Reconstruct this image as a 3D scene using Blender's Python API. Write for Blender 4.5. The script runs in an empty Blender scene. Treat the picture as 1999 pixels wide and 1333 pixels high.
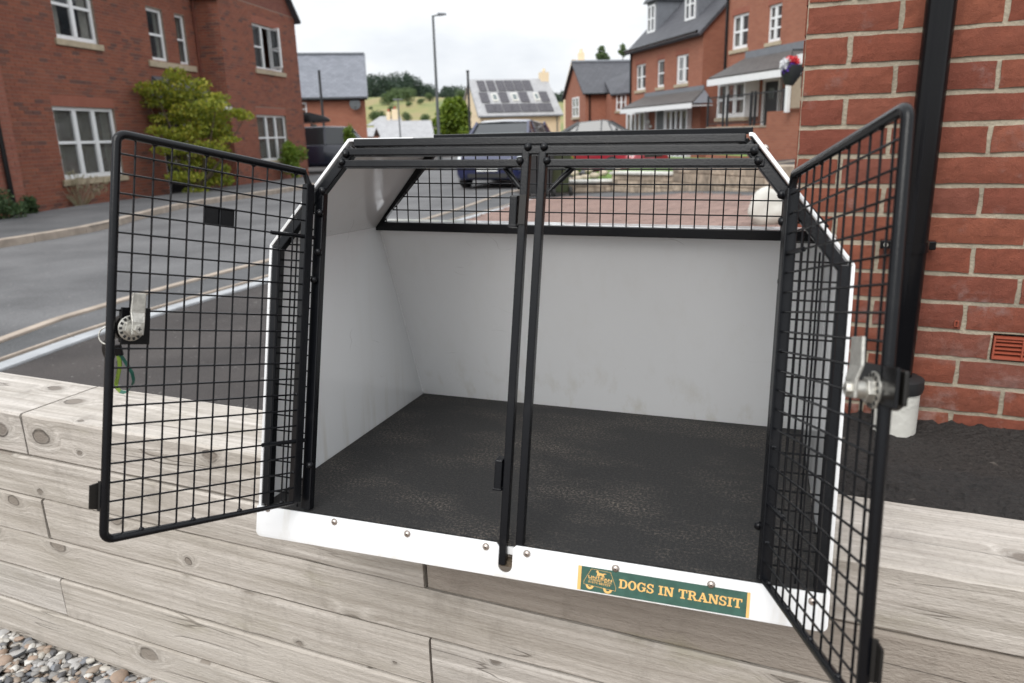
import bpy, bmesh, math, random
from mathutils import Vector, Matrix, noise as mnoise
random.seed(7)
rnd = random.random
uni = random.uniform
sc = bpy.context.scene
# ------------------------------------------------------------------ camera
FPX, CXP, CYP = 1464.02, 999.5, 666.5
RW = Matrix(((0.9996297662955674, -0.007274112420773345, -0.026218650315359977),
             (-0.027209012034051783, -0.26724304763749746, -0.9632449445253025),
             (0.0, 0.9636017023531622, -0.2673420266663807)))
cam = bpy.data.objects.new('camera', bpy.data.cameras.new('camera'))
sc.collection.objects.link(cam)
cam.matrix_world = Matrix((RW[0], -RW[1], -RW[2])).transposed().to_4x4()
cam.data.sensor_width = 36
cam.data.lens = FPX / 1999 * 36
cam.data.clip_start = 0.05
cam.data.clip_end = 6000
cam.data.dof.use_dof = True
cam.data.dof.focus_distance = 1.22
cam.data.dof.aperture_fstop = 6.3
sc.camera = cam
# ------------------------------------------------------------------ light
SUN_EL, SUN_AZ = math.radians(44), math.radians(-152)     # azimuth from +Y towards +X
world = bpy.data.worlds.new("World")
sc.world = world
world.use_nodes = True
wn, wl = world.node_tree.nodes, world.node_tree.links
wn.clear()
wo = wn.new('ShaderNodeOutputWorld')
sky = wn.new('ShaderNodeTexSky')
sky.sky_type = 'NISHITA'
sky.sun_disc = False
sky.sun_elevation = SUN_EL
sky.sun_rotation = SUN_AZ
b1 = wn.new('ShaderNodeBackground')
b1.inputs[1].default_value = 0.1
wl.new(sky.outputs[0], b1.inputs[0])
tc = wn.new('ShaderNodeTexCoord')
mp = wn.new('ShaderNodeMapping')
mp.inputs['Scale'].default_value = (1, 1, 2.6)
wl.new(tc.outputs['Generated'], mp.inputs[0])
nz = wn.new('ShaderNodeTexNoise')
nz.inputs['Scale'].default_value = 3.0
nz.inputs['Detail'].default_value = 7
nz.inputs['Roughness'].default_value = 0.55
wl.new(mp.outputs[0], nz.inputs['Vector'])
cr = wn.new('ShaderNodeValToRGB')
cr.color_ramp.elements[0].position = 0.36
cr.color_ramp.elements[0].color = (0.72, 0.755, 0.80, 1)
cr.color_ramp.elements[1].position = 0.60
cr.color_ramp.elements[1].color = (0.93, 0.95, 0.965, 1)
wl.new(nz.outputs[0], cr.inputs[0])
b2 = wn.new('ShaderNodeBackground')
sxyz = wn.new('ShaderNodeSeparateXYZ')
wl.new(tc.outputs['Generated'], sxyz.inputs[0])
grad = wn.new('ShaderNodeMapRange')          # overcast sky: about twice as bright overhead as at the horizon
grad.inputs['From Min'].default_value = 0.0
grad.inputs['From Max'].default_value = 1.0
grad.inputs['To Min'].default_value = 0.70
grad.inputs['To Max'].default_value = 1.40
wl.new(sxyz.outputs[2], grad.inputs['Value'])
wl.new(grad.outputs[0], b2.inputs[1])
wl.new(cr.outputs[0], b2.inputs[0])
nz2 = wn.new('ShaderNodeTexNoise')
nz2.inputs['Scale'].default_value = 1.7
nz2.inputs['Detail'].default_value = 5
wl.new(mp.outputs[0], nz2.inputs['Vector'])
cr2 = wn.new('ShaderNodeValToRGB')
cr2.color_ramp.elements[0].position = 0.25
cr2.color_ramp.elements[0].color = (0.82, 0.82, 0.82, 1)
cr2.color_ramp.elements[1].position = 0.45
cr2.color_ramp.elements[1].color = (1, 1, 1, 1)
wl.new(nz2.outputs[0], cr2.inputs[0])
mx = wn.new('ShaderNodeMixShader')
wl.new(cr2.outputs[0], mx.inputs[0])
wl.new(b1.outputs[0], mx.inputs[1])
wl.new(b2.outputs[0], mx.inputs[2])
wl.new(mx.outputs[0], wo.inputs[0])
sun = bpy.data.objects.new('sun', bpy.data.lights.new('sun', 'SUN'))
sc.collection.objects.link(sun)
sun.data.energy = 1.5
sun.data.angle = math.radians(38)
sun.data.color = (1.0, 0.975, 0.94)
sdir = Vector((math.sin(SUN_AZ) * math.cos(SUN_EL), math.cos(SUN_AZ) * math.cos(SUN_EL), math.sin(SUN_EL)))
sun.rotation_euler = sdir.to_track_quat('Z', 'Y').to_euler()
sc.view_settings.view_transform = 'Standard'
sc.view_settings.look = 'None'
sc.view_settings.gamma = 1
sc.view_settings.exposure = 0.62
# ------------------------------------------------------------------ geometry of the place
A_W = -0.4062728
WU = Vector((math.cos(A_W), math.sin(A_W), 0))          # along the timber wall and the brick wall
WN = Vector((-WU.y, WU.x, 0))                            # away from the camera
WD, WZ, WTOP = 0.97, -0.5485, 0.194                      # wall face distance, top height, top depth
BK = 2.24                                                # near brick wall distance


def sst(x):
    x = min(1, max(0, x))
    return x * x * (3 - 2 * x)


def G(x, y):
    s = x * WU.x + y * WU.y
    t = x * WN.x + y * WN.y
    z = -0.82 - 0.48 * sst((0.2 - s) / 5.1)
    b = sst((1.95 - t) / 0.7) * sst((s + 1.25) / 0.4) * sst((4.5 - s) / 0.8)
    return z + 0.25 * b


def ray(px, py):
    v = Vector(((px - CXP) / FPX, (py - CYP) / FPX, 1))
    return RW.transposed() @ v


def on_g(px, py):
    v = ray(px, py)
    if v.z > -1e-4:
        v.z = -1e-4
    z = -1.2
    for _ in range(60):
        p = v * (z / v.z)
        z = 0.5 * z + 0.5 * G(p.x, p.y)
    p = v * (z / v.z)
    return Vector((p.x, p.y, G(p.x, p.y)))


def on_z(px, py, z):
    v = ray(px, py)
    return v * (z / v.z)


def at_y(px, py, Y):
    v = ray(px, py)
    return v * (Y / v.y)


def on_pl(px, py, n, k):
    v = ray(px, py)
    return v * (k / v.dot(n))


def px_of(p):
    q = RW @ p
    return CXP + FPX * q.x / q.z, CYP + FPX * q.y / q.z


# ------------------------------------------------------------------ materials
MATS = {}


def N(nt, t, **kw):
    n = nt.nodes.new(t)
    for k, v in kw.items():
        setattr(n, k, v)
    return n


def mix_col(nt, fac, a, b):
    m = nt.nodes.new('ShaderNodeMix')
    m.data_type = 'RGBA'
    for sock, v in ((m.inputs[0], fac), (m.inputs[6], a), (m.inputs[7], b)):
        if isinstance(v, bpy.types.NodeSocket):
            nt.links.new(v, sock)
        elif isinstance(v, (int, float)):
            sock.default_value = v
        else:
            sock.default_value = (*v, 1)
    return m.outputs[2]


def math_n(nt, op, a, b=None, clamp=False):
    m = nt.nodes.new('ShaderNodeMath')
    m.operation = op
    m.use_clamp = clamp
    for i, v in enumerate((a, b)):
        if v is None:
            continue
        if isinstance(v, bpy.types.NodeSocket):
            nt.links.new(v, m.inputs[i])
        else:
            m.inputs[i].default_value = v
    return m.outputs[0]


def ramp(nt, sock, p0, p1, c0=(0, 0, 0), c1=(1, 1, 1)):
    r = nt.nodes.new('ShaderNodeValToRGB')
    r.color_ramp.elements[0].position = p0
    r.color_ramp.elements[1].position = p1
    r.color_ramp.elements[0].color = (*c0, 1)
    r.color_ramp.elements[1].color = (*c1, 1)
    nt.links.new(sock, r.inputs[0])
    return r.outputs[0]


def noise_n(nt, vec, scale, detail=3, rough=0.55):
    n = nt.nodes.new('ShaderNodeTexNoise')
    n.inputs['Scale'].default_value = scale
    n.inputs['Detail'].default_value = detail
    n.inputs['Roughness'].default_value = rough
    nt.links.new(vec, n.inputs['Vector'])
    return n.outputs[0]


def mapping(nt, vec, scale=(1, 1, 1), loc=(0, 0, 0)):
    m = nt.nodes.new('ShaderNodeMapping')
    m.inputs['Scale'].default_value = scale
    m.inputs['Location'].default_value = loc
    nt.links.new(vec, m.inputs[0])
    return m.outputs[0]


def new_mat(name):
    m = bpy.data.materials.new(name)
    m.use_nodes = True
    nt = m.node_tree
    bs = nt.nodes['Principled BSDF']
    MATS[name] = m
    return m, nt, bs


def bump(nt, bs, h, dist, strength=1.0):
    b = nt.nodes.new('ShaderNodeBump')
    b.inputs['Distance'].default_value = dist
    b.inputs['Strength'].default_value = strength
    nt.links.new(h, b.inputs['Height'])
    nt.links.new(b.outputs[0], bs.inputs['Normal'])


def simple(name, col, rough=0.6, metal=0.0, var=0.12, vs=8.0, bd=0.0, bs_=60.0, spec=0.5, coat=0.0, gen=False, isl=0.0):
    """plain surface with slight colour variation and optional fine bump"""
    m, nt, bs = new_mat(name)
    t = N(nt, 'ShaderNodeTexCoord')
    vec = t.outputs['Object']
    n = noise_n(nt, vec, vs, 4)
    c0 = tuple(c * (1 - var) for c in col)
    c1 = tuple(min(1, c * (1 + var)) for c in col)
    col_s = ramp(nt, n, 0.3, 0.7, c0, c1)
    if isl:
        g = N(nt, 'ShaderNodeNewGeometry')
        oi = N(nt, 'ShaderNodeObjectInfo')
        r = math_n(nt, 'FRACT', math_n(nt, 'ADD', g.outputs['Random Per Island'], oi.outputs['Random']))
        v = math_n(nt, 'ADD', math_n(nt, 'MULTIPLY', r, 2 * isl), 1 - isl)
        hs = N(nt, 'ShaderNodeHueSaturation')
        nt.links.new(v, hs.inputs['Value'])
        nt.links.new(col_s, hs.inputs['Color'])
        col_s = hs.outputs[0]
    nt.links.new(col_s, bs.inputs['Base Color'])
    bs.inputs['Roughness'].default_value = rough
    bs.inputs['Metallic'].default_value = metal
    bs.inputs['Specular IOR Level'].default_value = spec
    bs.inputs['Coat Weight'].default_value = coat
    if bd:
        bump(nt, bs, noise_n(nt, vec, bs_, 3), bd)
    return m


def asphalt(name, c0, c1, scale=1.0, bd=0.003, patch=(0.35, 0.65), speck=(0.4, 0.38, 0.36)):
    m, nt, bs = new_mat(name)
    t = N(nt, 'ShaderNodeTexCoord')
    vec = t.outputs['Object']
    big = noise_n(nt, mapping(nt, vec, (0.5, 0.5, 0.5)), 2.0, 5)
    fine = noise_n(nt, vec, 120 * scale, 4, 0.7)
    base = ramp(nt, big, patch[0], patch[1], c0, c1)
    v = N(nt, 'ShaderNodeTexVoronoi')
    v.inputs['Scale'].default_value = 110 * scale
    nt.links.new(vec, v.inputs['Vector'])
    f = ramp(nt, fine, 0.35, 0.7, (0.7, 0.7, 0.7), (1.3, 1.3, 1.3))
    mm = nt.nodes.new('ShaderNodeMix')
    mm.data_type = 'RGBA'
    mm.blend_type = 'MULTIPLY'
    mm.inputs[0].default_value = 1
    nt.links.new(base, mm.inputs[6])
    nt.links.new(f, mm.inputs[7])
    sp = ramp(nt, v.outputs['Color'], 0.93, 0.96)
    c = mix_col(nt, math_n(nt, 'MULTIPLY', sp, 0.5), mm.outputs[2], speck)
    nt.links.new(c, bs.inputs['Base Color'])
    bs.inputs['Roughness'].default_value = 0.85
    h = math_n(nt, 'ADD', v.outputs['Distance'], fine)
    bump(nt, bs, h, bd)
    return m


def far_brick(name, c1, c2, mortar, scale=1.0, dark=0.12):
    """brickwork too far off to build brick by brick"""
    m, nt, bs = new_mat(name)
    t = N(nt, 'ShaderNodeTexCoord')
    sx = N(nt, 'ShaderNodeSeparateXYZ')
    nt.links.new(t.outputs['Object'], sx.inputs[0])
    cb = N(nt, 'ShaderNodeCombineXYZ')
    nt.links.new(math_n(nt, 'ADD', sx.outputs[0], sx.outputs[1]), cb.inputs[0])
    nt.links.new(sx.outputs[2], cb.inputs[1])
    b = N(nt, 'ShaderNodeTexBrick')
    b.inputs['Scale'].default_value = 1
    b.inputs['Brick Width'].default_value = 0.225
    b.inputs['Row Height'].default_value = 0.075
    b.inputs['Mortar Size'].default_value = 0.005
    b.inputs['Color1'].default_value = (*c1, 1)
    b.inputs['Color2'].default_value = (*c2, 1)
    b.inputs['Mortar'].default_value = (*mortar, 1)
    nt.links.new(cb.outputs[0], b.inputs['Vector'])
    n = noise_n(nt, t.outputs['Object'], 1.2, 4)
    c = mix_col(nt, ramp(nt, n, 0.35, 0.75, (0, 0, 0), (dark * 2,) * 3), b.outputs[0], tuple(x * 0.6 for x in c1))
    nt.links.new(c, bs.inputs['Base Color'])
    bs.inputs['Roughness'].default_value = 0.9
    bump(nt, bs, b.outputs['Fac'], 0.006, -0.6)
    return m


def tile_mat(name, c1, c2, w=0.3, h=0.25):
    m, nt, bs = new_mat(name)
    t = N(nt, 'ShaderNodeTexCoord')
    b = N(nt, 'ShaderNodeTexBrick')
    b.inputs['Scale'].default_value = 1
    b.inputs['Brick Width'].default_value = w
    b.inputs['Row Height'].default_value = h
    b.inputs['Mortar Size'].default_value = 0.012
    b.inputs['Color1'].default_value = (*c1, 1)
    b.inputs['Color2'].default_value = (*c2, 1)
    b.inputs['Mortar'].default_value = (*[x * 0.45 for x in c1], 1)
    nt.links.new(t.outputs['UV'], b.inputs['Vector'])
    n = noise_n(nt, t.outputs['Object'], 0.9, 4)
    c = mix_col(nt, ramp(nt, n, 0.35, 0.75, (0, 0, 0), (0.35,) * 3), b.outputs[0], c2)
    nt.links.new(c, bs.inputs['Base Color'])
    bs.inputs['Roughness'].default_value = 0.6
    bump(nt, bs, b.outputs['Fac'], 0.015, -0.8)
    return m


def leaf_mat(name, c0, c1, c2):
    m, nt, bs = new_mat(name)
    g = N(nt, 'ShaderNodeNewGeometry')
    t = N(nt, 'ShaderNodeTexCoord')
    r = nt.nodes.new('ShaderNodeValToRGB')
    r.color_ramp.elements[0].position = 0.0
    r.color_ramp.elements[0].color = (*c0, 1)
    r.color_ramp.elements[1].position = 1.0
    r.color_ramp.elements[1].color = (*c2, 1)
    e = r.color_ramp.elements.new(0.5)
    e.color = (*c1, 1)
    nb = noise_n(nt, t.outputs['Object'], 2.0, 2)
    nt.links.new(math_n(nt, 'ADD', math_n(nt, 'MULTIPLY', g.outputs['Random Per Island'], 0.6), math_n(nt, 'MULTIPLY', math_n(nt, 'SUBTRACT', nb, 0.3), 1.0), True), r.inputs[0])
    nt.links.new(r.outputs[0], bs.inputs['Base Color'])
    bs.inputs['Roughness'].default_value = 0.6
    tr = N(nt, 'ShaderNodeBsdfTranslucent')
    nt.links.new(r.outputs[0], tr.inputs[0])
    ms = N(nt, 'ShaderNodeMixShader')
    ms.inputs[0].default_value = 0.3
    nt.links.new(bs.outputs[0], ms.inputs[1])
    nt.links.new(tr.outputs[0], ms.inputs[2])
    nt.links.new(ms.outputs[0], nt.nodes['Material Output'].inputs[0])
    return m


def brick_mat(name, cols, white=0.25, speck=0.4, dark=0.0):
    """one brick: random tone per brick, drag marks, bloom"""
    m, nt, bs = new_mat(name)
    t = N(nt, 'ShaderNodeTexCoord')
    g = N(nt, 'ShaderNodeNewGeometry')
    oi = N(nt, 'ShaderNodeObjectInfo')
    r = math_n(nt, 'FRACT', math_n(nt, 'ADD', g.outputs['Random Per Island'], oi.outputs['Random']))
    cr_ = nt.nodes.new('ShaderNodeValToRGB')
    cr_.color_ramp.interpolation = 'LINEAR'
    k = len(cols)
    cr_.color_ramp.elements[0].color = (*cols[0], 1)
    cr_.color_ramp.elements[1].color = (*cols[-1], 1)
    for i in range(1, k - 1):
        e = cr_.color_ramp.elements.new(i / (k - 1))
        e.color = (*cols[i], 1)
    nt.links.new(r, cr_.inputs[0])
    pos = g.outputs['Position']
    n1 = noise_n(nt, pos, 38, 6, 0.65)
    n2 = noise_n(nt, pos, 5, 5, 0.6)
    n3 = noise_n(nt, mapping(nt, pos, (1, 1, 3)), 260, 3, 0.7)
    base = mix_col(nt, ramp(nt, n1, 0.35, 0.7, (0, 0, 0), (0.55,) * 3), cr_.outputs[0], tuple(c * 0.6 for c in cols[0]))
    wh = math_n(nt, 'MULTIPLY', ramp(nt, n2, 0.58, 0.72), ramp(nt, n1, 0.4, 0.65))
    base = mix_col(nt, math_n(nt, 'MULTIPLY', wh, white), base, (0.5, 0.42, 0.4))
    zz_ = N(nt, 'ShaderNodeSeparateXYZ')
    nt.links.new(pos, zz_.inputs[0])
    foot = ramp(nt, math_n(nt, 'MULTIPLY', math_n(nt, 'ADD', zz_.outputs[2], 0.85), 2.5), 0.0, 1.0, (1, 1, 1), (0, 0, 0))   # salts rising from the ground
    fl = math_n(nt, 'MULTIPLY', foot, ramp(nt, noise_n(nt, pos, 7, 6, 0.7), 0.50, 0.64))
    if name == 'near_brick':
        base = mix_col(nt, math_n(nt, 'MULTIPLY', fl, 0.55), base, (0.48, 0.38, 0.35))
    sp = ramp(nt, n3, 0.68, 0.75)
    base = mix_col(nt, math_n(nt, 'MULTIPLY', sp, speck), base, (0.05, 0.02, 0.02))
    nt.links.new(base, bs.inputs['Base Color'])
    bs.inputs['Roughness'].default_value = 0.9
    bump(nt, bs, math_n(nt, 'ADD', n1, math_n(nt, 'MULTIPLY', n3, 0.6)), 0.005)
    return m


def timber_mat(name, c_lo, c_hi, stain=(0.22, 0.21, 0.12), rough_grain=1.0):
    m, nt, bs = new_mat(name)
    t = N(nt, 'ShaderNodeTexCoord')
    oi = N(nt, 'ShaderNodeObjectInfo')
    off = math_n(nt, 'MULTIPLY', oi.outputs['Random'], 37.0)
    cb = N(nt, 'ShaderNodeCombineXYZ')
    nt.links.new(off, cb.inputs[0])
    nt.links.new(off, cb.inputs[1])
    va = N(nt, 'ShaderNodeVectorMath')
    nt.links.new(t.outputs['Object'], va.inputs[0])
    nt.links.new(cb.outputs[0], va.inputs[1])
    vec = va.outputs[0]
    warp = noise_n(nt, mapping(nt, vec, (14, 30, 30)), 1.0, 3)
    # knots: sparse cells, their outline roughened
    kv = N(nt, 'ShaderNodeTexVoronoi')
    kv.inputs['Scale'].default_value = 1.0
    kv.inputs['Randomness'].default_value = 0.9
    gn = N(nt, 'ShaderNodeNewGeometry')
    ns = N(nt, 'ShaderNodeSeparateXYZ')
    nt.links.new(gn.outputs['Normal'], ns.inputs[0])
    up_ = math_n(nt, 'GREATER_THAN', ns.outputs[2], 0.6)
    sv = N(nt, 'ShaderNodeSeparateXYZ')
    nt.links.new(vec, sv.inputs[0])
    cc_ = math_n(nt, 'ADD', math_n(nt, 'MULTIPLY', sv.outputs[1], up_), math_n(nt, 'MULTIPLY', sv.outputs[2], math_n(nt, 'SUBTRACT', 1.0, up_)))
    kc = N(nt, 'ShaderNodeCombineXYZ')
    nt.links.new(math_n(nt, 'MULTIPLY', math_n(nt, 'ADD', sv.outputs[0], math_n(nt, 'MULTIPLY', warp, 0.028)), 3.8), kc.inputs[0])
    nt.links.new(math_n(nt, 'MULTIPLY', math_n(nt, 'ADD', cc_, math_n(nt, 'MULTIPLY', warp, 0.014)), 5.8), kc.inputs[1])
    nt.links.new(off, kc.inputs[2])
    kv.voronoi_dimensions = '2D'
    nt.links.new(kc.outputs[0], kv.inputs['Vector'])
    kr_ = N(nt, 'ShaderNodeSeparateColor')
    nt.links.new(kv.outputs['Color'], kr_.inputs[0])
    kd = math_n(nt, 'DIVIDE', kv.outputs['Distance'], math_n(nt, 'ADD', 0.06, math_n(nt, 'MULTIPLY', kr_.outputs[0], 0.80)))
    ring = math_n(nt, 'POWER', math_n(nt, 'SUBTRACT', 1.0, math_n(nt, 'MULTIPLY', kd, 2.6), True), 2.0)
    lines = N(nt, 'ShaderNodeTexNoise')
    lines.inputs['Scale'].default_value = 1
    lines.inputs['Detail'].default_value = 4
    lines.inputs['Roughness'].default_value = 0.65
    sx = N(nt, 'ShaderNodeSeparateXYZ')
    nt.links.new(vec, sx.inputs[0])
    gx = N(nt, 'ShaderNodeCombineXYZ')
    nt.links.new(math_n(nt, 'MULTIPLY', sx.outputs[0], 2.0), gx.inputs[0])
    nt.links.new(math_n(nt, 'ADD', math_n(nt, 'MULTIPLY', sx.outputs[1], 90), math_n(nt, 'MULTIPLY', ring, 6)), gx.inputs[1])
    nt.links.new(math_n(nt, 'ADD', math_n(nt, 'MULTIPLY', sx.outputs[2], 90), math_n(nt, 'MULTIPLY', ring, 6)), gx.inputs[2])
    nt.links.new(gx.outputs[0], lines.inputs['Vector'])
    grain = lines.outputs[0]
    wv = N(nt, 'ShaderNodeTexWave')
    wv.wave_type = 'BANDS'
    wv.bands_direction = 'Z'
    wv.inputs['Scale'].default_value = 12
    wv.inputs['Distortion'].default_value = 7
    wv.inputs['Detail'].default_value = 2
    wv.inputs['Detail Scale'].default_value = 0.7
    wx = N(nt, 'ShaderNodeCombineXYZ')
    nt.links.new(math_n(nt, 'MULTIPLY', sx.outputs[0], 0.35), wx.inputs[0])
    nt.links.new(sx.outputs[1], wx.inputs[1])
    nt.links.new(math_n(nt, 'ADD', math_n(nt, 'ADD', sx.outputs[2], math_n(nt, 'MULTIPLY', sx.outputs[1], 0.8)), math_n(nt, 'MULTIPLY', ring, 0.09)), wx.inputs[2])
    nt.links.new(wx.outputs[0], wv.inputs['Vector'])
    base = ramp(nt, grain, 0.3, 0.72, c_lo, c_hi)
    base = mix_col(nt, math_n(nt, 'MULTIPLY', wv.outputs[1], 0.22), base, tuple(c * 0.72 for c in c_lo))
    big = noise_n(nt, mapping(nt, vec, (1.4, 5, 5)), 2.2, 5, 0.6)
    base = mix_col(nt, ramp(nt, big, 0.46, 0.78, (0, 0, 0), (0.55,) * 3), base, stain)
    dn = noise_n(nt, mapping(nt, vec, (3.2, 3, 1.4), (5, 2, 1)), 3.0, 6, 0.75)
    base = mix_col(nt, ramp(nt, dn, 0.55, 0.78, (0, 0, 0), (0.6,) * 3), base, tuple(c * 0.45 for c in c_lo))
    kn = ramp(nt, kd, 0.09, 0.125, (1, 1, 1), (0, 0, 0))
    krim = math_n(nt, 'MULTIPLY', ramp(nt, math_n(nt, 'ABSOLUTE', math_n(nt, 'SUBTRACT', kd, 0.118)), 0.008, 0.022, (1, 1, 1), (0, 0, 0)), ramp(nt, warp, 0.4, 0.55))
    rim = math_n(nt, 'MULTIPLY', ramp(nt, kd, 0.10, 0.24, (1, 1, 1), (0, 0, 0)), 0.45)
    base = mix_col(nt, rim, base, tuple(c * 0.6 for c in c_lo))
    base = mix_col(nt, math_n(nt, 'MULTIPLY', kn, 0.8), base, (0.15, 0.125, 0.105))
    base = mix_col(nt, math_n(nt, 'MULTIPLY', krim, 0.9), base, (0.035, 0.028, 0.024))
    ag = noise_n(nt, mapping(nt, t.outputs['Object'], (1.6, 1.6, 5)), 2.2, 5, 0.6)
    base = mix_col(nt, ramp(nt, ag, 0.60, 0.78, (0, 0, 0), (0.6,) * 3), base, (0.17, 0.16, 0.07))
    ck = noise_n(nt, mapping(nt, vec, (1.1, 17, 17), (3, 1, 7)), 1.0, 3, 0.5)
    ck = math_n(nt, 'ABSOLUTE', math_n(nt, 'SUBTRACT', ck, 0.5))
    ckm = noise_n(nt, mapping(nt, vec, (1.0, 3, 3), (9, 2, 4)), 2.0, 2)
    crack = math_n(nt, 'MULTIPLY', ramp(nt, ck, 0.002, 0.006, (1, 1, 1), (0, 0, 0)), ramp(nt, ckm, 0.52, 0.60))
    base = mix_col(nt, math_n(nt, 'MULTIPLY', crack, 0.75), base, (0.08, 0.065, 0.055))
    fz = noise_n(nt, mapping(nt, vec, (90, 90, 260)), 1.0, 4, 0.75)
    base = mix_col(nt, ramp(nt, fz, 0.5, 0.75, (0, 0, 0), (0.45,) * 3), base, tuple(c * 0.6 for c in c_lo))
    tint = math_n(nt, 'MULTIPLY', math_n(nt, 'FRACT', math_n(nt, 'MULTIPLY', oi.outputs['Random'], 17.3)), 0.28)
    base = mix_col(nt, tint, base, (0.40, 0.345, 0.28))
    nt.links.new(base, bs.inputs['Base Color'])
    bs.inputs['Roughness'].default_value = 0.85
    saw = noise_n(nt, mapping(nt, vec, (60, 60, 160)), 1.2, 3, 0.7)
    h = math_n(nt, 'ADD', math_n(nt, 'MULTIPLY', grain, 1.0), math_n(nt, 'MULTIPLY', saw, 0.7 * rough_grain))
    h = math_n(nt, 'SUBTRACT', h, math_n(nt, 'MULTIPLY', math_n(nt, 'MAXIMUM', kn, crack), 0.8))
    bump(nt, bs, h, 0.0022)
    return m


# paints and plain surfaces
simple('white_upvc', (0.78, 0.79, 0.80), 0.35, var=0.03)
simple('cream_paint', (0.72, 0.58, 0.40), 0.8, var=0.06, bd=0.004, bs_=30)
simple('stone_sill', (0.42, 0.35, 0.25), 0.85, var=0.15, bd=0.003)
simple('stone_white', (0.62, 0.61, 0.57), 0.85, var=0.15, bd=0.003)
simple('sand_stone', (0.38, 0.31, 0.24), 0.9, var=0.35, vs=9, bd=0.006, bs_=25, isl=0.3)
simple('kerb_stone', (0.34, 0.285, 0.235), 0.85, var=0.22, vs=5, bd=0.002)
simple('kerb_sky_tint', (0.36, 0.375, 0.39), 0.6, var=0.16, vs=5, bd=0.002)  # plain concrete, with the sky's bluish reflection put into its colour
simple('pebble', (0.34, 0.32, 0.30), 0.55, var=0.35, vs=60, bd=0.001, bs_=200)
simple('soil', (0.16, 0.12, 0.09), 0.95, var=0.4, vs=30, bd=0.01)
simple('black_plastic', (0.005, 0.005, 0.006), 0.2, var=0.1, spec=0.25)
simple('black_rubber', (0.016, 0.016, 0.017), 0.6, var=0.2)
simple('dark_brown_plastic', (0.012, 0.011, 0.010), 0.45, var=0.1, spec=0.3)
simple('slate_grey', (0.06, 0.065, 0.075), 0.5, var=0.2)
simple('lead_grey', (0.16, 0.17, 0.19), 0.5, var=0.1)
simple('terracotta_plastic', (0.32, 0.075, 0.042), 0.45, var=0.08)
simple('mortar', (0.34, 0.295, 0.225), 0.95, var=0.22, vs=14, bd=0.004, bs_=120)
simple('mortar_dark', (0.24, 0.185, 0.145), 0.95, var=0.2, vs=14, bd=0.003, bs_=120)
simple('grass_green', (0.12, 0.20, 0.035), 0.9, var=0.3, vs=5, bd=0.02)
simple('gull_white', (0.62, 0.61, 0.56), 0.7, var=0.08, vs=4, bd=0.006, bs_=20)
simple('bark', (0.10, 0.075, 0.05), 0.9, var=0.3, bd=0.01)
simple('curtain', (0.62, 0.61, 0.55), 0.9, var=0.12)
simple('curtain_dark', (0.10, 0.10, 0.095), 0.9, var=0.15)
simple('bin_grey', (0.03, 0.032, 0.034), 0.45, var=0.1)
simple('bin_green', (0.035, 0.045, 0.02), 0.45, var=0.1)
simple('plate_white', (0.75, 0.76, 0.74), 0.4, var=0.02)
simple('ink', (0.02, 0.02, 0.02), 0.6, var=0.0)
simple('flower_white', (0.75, 0.75, 0.78), 0.6)
simple('flower_red', (0.65, 0.04, 0.05), 0.6)
simple('flower_violet', (0.10, 0.03, 0.35), 0.6)
simple('beige_render', (0.34, 0.27, 0.20), 0.9, var=0.08)
simple('lamp_grey', (0.10, 0.11, 0.115), 0.5)
simple('dark_post', (0.02, 0.022, 0.025), 0.5)
simple('solar_cell', (0.035, 0.03, 0.04), 0.25, var=0.15)
simple('solar_rim', (0.12, 0.12, 0.125), 0.5)
simple('sign_green', (0.042, 0.105, 0.082), 0.35, var=0.18, vs=90)
simple('sign_yellow', (0.80, 0.47, 0.16), 0.4, var=0.05, vs=90)
simple('strap_yellow', (0.20, 0.30, 0.04), 0.5, var=0.05)
simple('strap_green', (0.012, 0.10, 0.07), 0.5, var=0.05)
simple('zinc', (0.50, 0.49, 0.45), 0.42, metal=0.75, var=0.22, vs=120, bd=0.0004, bs_=400)
simple('rivet_steel', (0.48, 0.42, 0.38), 0.3, metal=0.9, var=0.1)
simple('car_dark_blue', (0.012, 0.016, 0.035), 0.25, coat=1.0, var=0.0)
simple('car_blue', (0.010, 0.014, 0.06), 0.28, coat=1.0, var=0.0)
simple('car_red', (0.30, 0.018, 0.03), 0.3, coat=1.0, var=0.0)
simple('car_grey', (0.07, 0.075, 0.08), 0.55, var=0.0)
simple('tyre', (0.015, 0.015, 0.015), 0.8)
simple('alloy', (0.4, 0.4, 0.42), 0.35, metal=0.8)
simple('lamp_lens', (0.6, 0.64, 0.66), 0.12, spec=0.8, var=0.1)
simple('light_rock', (0.42, 0.36, 0.28), 0.9, var=0.25, bd=0.02, bs_=12)
simple('slate_roof_edge', (0.10, 0.11, 0.125), 0.6)
asphalt('road_asphalt', (0.092, 0.092, 0.095), (0.148, 0.148, 0.151), 0.6, 0.004)
asphalt('path_asphalt', (0.072, 0.074, 0.077), (0.12, 0.121, 0.125), 0.6, 0.004)
asphalt('drive_asphalt', (0.034, 0.029, 0.028), (0.060, 0.052, 0.049), 0.8, 0.005)
asphalt('near_tarmac', (0.018, 0.016, 0.0155), (0.05, 0.042, 0.037), 0.75, 0.022, speck=(0.38, 0.33, 0.28))
simple('paver', (0.235, 0.155, 0.13), 0.9, var=0.15, vs=12, bd=0.003, isl=0.16)
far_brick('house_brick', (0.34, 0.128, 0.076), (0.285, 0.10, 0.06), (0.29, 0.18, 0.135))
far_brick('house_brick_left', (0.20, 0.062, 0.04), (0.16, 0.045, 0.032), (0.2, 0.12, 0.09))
brick_mat('near_brick', [(0.235, 0.066, 0.038), (0.275, 0.079, 0.044), (0.205, 0.057, 0.036), (0.295, 0.092, 0.05), (0.225, 0.074, 0.05)], white=0.5)
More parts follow.
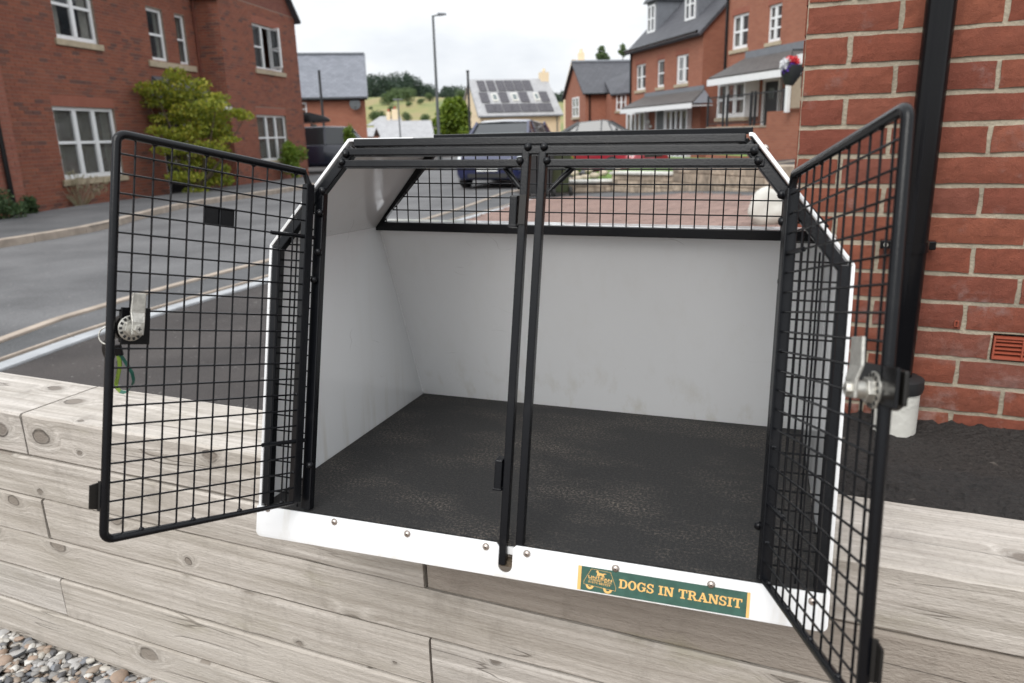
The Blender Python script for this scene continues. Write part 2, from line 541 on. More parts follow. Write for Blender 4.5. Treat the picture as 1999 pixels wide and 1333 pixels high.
brick_mat('street_brick', [(0.25, 0.085, 0.052), (0.29, 0.095, 0.056), (0.21, 0.068, 0.046), (0.31, 0.105, 0.06), (0.10, 0.055, 0.05)], white=0.15)
brick_mat('pink_brick', [(0.29, 0.105, 0.07), (0.33, 0.12, 0.08), (0.25, 0.085, 0.06)], white=0.15)
brick_mat('arch_brick', [(0.34, 0.125, 0.082), (0.31, 0.108, 0.072)], white=0.05)
tile_mat('slate_tiles', (0.13, 0.14, 0.165), (0.19, 0.20, 0.23), 0.3, 0.22)
tile_mat('grey_tiles', (0.055, 0.057, 0.066), (0.075, 0.076, 0.088), 0.33, 0.3)
tile_mat('pale_slates', (0.30, 0.30, 0.31), (0.38, 0.38, 0.39), 0.4, 0.3)
tile_mat('brown_tiles', (0.075, 0.068, 0.066), (0.10, 0.092, 0.088), 0.33, 0.18)
leaf_mat('acer_leaf', (0.07, 0.10, 0.010), (0.22, 0.26, 0.018), (0.46, 0.40, 0.05))
leaf_mat('shrub_leaf', (0.025, 0.05, 0.018), (0.045, 0.085, 0.03), (0.09, 0.14, 0.045))
leaf_mat('bright_leaf', (0.07, 0.13, 0.012), (0.14, 0.22, 0.02), (0.25, 0.32, 0.04))
leaf_mat('pale_leaf', (0.30, 0.29, 0.15), (0.42, 0.38, 0.26), (0.5, 0.36, 0.32))
leaf_mat('tree_leaf', (0.05, 0.095, 0.010), (0.13, 0.20, 0.014), (0.26, 0.32, 0.03))
leaf_mat('dark_leaf', (0.022, 0.040, 0.032), (0.032, 0.058, 0.038), (0.05, 0.08, 0.04))
leaf_mat('mid_leaf', (0.06, 0.10, 0.045), (0.10, 0.15, 0.06), (0.15, 0.21, 0.08))
timber_mat('timber', (0.32, 0.288, 0.255), (0.63, 0.59, 0.545), stain=(0.24, 0.215, 0.17))
timber_mat('timber_grey', (0.25, 0.215, 0.185), (0.37, 0.33, 0.29), stain=(0.13, 0.105, 0.085), rough_grain=1.8)


def hammered():
    m, nt, bs = new_mat('hammered_black')
    t = N(nt, 'ShaderNodeTexCoord')
    g = N(nt, 'ShaderNodeNewGeometry')
    vv = N(nt, 'ShaderNodeTexVoronoi')
    vv.inputs['Scale'].default_value = 420
    nt.links.new(g.outputs['Position'], vv.inputs['Vector'])
    v = vv.outputs['Distance']
    d = noise_n(nt, g.outputs['Position'], 40, 3)
    c = ramp(nt, d, 0.55, 0.8, (0.0035, 0.004, 0.0055), (0.009, 0.009, 0.010))
    nt.links.new(c, bs.inputs['Base Color'])
    bs.inputs['Roughness'].default_value = 0.27
    bs.inputs['Specular IOR Level'].default_value = 0.27
    bump(nt, bs, v, 0.00006)


hammered()


def mat_rubber():
    m, nt, bs = new_mat('mat_rubber')
    t = N(nt, 'ShaderNodeTexCoord')
    o = t.outputs['Object']
    fine = noise_n(nt, o, 230, 4, 0.85)
    patch = noise_n(nt, mapping(nt, o, (0.8, 1.6, 1)), 5.5, 5, 0.6)
    sp = math_n(nt, 'MULTIPLY', ramp(nt, fine, 0.50, 0.62), math_n(nt, 'ADD', 0.10, math_n(nt, 'MULTIPLY', ramp(nt, patch, 0.46, 0.70), 0.7)))
    c = mix_col(nt, sp, (0.013, 0.013, 0.0135), (0.28, 0.235, 0.19))
    nt.links.new(c, bs.inputs['Base Color'])
    bs.inputs['Roughness'].default_value = 0.7
    bump(nt, bs, fine, 0.0022)


mat_rubber()


def shell_white():
    m, nt, bs = new_mat('shell_white')
    t = N(nt, 'ShaderNodeTexCoord')
    o = t.outputs['Object']
    a = noise_n(nt, mapping(nt, o, (6, 6, 2)), 4, 5, 0.65)
    b = noise_n(nt, mapping(nt, o, (9, 9, 9)), 9, 4, 0.8)
    c = mix_col(nt, ramp(nt, a, 0.60, 0.9, (0, 0, 0), (0.3,) * 3), (0.78, 0.785, 0.79), (0.72, 0.705, 0.66))
    c = mix_col(nt, ramp(nt, b, 0.69, 0.75, (0, 0, 0), (0.5,) * 3), c, (0.34, 0.31, 0.26))
    sc1 = noise_n(nt, mapping(nt, o, (30, 30, 3), (4, 0, 0)), 1.0, 5, 0.6)
    sz_ = N(nt, 'ShaderNodeSeparateXYZ')
    nt.links.new(o, sz_.inputs[0])
    low = ramp(nt, sz_.outputs[2], 0.0, 0.12, (1, 1, 1), (0.12, 0.12, 0.12))       # dirt splashed up from the mat
    c = mix_col(nt, math_n(nt, 'MULTIPLY', low, ramp(nt, sc1, 0.52, 0.75, (0, 0, 0), (0.5,) * 3)), c, (0.50, 0.45, 0.34))
    ln = math_n(nt, 'ABSOLUTE', math_n(nt, 'SUBTRACT', noise_n(nt, mapping(nt, o, (7, 7, 11)), 1.0, 2, 0.4), 0.5))
    lm = noise_n(nt, mapping(nt, o, (3, 3, 3), (1, 8, 2)), 3.0, 3)
    c = mix_col(nt, math_n(nt, 'MULTIPLY', ramp(nt, ln, 0.0008, 0.002, (1, 1, 1), (0, 0, 0)), ramp(nt, lm, 0.60, 0.66, (0, 0, 0), (0.5,) * 3)), c, (0.35, 0.33, 0.30))
    nt.links.new(c, bs.inputs['Base Color'])
    bs.inputs['Roughness'].default_value = 0.22
    bs.inputs['Specular IOR Level'].default_value = 0.45
    r = ramp(nt, a, 0.3, 0.8, (0.07,) * 3, (0.16,) * 3)
    nt.links.new(r, bs.inputs['Roughness'])


shell_white()


def glass(name, col, rough=0.05, alpha=None):
    m, nt, bs = new_mat(name)
    bs.inputs['Base Color'].default_value = (*col, 1)
    bs.inputs['Roughness'].default_value = rough
    bs.inputs['Specular IOR Level'].default_value = 0.8
    if alpha is not None:
        tr = N(nt, 'ShaderNodeBsdfTransparent')
        ms = N(nt, 'ShaderNodeMixShader')
        ms.inputs[0].default_value = alpha
        nt.links.new(tr.outputs[0], ms.inputs[1])
        nt.links.new(bs.outputs[0], ms.inputs[2])
        nt.links.new(ms.outputs[0], nt.nodes['Material Output'].inputs[0])


glass('window_glass', (0.03, 0.035, 0.04), 0.06, 0.28)
glass('car_glass', (0.02, 0.024, 0.028), 0.06)
glass('screen_glass', (0.10, 0.125, 0.125), 0.15)


def field_mat():
    m, nt, bs = new_mat('field')
    g = N(nt, 'ShaderNodeNewGeometry')
    n = noise_n(nt, mapping(nt, g.outputs['Position'], (0.035, 0.010, 0.035)), 1.0, 6, 0.65)
    r = nt.nodes.new('ShaderNodeValToRGB')
    r.color_ramp.elements[0].position = 0.35
    r.color_ramp.elements[0].color = (0.12, 0.16, 0.05, 1)
    r.color_ramp.elements[1].position = 0.62
    r.color_ramp.elements[1].color = (0.27, 0.20, 0.10, 1)
    e = r.color_ramp.elements.new(0.5)
    e.color = (0.22, 0.21, 0.075, 1)
    nt.links.new(n, r.inputs[0])
    nt.links.new(r.outputs[0], bs.inputs['Base Color'])
    bs.inputs['Roughness'].default_value = 0.95


field_mat()


def pebble_mat():
    m, nt, bs = new_mat('pebbles')
    g = N(nt, 'ShaderNodeNewGeometry')
    r = nt.nodes.new('ShaderNodeValToRGB')
    cols = [(0.09, 0.09, 0.095), (0.26, 0.25, 0.24), (0.38, 0.36, 0.33), (0.19, 0.20, 0.22), (0.48, 0.45, 0.40), (0.30, 0.24, 0.19), (0.33, 0.24, 0.18), (0.62, 0.60, 0.56), (0.23, 0.22, 0.21), (0.42, 0.41, 0.40), (0.15, 0.15, 0.155)]
    r.color_ramp.interpolation = 'CONSTANT'
    r.color_ramp.elements[0].color = (*cols[0], 1)
    r.color_ramp.elements[1].position = 0.9
    r.color_ramp.elements[1].color = (*cols[-1], 1)
    for i, c in enumerate(cols[1:-1]):
        e = r.color_ramp.elements.new((i + 1) / len(cols))
        e.color = (*c, 1)
    nt.links.new(g.outputs['Random Per Island'], r.inputs[0])
    n = noise_n(nt, mapping(nt, g.outputs['Position'], (1, 1, 3)), 70, 4, 0.6)
    c = mix_col(nt, ramp(nt, n, 0.4, 0.8, (0, 0, 0), (0.5,) * 3), r.outputs[0], (0.14, 0.13, 0.12))
    nt.links.new(c, bs.inputs['Base Color'])
    bs.inputs['Roughness'].default_value = 0.6
    bump(nt, bs, n, 0.001)


pebble_mat()


# ------------------------------------------------------------------ mesh helpers
class MB:
    def __init__(self):
        self.v, self.f, self.uv = [], [], {}

    def add(self, vs, fs):
        b = len(self.v)
        self.v += [Vector(p) for p in vs]
        self.f += [tuple(b + i for i in f) for f in fs]
        return self

    def box(self, x0, x1, y0, y1, z0, z1):
        return self.hexa([(x0, y0, z0), (x1, y0, z0), (x1, y1, z0), (x0, y1, z0), (x0, y0, z1), (x1, y0, z1), (x1, y1, z1), (x0, y1, z1)])

    def hexa(self, p):
        return self.add(p, [(3, 2, 1, 0), (4, 5, 6, 7), (0, 1, 5, 4), (1, 2, 6, 5), (2, 3, 7, 6), (3, 0, 4, 7)])

    def quad(self, a, b, c, d):
        return self.add([a, b, c, d], [(0, 1, 2, 3)])

    def poly(self, pts):
        return self.add(pts, [tuple(range(len(pts)))])

    def prism(self, pts, vec):
        """closed prism of a polygon pushed along vec"""
        n = len(pts)
        vec = Vector(vec)
        a = [Vector(p) for p in pts]
        b = [p + vec for p in a]
        return self.add(a + b, [tuple(reversed(range(n))), tuple(range(n, 2 * n))] + [(i, (i + 1) % n, n + (i + 1) % n, n + i) for i in range(n)])

    def bar(self, p, q, w, d, nrm):
        """rectangular bar from p to q, d deep along nrm, w wide across"""
        p, q, nrm = Vector(p), Vector(q), Vector(nrm).normalized()
        ax = (q - p).normalized()
        s = ax.cross(nrm).normalized() * (w / 2)
        e = nrm * (d / 2)
        return self.hexa([p - s - e, p + s - e, p + s + e, p - s + e, q - s - e, q + s - e, q + s + e, q - s + e])

    def tube(self, pts, r, n=8, cap=True, closed=False):
        pts = [Vector(p) for p in pts]
        rings = []
        m = len(pts)
        ref = None
        for i, p in enumerate(pts):
            if closed:
                t = (pts[(i + 1) % m] - pts[i - 1]).normalized()
            else:
                t = (pts[min(i + 1, m - 1)] - pts[max(i - 1, 0)]).normalized()
            if ref is None:
                ref = t.orthogonal().normalized()
            ref = (ref - t * ref.dot(t)).normalized()
            b = t.cross(ref)
            rr = r[i] if isinstance(r, (list, tuple)) else r
            rings.append([p + (ref * math.cos(2 * math.pi * k / n) + b * math.sin(2 * math.pi * k / n)) * rr for k in range(n)])
        vs = [v for ring in rings for v in ring]
        fs = []
        for i in range(m if closed else m - 1):
            j = (i + 1) % m
            for k in range(n):
                fs.append((i * n + k, i * n + (k + 1) % n, j * n + (k + 1) % n, j * n + k))
        if cap and not closed:
            fs.append(tuple(reversed(range(n))))
            fs.append(tuple(range((m - 1) * n, m * n)))
        return self.add(vs, fs)

    def disc(self, c, nrm, r, h, n=20, r2=None):
        c, nrm = Vector(c), Vector(nrm).normalized()
        return self.tube([c, c + nrm * h], [r, r if r2 is None else r2], n)

    def ball(self, c, r, nu=10, nv=6, sq=(1, 1, 1), rot=None, jit=0.0):
        c = Vector(c)
        vs = [Vector((0, 0, -1))]
        for j in range(1, nv):
            th = math.pi * j / nv
            for i in range(nu):
                a = 2 * math.pi * i / nu
                vs.append(Vector((math.sin(th) * math.cos(a), math.sin(th) * math.sin(a), -math.cos(th))))
        vs.append(Vector((0, 0, 1)))
        out = []
        for v in vs:
            if jit:
                v = v * (1 + uni(-jit, jit))
            v = Vector((v.x * sq[0], v.y * sq[1], v.z * sq[2])) * r
            if rot:
                v = rot @ v
            out.append(c + v)
        fs = [(0, 1 + (i + 1) % nu, 1 + i) for i in range(nu)]
        for j in range(nv - 2):
            for i in range(nu):
                a, b = 1 + j * nu + i, 1 + j * nu + (i + 1) % nu
                fs.append((a, b, b + nu, a + nu))
        L = len(vs) - 1
        fs += [(1 + (nv - 2) * nu + i, 1 + (nv - 2) * nu + (i + 1) % nu, L) for i in range(nu)]
        return self.add(out, fs)

    def mesh(self, name, mat, smooth=False, bevel=0, seg=2, ang=50):
        me = bpy.data.meshes.new(name)
        me.from_pydata([tuple(v) for v in self.v], [], self.f)
        if bevel or True:
            bm = bmesh.new()
            bm.from_mesh(me)
            bmesh.ops.recalc_face_normals(bm, faces=bm.faces)
            if bevel:
                es = [e for e in bm.edges if len(e.link_faces) == 2 and e.calc_face_angle(0) > 0.5]
                bmesh.ops.bevel(bm, geom=es, offset=bevel, segments=seg, affect='EDGES', profile=0.6)
            bm.to_mesh(me)
            bm.free()
        me.materials.append(MATS[mat])
        if smooth:
            for p in me.polygons:
                p.use_smooth = True
            try:
                me.set_sharp_from_angle(angle=math.radians(ang))
            except Exception:
                pass
        return me


def link(name, me, parent=None, mtx=None):
    o = bpy.data.objects.new(name, me)
    sc.collection.objects.link(o)
    if parent is not None:
        o.parent = parent
    if mtx is not None:
        o.matrix_local = mtx
    return o


def obj(name, mb, mat, parent=None, smooth=False, bevel=0, mtx=None, seg=2):
    return link(name, mb.mesh(name, mat, smooth, bevel, seg), parent, mtx)


def thing(name, label, cat, mtx=None, group=None):
    o = bpy.data.objects.new(name, None)
    sc.collection.objects.link(o)
    o.empty_display_size = 0.1
    if mtx is not None:
        if isinstance(mtx, Vector):
            mtx = Matrix.Translation(mtx)
        o.matrix_world = mtx
    tag(o, label, cat, group)
    return o


def tag(o, label, cat, group=None):
    o['label'] = label
    o['category'] = cat
    if group:
        o['group'] = group
    return o


def struct(o):
    o['kind'] = 'structure'
    return o


def stuff(o):
    o['kind'] = 'stuff'
    return o


def frame(o, ux, uz=Vector((0, 0, 1))):
    """matrix with x = ux, z = uz at o"""
    ux = Vector(ux).normalized()
    uz = Vector(uz).normalized()
    uy = uz.cross(ux)
    m = Matrix((ux, uy, uz)).transposed().to_4x4()
    m.translation = o
    return m


def uv_planar(me, ux, uv):
    lay = me.uv_layers.new(name='UVMap')
    ux, uv = Vector(ux), Vector(uv)
    for l in me.loops:
        p = me.vertices[l.vertex_index].co
        lay.data[l.index].uv = (p.dot(ux), p.dot(uv))


exec_parts = []


def holes_wall(x0, x1, z0, z1, holes, y0, y1):
    """slab in local xz with rectangular openings, outer faces only"""
    xs = sorted({x0, x1, *[min(max(v, x0), x1) for h in holes for v in (h[0], h[2])]})
    zs = sorted({z0, z1, *[min(max(v, z0), z1) for h in holes for v in (h[1], h[3])]})
    mb = MB()

    def solid(i, j):
        if i < 0 or j < 0 or i >= len(xs) - 1 or j >= len(zs) - 1:
            return False
        cx, cz = (xs[i] + xs[i + 1]) / 2, (zs[j] + zs[j + 1]) / 2
        return not any(h[0] < cx < h[2] and h[1] < cz < h[3] for h in holes)
    for i in range(len(xs) - 1):
        for j in range(len(zs) - 1):
            if not solid(i, j):
                continue
            a, b, c, d = xs[i], xs[i + 1], zs[j], zs[j + 1]
            mb.quad((a, y0, c), (b, y0, c), (b, y0, d), (a, y0, d))
            mb.quad((b, y1, c), (a, y1, c), (a, y1, d), (b, y1, d))
            if not solid(i - 1, j):
                mb.quad((a, y1, c), (a, y0, c), (a, y0, d), (a, y1, d))
            if not solid(i + 1, j):
                mb.quad((b, y0, c), (b, y1, c), (b, y1, d), (b, y0, d))
            if not solid(i, j - 1):
                mb.quad((a, y1, c), (b, y1, c), (b, y0, c), (a, y0, c))
            if not solid(i, j + 1):
                mb.quad((a, y0, d), (b, y0, d), (b, y1, d), (a, y1, d))
    return mb


def brick_mesh(w, h, d, mat, fine):
    """a single brick, front face towards -y at y=0, origin at its centre"""
    if not fine:
        return MB().box(-w / 2, w / 2, 0, d, -h / 2, h / 2).mesh('brick', mat)
    nx, nz = 6, 3
    mb = MB()
    J = 0.0016
    g = []
    for j in range(nz + 1):
        for i in range(nx + 1):
            edge = i in (0, nx) or j in (0, nz)
            x = -w / 2 + w * i / nx
            z = -h / 2 + h * j / nz
            y = uni(0, 0.0012)
            if edge:
                y += uni(0.001, 0.0035)
            if i in (0, nx):
                x += uni(-J, J)
            if j in (0, nz):
                z += uni(-J, J)
            g.append((x, y, z))
    fs = []
    W = nx + 1
    for j in range(nz):
        for i in range(nx):
            fs.append((j * W + i, j * W + i + 1, (j + 1) * W + i + 1, (j + 1) * W + i))
    loop = [i for i in range(W)] + [j * W + nx for j in range(1, nz + 1)] + [nz * W + i for i in range(nx - 1, -1, -1)] + [j * W for j in range(nz - 1, 0, -1)]
    b = len(g)
    back = [(g[k][0], d, g[k][2]) for k in loop]
    n = len(loop)
    for k in range(n):
        fs.append((loop[(k + 1) % n], loop[k], b + k, b + (k + 1) % n))
    mb.add(g + back, fs)
    return mb.mesh('brick', mat)


def lay_bricks(parent, M, x0, x1, z0, z1, holes, mat, course=0.075, length=0.225, joint=0.01, depth=0.06, nmax=300, fine=False, parity=0, y=0.0, x_start=None, name='brick'):
    """bricks laid course by course; the nearest ones are parts of their own, the rest one joined part"""
    cells = []
    nz = int(math.ceil((z1 - z0) / course - 1e-6))
    xs0 = x0 if x_start is None else x_start
    for r in range(nz):
        za = z0 + r * course + joint / 2
        zb = min(z1, z0 + (r + 1) * course) - joint / 2
        if zb - za < 0.02:
            continue
        off = 0 if (r + parity) % 2 else length / 2
        k = -1
        while True:
            xa = xs0 + k * length + off
            xb = xa + length
            k += 1
            if xa >= x1:
                break
            segs = [(max(xa, x0), min(xb, x1))]
            zc = (za + zb) / 2
            for h in holes:
                if h[1] < zc < h[3]:
                    ns = []
                    for a, b in segs:
                        if b <= h[0] or a >= h[2]:
                            ns.append((a, b))
                        else:
                            if a < h[0]:
                                ns.append((a, h[0]))
                            if b > h[2]:
                                ns.append((h[2], b))
                    segs = ns
            for a, b in segs:
                if b - a > 0.03:
                    cells.append((a + joint / 2, b - joint / 2, za, zb))
    PW = parent.matrix_world if parent else Matrix()
    W = PW @ M

    def dist(c):
        p = W @ Vector(((c[0] + c[1]) / 2, y, (c[2] + c[3]) / 2))
        q = RW @ p
        if q.z < 0.2:
            return 1e6
        px, py = CXP + FPX * q.x / q.z, CYP + FPX * q.y / q.z
        out = 0 if (-30 < px < 2030 and -30 < py < 1360) else 500
        return p.length + out
    cells.sort(key=dist)
    cache = {}
    for c in cells[:nmax]:
        w, h = round(c[1] - c[0], 3), round(c[3] - c[2], 3)
        key = (w, h, random.randrange(4) if fine else 0)
        if key not in cache:
            cache[key] = brick_mesh(w, h, depth, mat, fine)
        yy = y + (uni(-0.0012, 0.0012) if fine else uni(-0.003, 0.003))
        m = M @ Matrix.Translation(((c[0] + c[1]) / 2, yy, (c[2] + c[3]) / 2))
        if fine:
            m = m @ Matrix.Rotation(uni(-0.006, 0.006), 4, 'Y') @ Matrix.Rotation(uni(-0.01, 0.01), 4, 'X')
        link(name, cache[key], parent, m)
    if cells[nmax:]:
        mb = MB()
        for c in cells[nmax:]:
            yy = y + uni(-0.003, 0.003)
            mb.box(c[0], c[1], yy, yy + depth, c[2], c[3])
        stuff(obj('brickwork', mb, mat, parent, mtx=M))
    return cells


# ================================================================== GROUND
def grid_sheet(name, xs, ys, lift, mat):
    mb = MB()
    for yv in ys:
        for xv in xs:
            mb.v.append(Vector((xv, yv, G(xv, yv) + lift)))
    n = len(xs)
    for j in range(len(ys) - 1):
        for i in range(n - 1):
            mb.f.append((j * n + i, j * n + i + 1, (j + 1) * n + i + 1, (j + 1) * n + i))
    return struct(obj(name, mb, mat, smooth=True))


def wall_pt(s, t, z=0.0):
    p = WU * s + WN * t
    return Vector((p.x, p.y, z))


# the driveway behind the timber wall, laid out in the wall's own directions so that it ends at the wall
def st_sheet(name, ss, ts, lift, mat, jit=0.0):
    mb = MB()
    for t in ts:
        for s in ss:
            p = wall_pt(s, t)
            mb.v.append(Vector((p.x, p.y, G(p.x, p.y) + lift + (uni(-jit, jit) if jit else 0))))
    n = len(ss)
    for j in range(len(ts) - 1):
        for i in range(n - 1):
            mb.f.append((j * n + i, j * n + i + 1, (j + 1) * n + i + 1, (j + 1) * n + i))
    return struct(obj(name, mb, mat, smooth=True))


def lin(a, b, n):
    return [a + (b - a) * i / (n - 1) for i in range(n)]


TB = WD + WTOP
ssd = lin(-60, -6, 12) + lin(-5.5, 2.6, 50) + lin(3, 60, 14)
tsd = lin(TB + 0.002, 2.6, 16) + lin(2.9, 20, 40) + lin(24, 80, 10)
st_sheet('driveway', ssd, tsd, 0.0, 'drive_asphalt')
# bed of fresh tarmac between wall and house, coarse grained
ss = lin(-0.15, 2.4, 330)
ts = lin(TB - 0.004, BK + 0.02, 170)
mb = MB()
for t in ts:
    for s in ss:
        p = wall_pt(s, t)
        e = min(1, (s + 0.15) / 0.12)
        h = mnoise.noise(Vector((s * 62, t * 62, 0))) * 0.0075 + mnoise.noise(Vector((s * 22, t * 22, 3))) * 0.005
        edge = 0.012 * math.exp(-((BK - t) / 0.05) ** 2) * (1 + mnoise.noise(Vector((s * 30, 1, 1))))
        mb.v.append(Vector((p.x, p.y, G(p.x, p.y) + 0.008 * e + h * e + edge * e - 0.012 * (1 - e))))
for j in range(len(ts) - 1):
    for i in range(len(ss) - 1):
        n = len(ss)
        mb.f.append((j * n + i, j * n + i + 1, (j + 1) * n + i + 1, (j + 1) * n + i))
struct(obj('tarmac_bed', mb, 'near_tarmac', smooth=True))
# everything beyond: one big sheet a little lower than the driveway
mb = MB()
far_r = [(-2600, -1.34), (2600, -1.34)]
xs = [-2600, -300, -80, -30, 0, 30, 80, 300, 2600]
ys = [6, 20, 60, 80, 120, 300, 900, 3000]
for yv in ys:
    for xv in xs:
        z = -1.36 if yv < 90 else -1.36 - min(12, (yv - 90) * 0.05)
        mb.v.append(Vector((xv, yv, z)))
for j in range(len(ys) - 1):
    for i in range(len(xs) - 1):
        n = len(xs)
        mb.f.append((j * n + i, j * n + i + 1, (j + 1) * n + i + 1, (j + 1) * n + i))
struct(obj('ground', mb, 'grass_green'))
# ground on the camera's side of the wall
GZ = -1.165
mb = MB()
a, b, c, d_ = wall_pt(-60, WD + 0.05), wall_pt(60, WD + 0.05), wall_pt(60, -60), wall_pt(-60, -60)
mb.poly([(p.x, p.y, GZ) for p in (d_, c, b, a)])
struct(obj('lower_ground', mb, 'soil'))


def resample(pts, n):
    pts = [Vector((p.x, p.y, 0)) for p in pts]
    L = [0]
    for i in range(1, len(pts)):
        L.append(L[-1] + (pts[i] - pts[i - 1]).length)
    out = []
    for k in range(n):
        t = L[-1] * k / (n - 1)
        i = max(j for j in range(len(L)) if L[j] <= t + 1e-9)
        i = min(i, len(pts) - 2)
        u = (t - L[i]) / max(1e-9, L[i + 1] - L[i])
        out.append(pts[i].lerp(pts[i + 1], u))
    return out


def smooth_line(pts, it=2):
    for _ in range(it):
        q = [pts[0]]
        for a, b in zip(pts, pts[1:]):
            q += [a * 0.75 + b * 0.25, a * 0.25 + b * 0.75]
        q.append(pts[-1])
        pts = q
    return pts


def ribbon(name, A, B_, lift, mat, n=60, m=6):
    A, B_ = resample(A, n), resample(B_, n)
    mb = MB()
    for p, q in zip(A, B_):
        for k in range(m + 1):
            r = p.lerp(q, k / m)
            mb.v.append(Vector((r.x, r.y, G(r.x, r.y) + lift)))
    for i in range(n - 1):
        for k in range(m):
            mb.f.append((i * (m + 1) + k, i * (m + 1) + k + 1, (i + 1) * (m + 1) + k + 1, (i + 1) * (m + 1) + k))
    return struct(obj(name, mb, mat, smooth=True))


def extend(pts, a, b):
    d0 = (pts[0] - pts[1]).normalized() * a
    d1 = (pts[-1] - pts[-2]).normalized() * b
    return [pts[0] + d0] + pts + [pts[-1] + d1]


white_l = smooth_line(extend([on_g(*q) for q in ((0, 710), (250, 620), (505, 550), (885, 430), (995, 402), (1036, 387))], 5, 0.0))
near_l = smooth_line(extend([on_g(*q) for q in ((0, 665), (150, 610), (480, 520), (835, 430), (995, 373))], 5, 0.0))
near_l = near_l + [near_l[-1] + Vector((1.6, 1.0, 0)), near_l[-1] + Vector((6, 2.0, 0)), near_l[-1] + Vector((22, 4.0, 0))]
far_l = smooth_line(extend([on_g(*q) for q in ((0, 485), (110, 466), (210, 449), (300, 420), (400, 399), (480, 388), (600, 369))], 6, 18))
house_l = smooth_line(extend([on_g(*q) for q in ((0, 437), (170, 408), (330, 388), (470, 368), (600, 350))], 6, 18))
ribbon('road', near_l, far_l, 0.004, 'road_asphalt')
ribbon('verge_path', white_l, near_l[:-3], 0.010, 'path_asphalt', m=3)
ribbon('pavement', far_l, house_l, 0.10, 'path_asphalt')
# road beyond the bend
mb = MB()
for y0_, y1_ in ((17, 24),):
    pass


def kerb(name, line, w, h, mat, piece=0.915, side=1, z0=0.0, nmax=70, gap=0.006):
    """kerb laid stone by stone along a line"""
    root = thing(name, '', '', Matrix())
    del root['label'], root['category']
    root['kind'] = 'structure'
    L = 0
    for a, b in zip(line, line[1:]):
        L += (Vector((b.x, b.y, 0)) - Vector((a.x, a.y, 0))).length
    n = max(2, int(L / piece) + 1)
    pts = resample(line, n)
    for i in range(n - 1):
        p, q = pts[i], pts[i + 1]
        d = (q - p)
        ln = d.length - gap
        d.normalize()
        if (p + q).length / 2 > 40:
            continue
        nn = Vector((-d.y, d.x, 0)) * side
        p = p + d * gap / 2
        q = p + d * ln
        zp, zq = G(p.x, p.y) + z0, G(q.x, q.y) + z0
        mb = MB().hexa([Vector((p.x, p.y, zp - 0.1)), Vector((q.x, q.y, zq - 0.1)), Vector((q.x, q.y, zq - 0.1)) + nn * w, Vector((p.x, p.y, zp - 0.1)) + nn * w,
                        Vector((p.x, p.y, zp + h)), Vector((q.x, q.y, zq + h)), Vector((q.x, q.y, zq + h)) + nn * w, Vector((p.x, p.y, zp + h)) + nn * w])
        obj('kerb_stone', mb, mat, root, bevel=0.012)
    return root


kerb('far_kerb', far_l, 0.15, 0.11, 'kerb_stone', side=1)
kerb('near_kerb', near_l, 0.085, 0.03, 'kerb_stone', side=-1)
kerb('drive_edging', white_l, 0.035, 0.03, 'kerb_stone', side=1)
kerb('drive_channel', [p + Vector((0.03, -0.02, 0)) for p in white_l], 0.13, 0.022, 'kerb_sky_tint', side=-1)

# block paving on the neighbour's drive
pav = thing('block_paving', '', '', Matrix())
del pav['label'], pav['category']
pav['kind'] = 'structure'
PP = [on_g(*q) for q in ((700, 505), (1036, 391), (1142, 384), (1330, 380), (1520, 389), (1640, 420), (1560, 470), (1200, 560))]


def inside(x, y, poly):
    c = False
    n = len(poly)
    for i in range(n):
        a, b = poly[i], poly[(i + 1) % n]
        if (a.y > y) != (b.y > y) and x < (b.x - a.x) * (y - a.y) / (b.y - a.y) + a.x:
            c = not c
    return c


cells = []
ang = math.radians(-23)
cu, cv = Vector((math.cos(ang), math.sin(ang), 0)), Vector((-math.sin(ang), math.cos(ang), 0))
for j in range(0, 160):
    for i in range(-40, 40):
        cx = i * 0.205 + (0.1025 if j % 2 else 0)
        cyy = 3.0 + j * 0.103
        p = cu * cx + cv * cyy
        if inside(p.x, p.y, PP):
            cells.append((p.length, p))
cells.sort(key=lambda c: c[0])


def paver_pts(p):
    r = []
    lift = 0.022 + uni(0, 0.004)
    for zz in (-0.03, 1):
        for sx_, sy_ in ((-1, -1), (1, -1), (1, 1), (-1, 1)):
            q = p + cu * (sx_ * 0.1) + cv * (sy_ * 0.0495)
            r.append(Vector((q.x, q.y, G(q.x, q.y) + (lift if zz == 1 else -0.03))))
    return r


def seen(p):
    x_, y_ = px_of(p)
    return 690 < x_ < 1660 and 370 < y_ < 470


vis = [c for c in cells if seen(c[1])]
rest = [c for c in cells if not seen(c[1])]
for d0, p in vis[:300]:
    obj('paver', MB().hexa(paver_pts(p)), 'paver', pav)
mb = MB()
for d0, p in vis[300:] + rest:
    mb.hexa(paver_pts(p))
stuff(obj('pavers', mb, 'paver', pav))

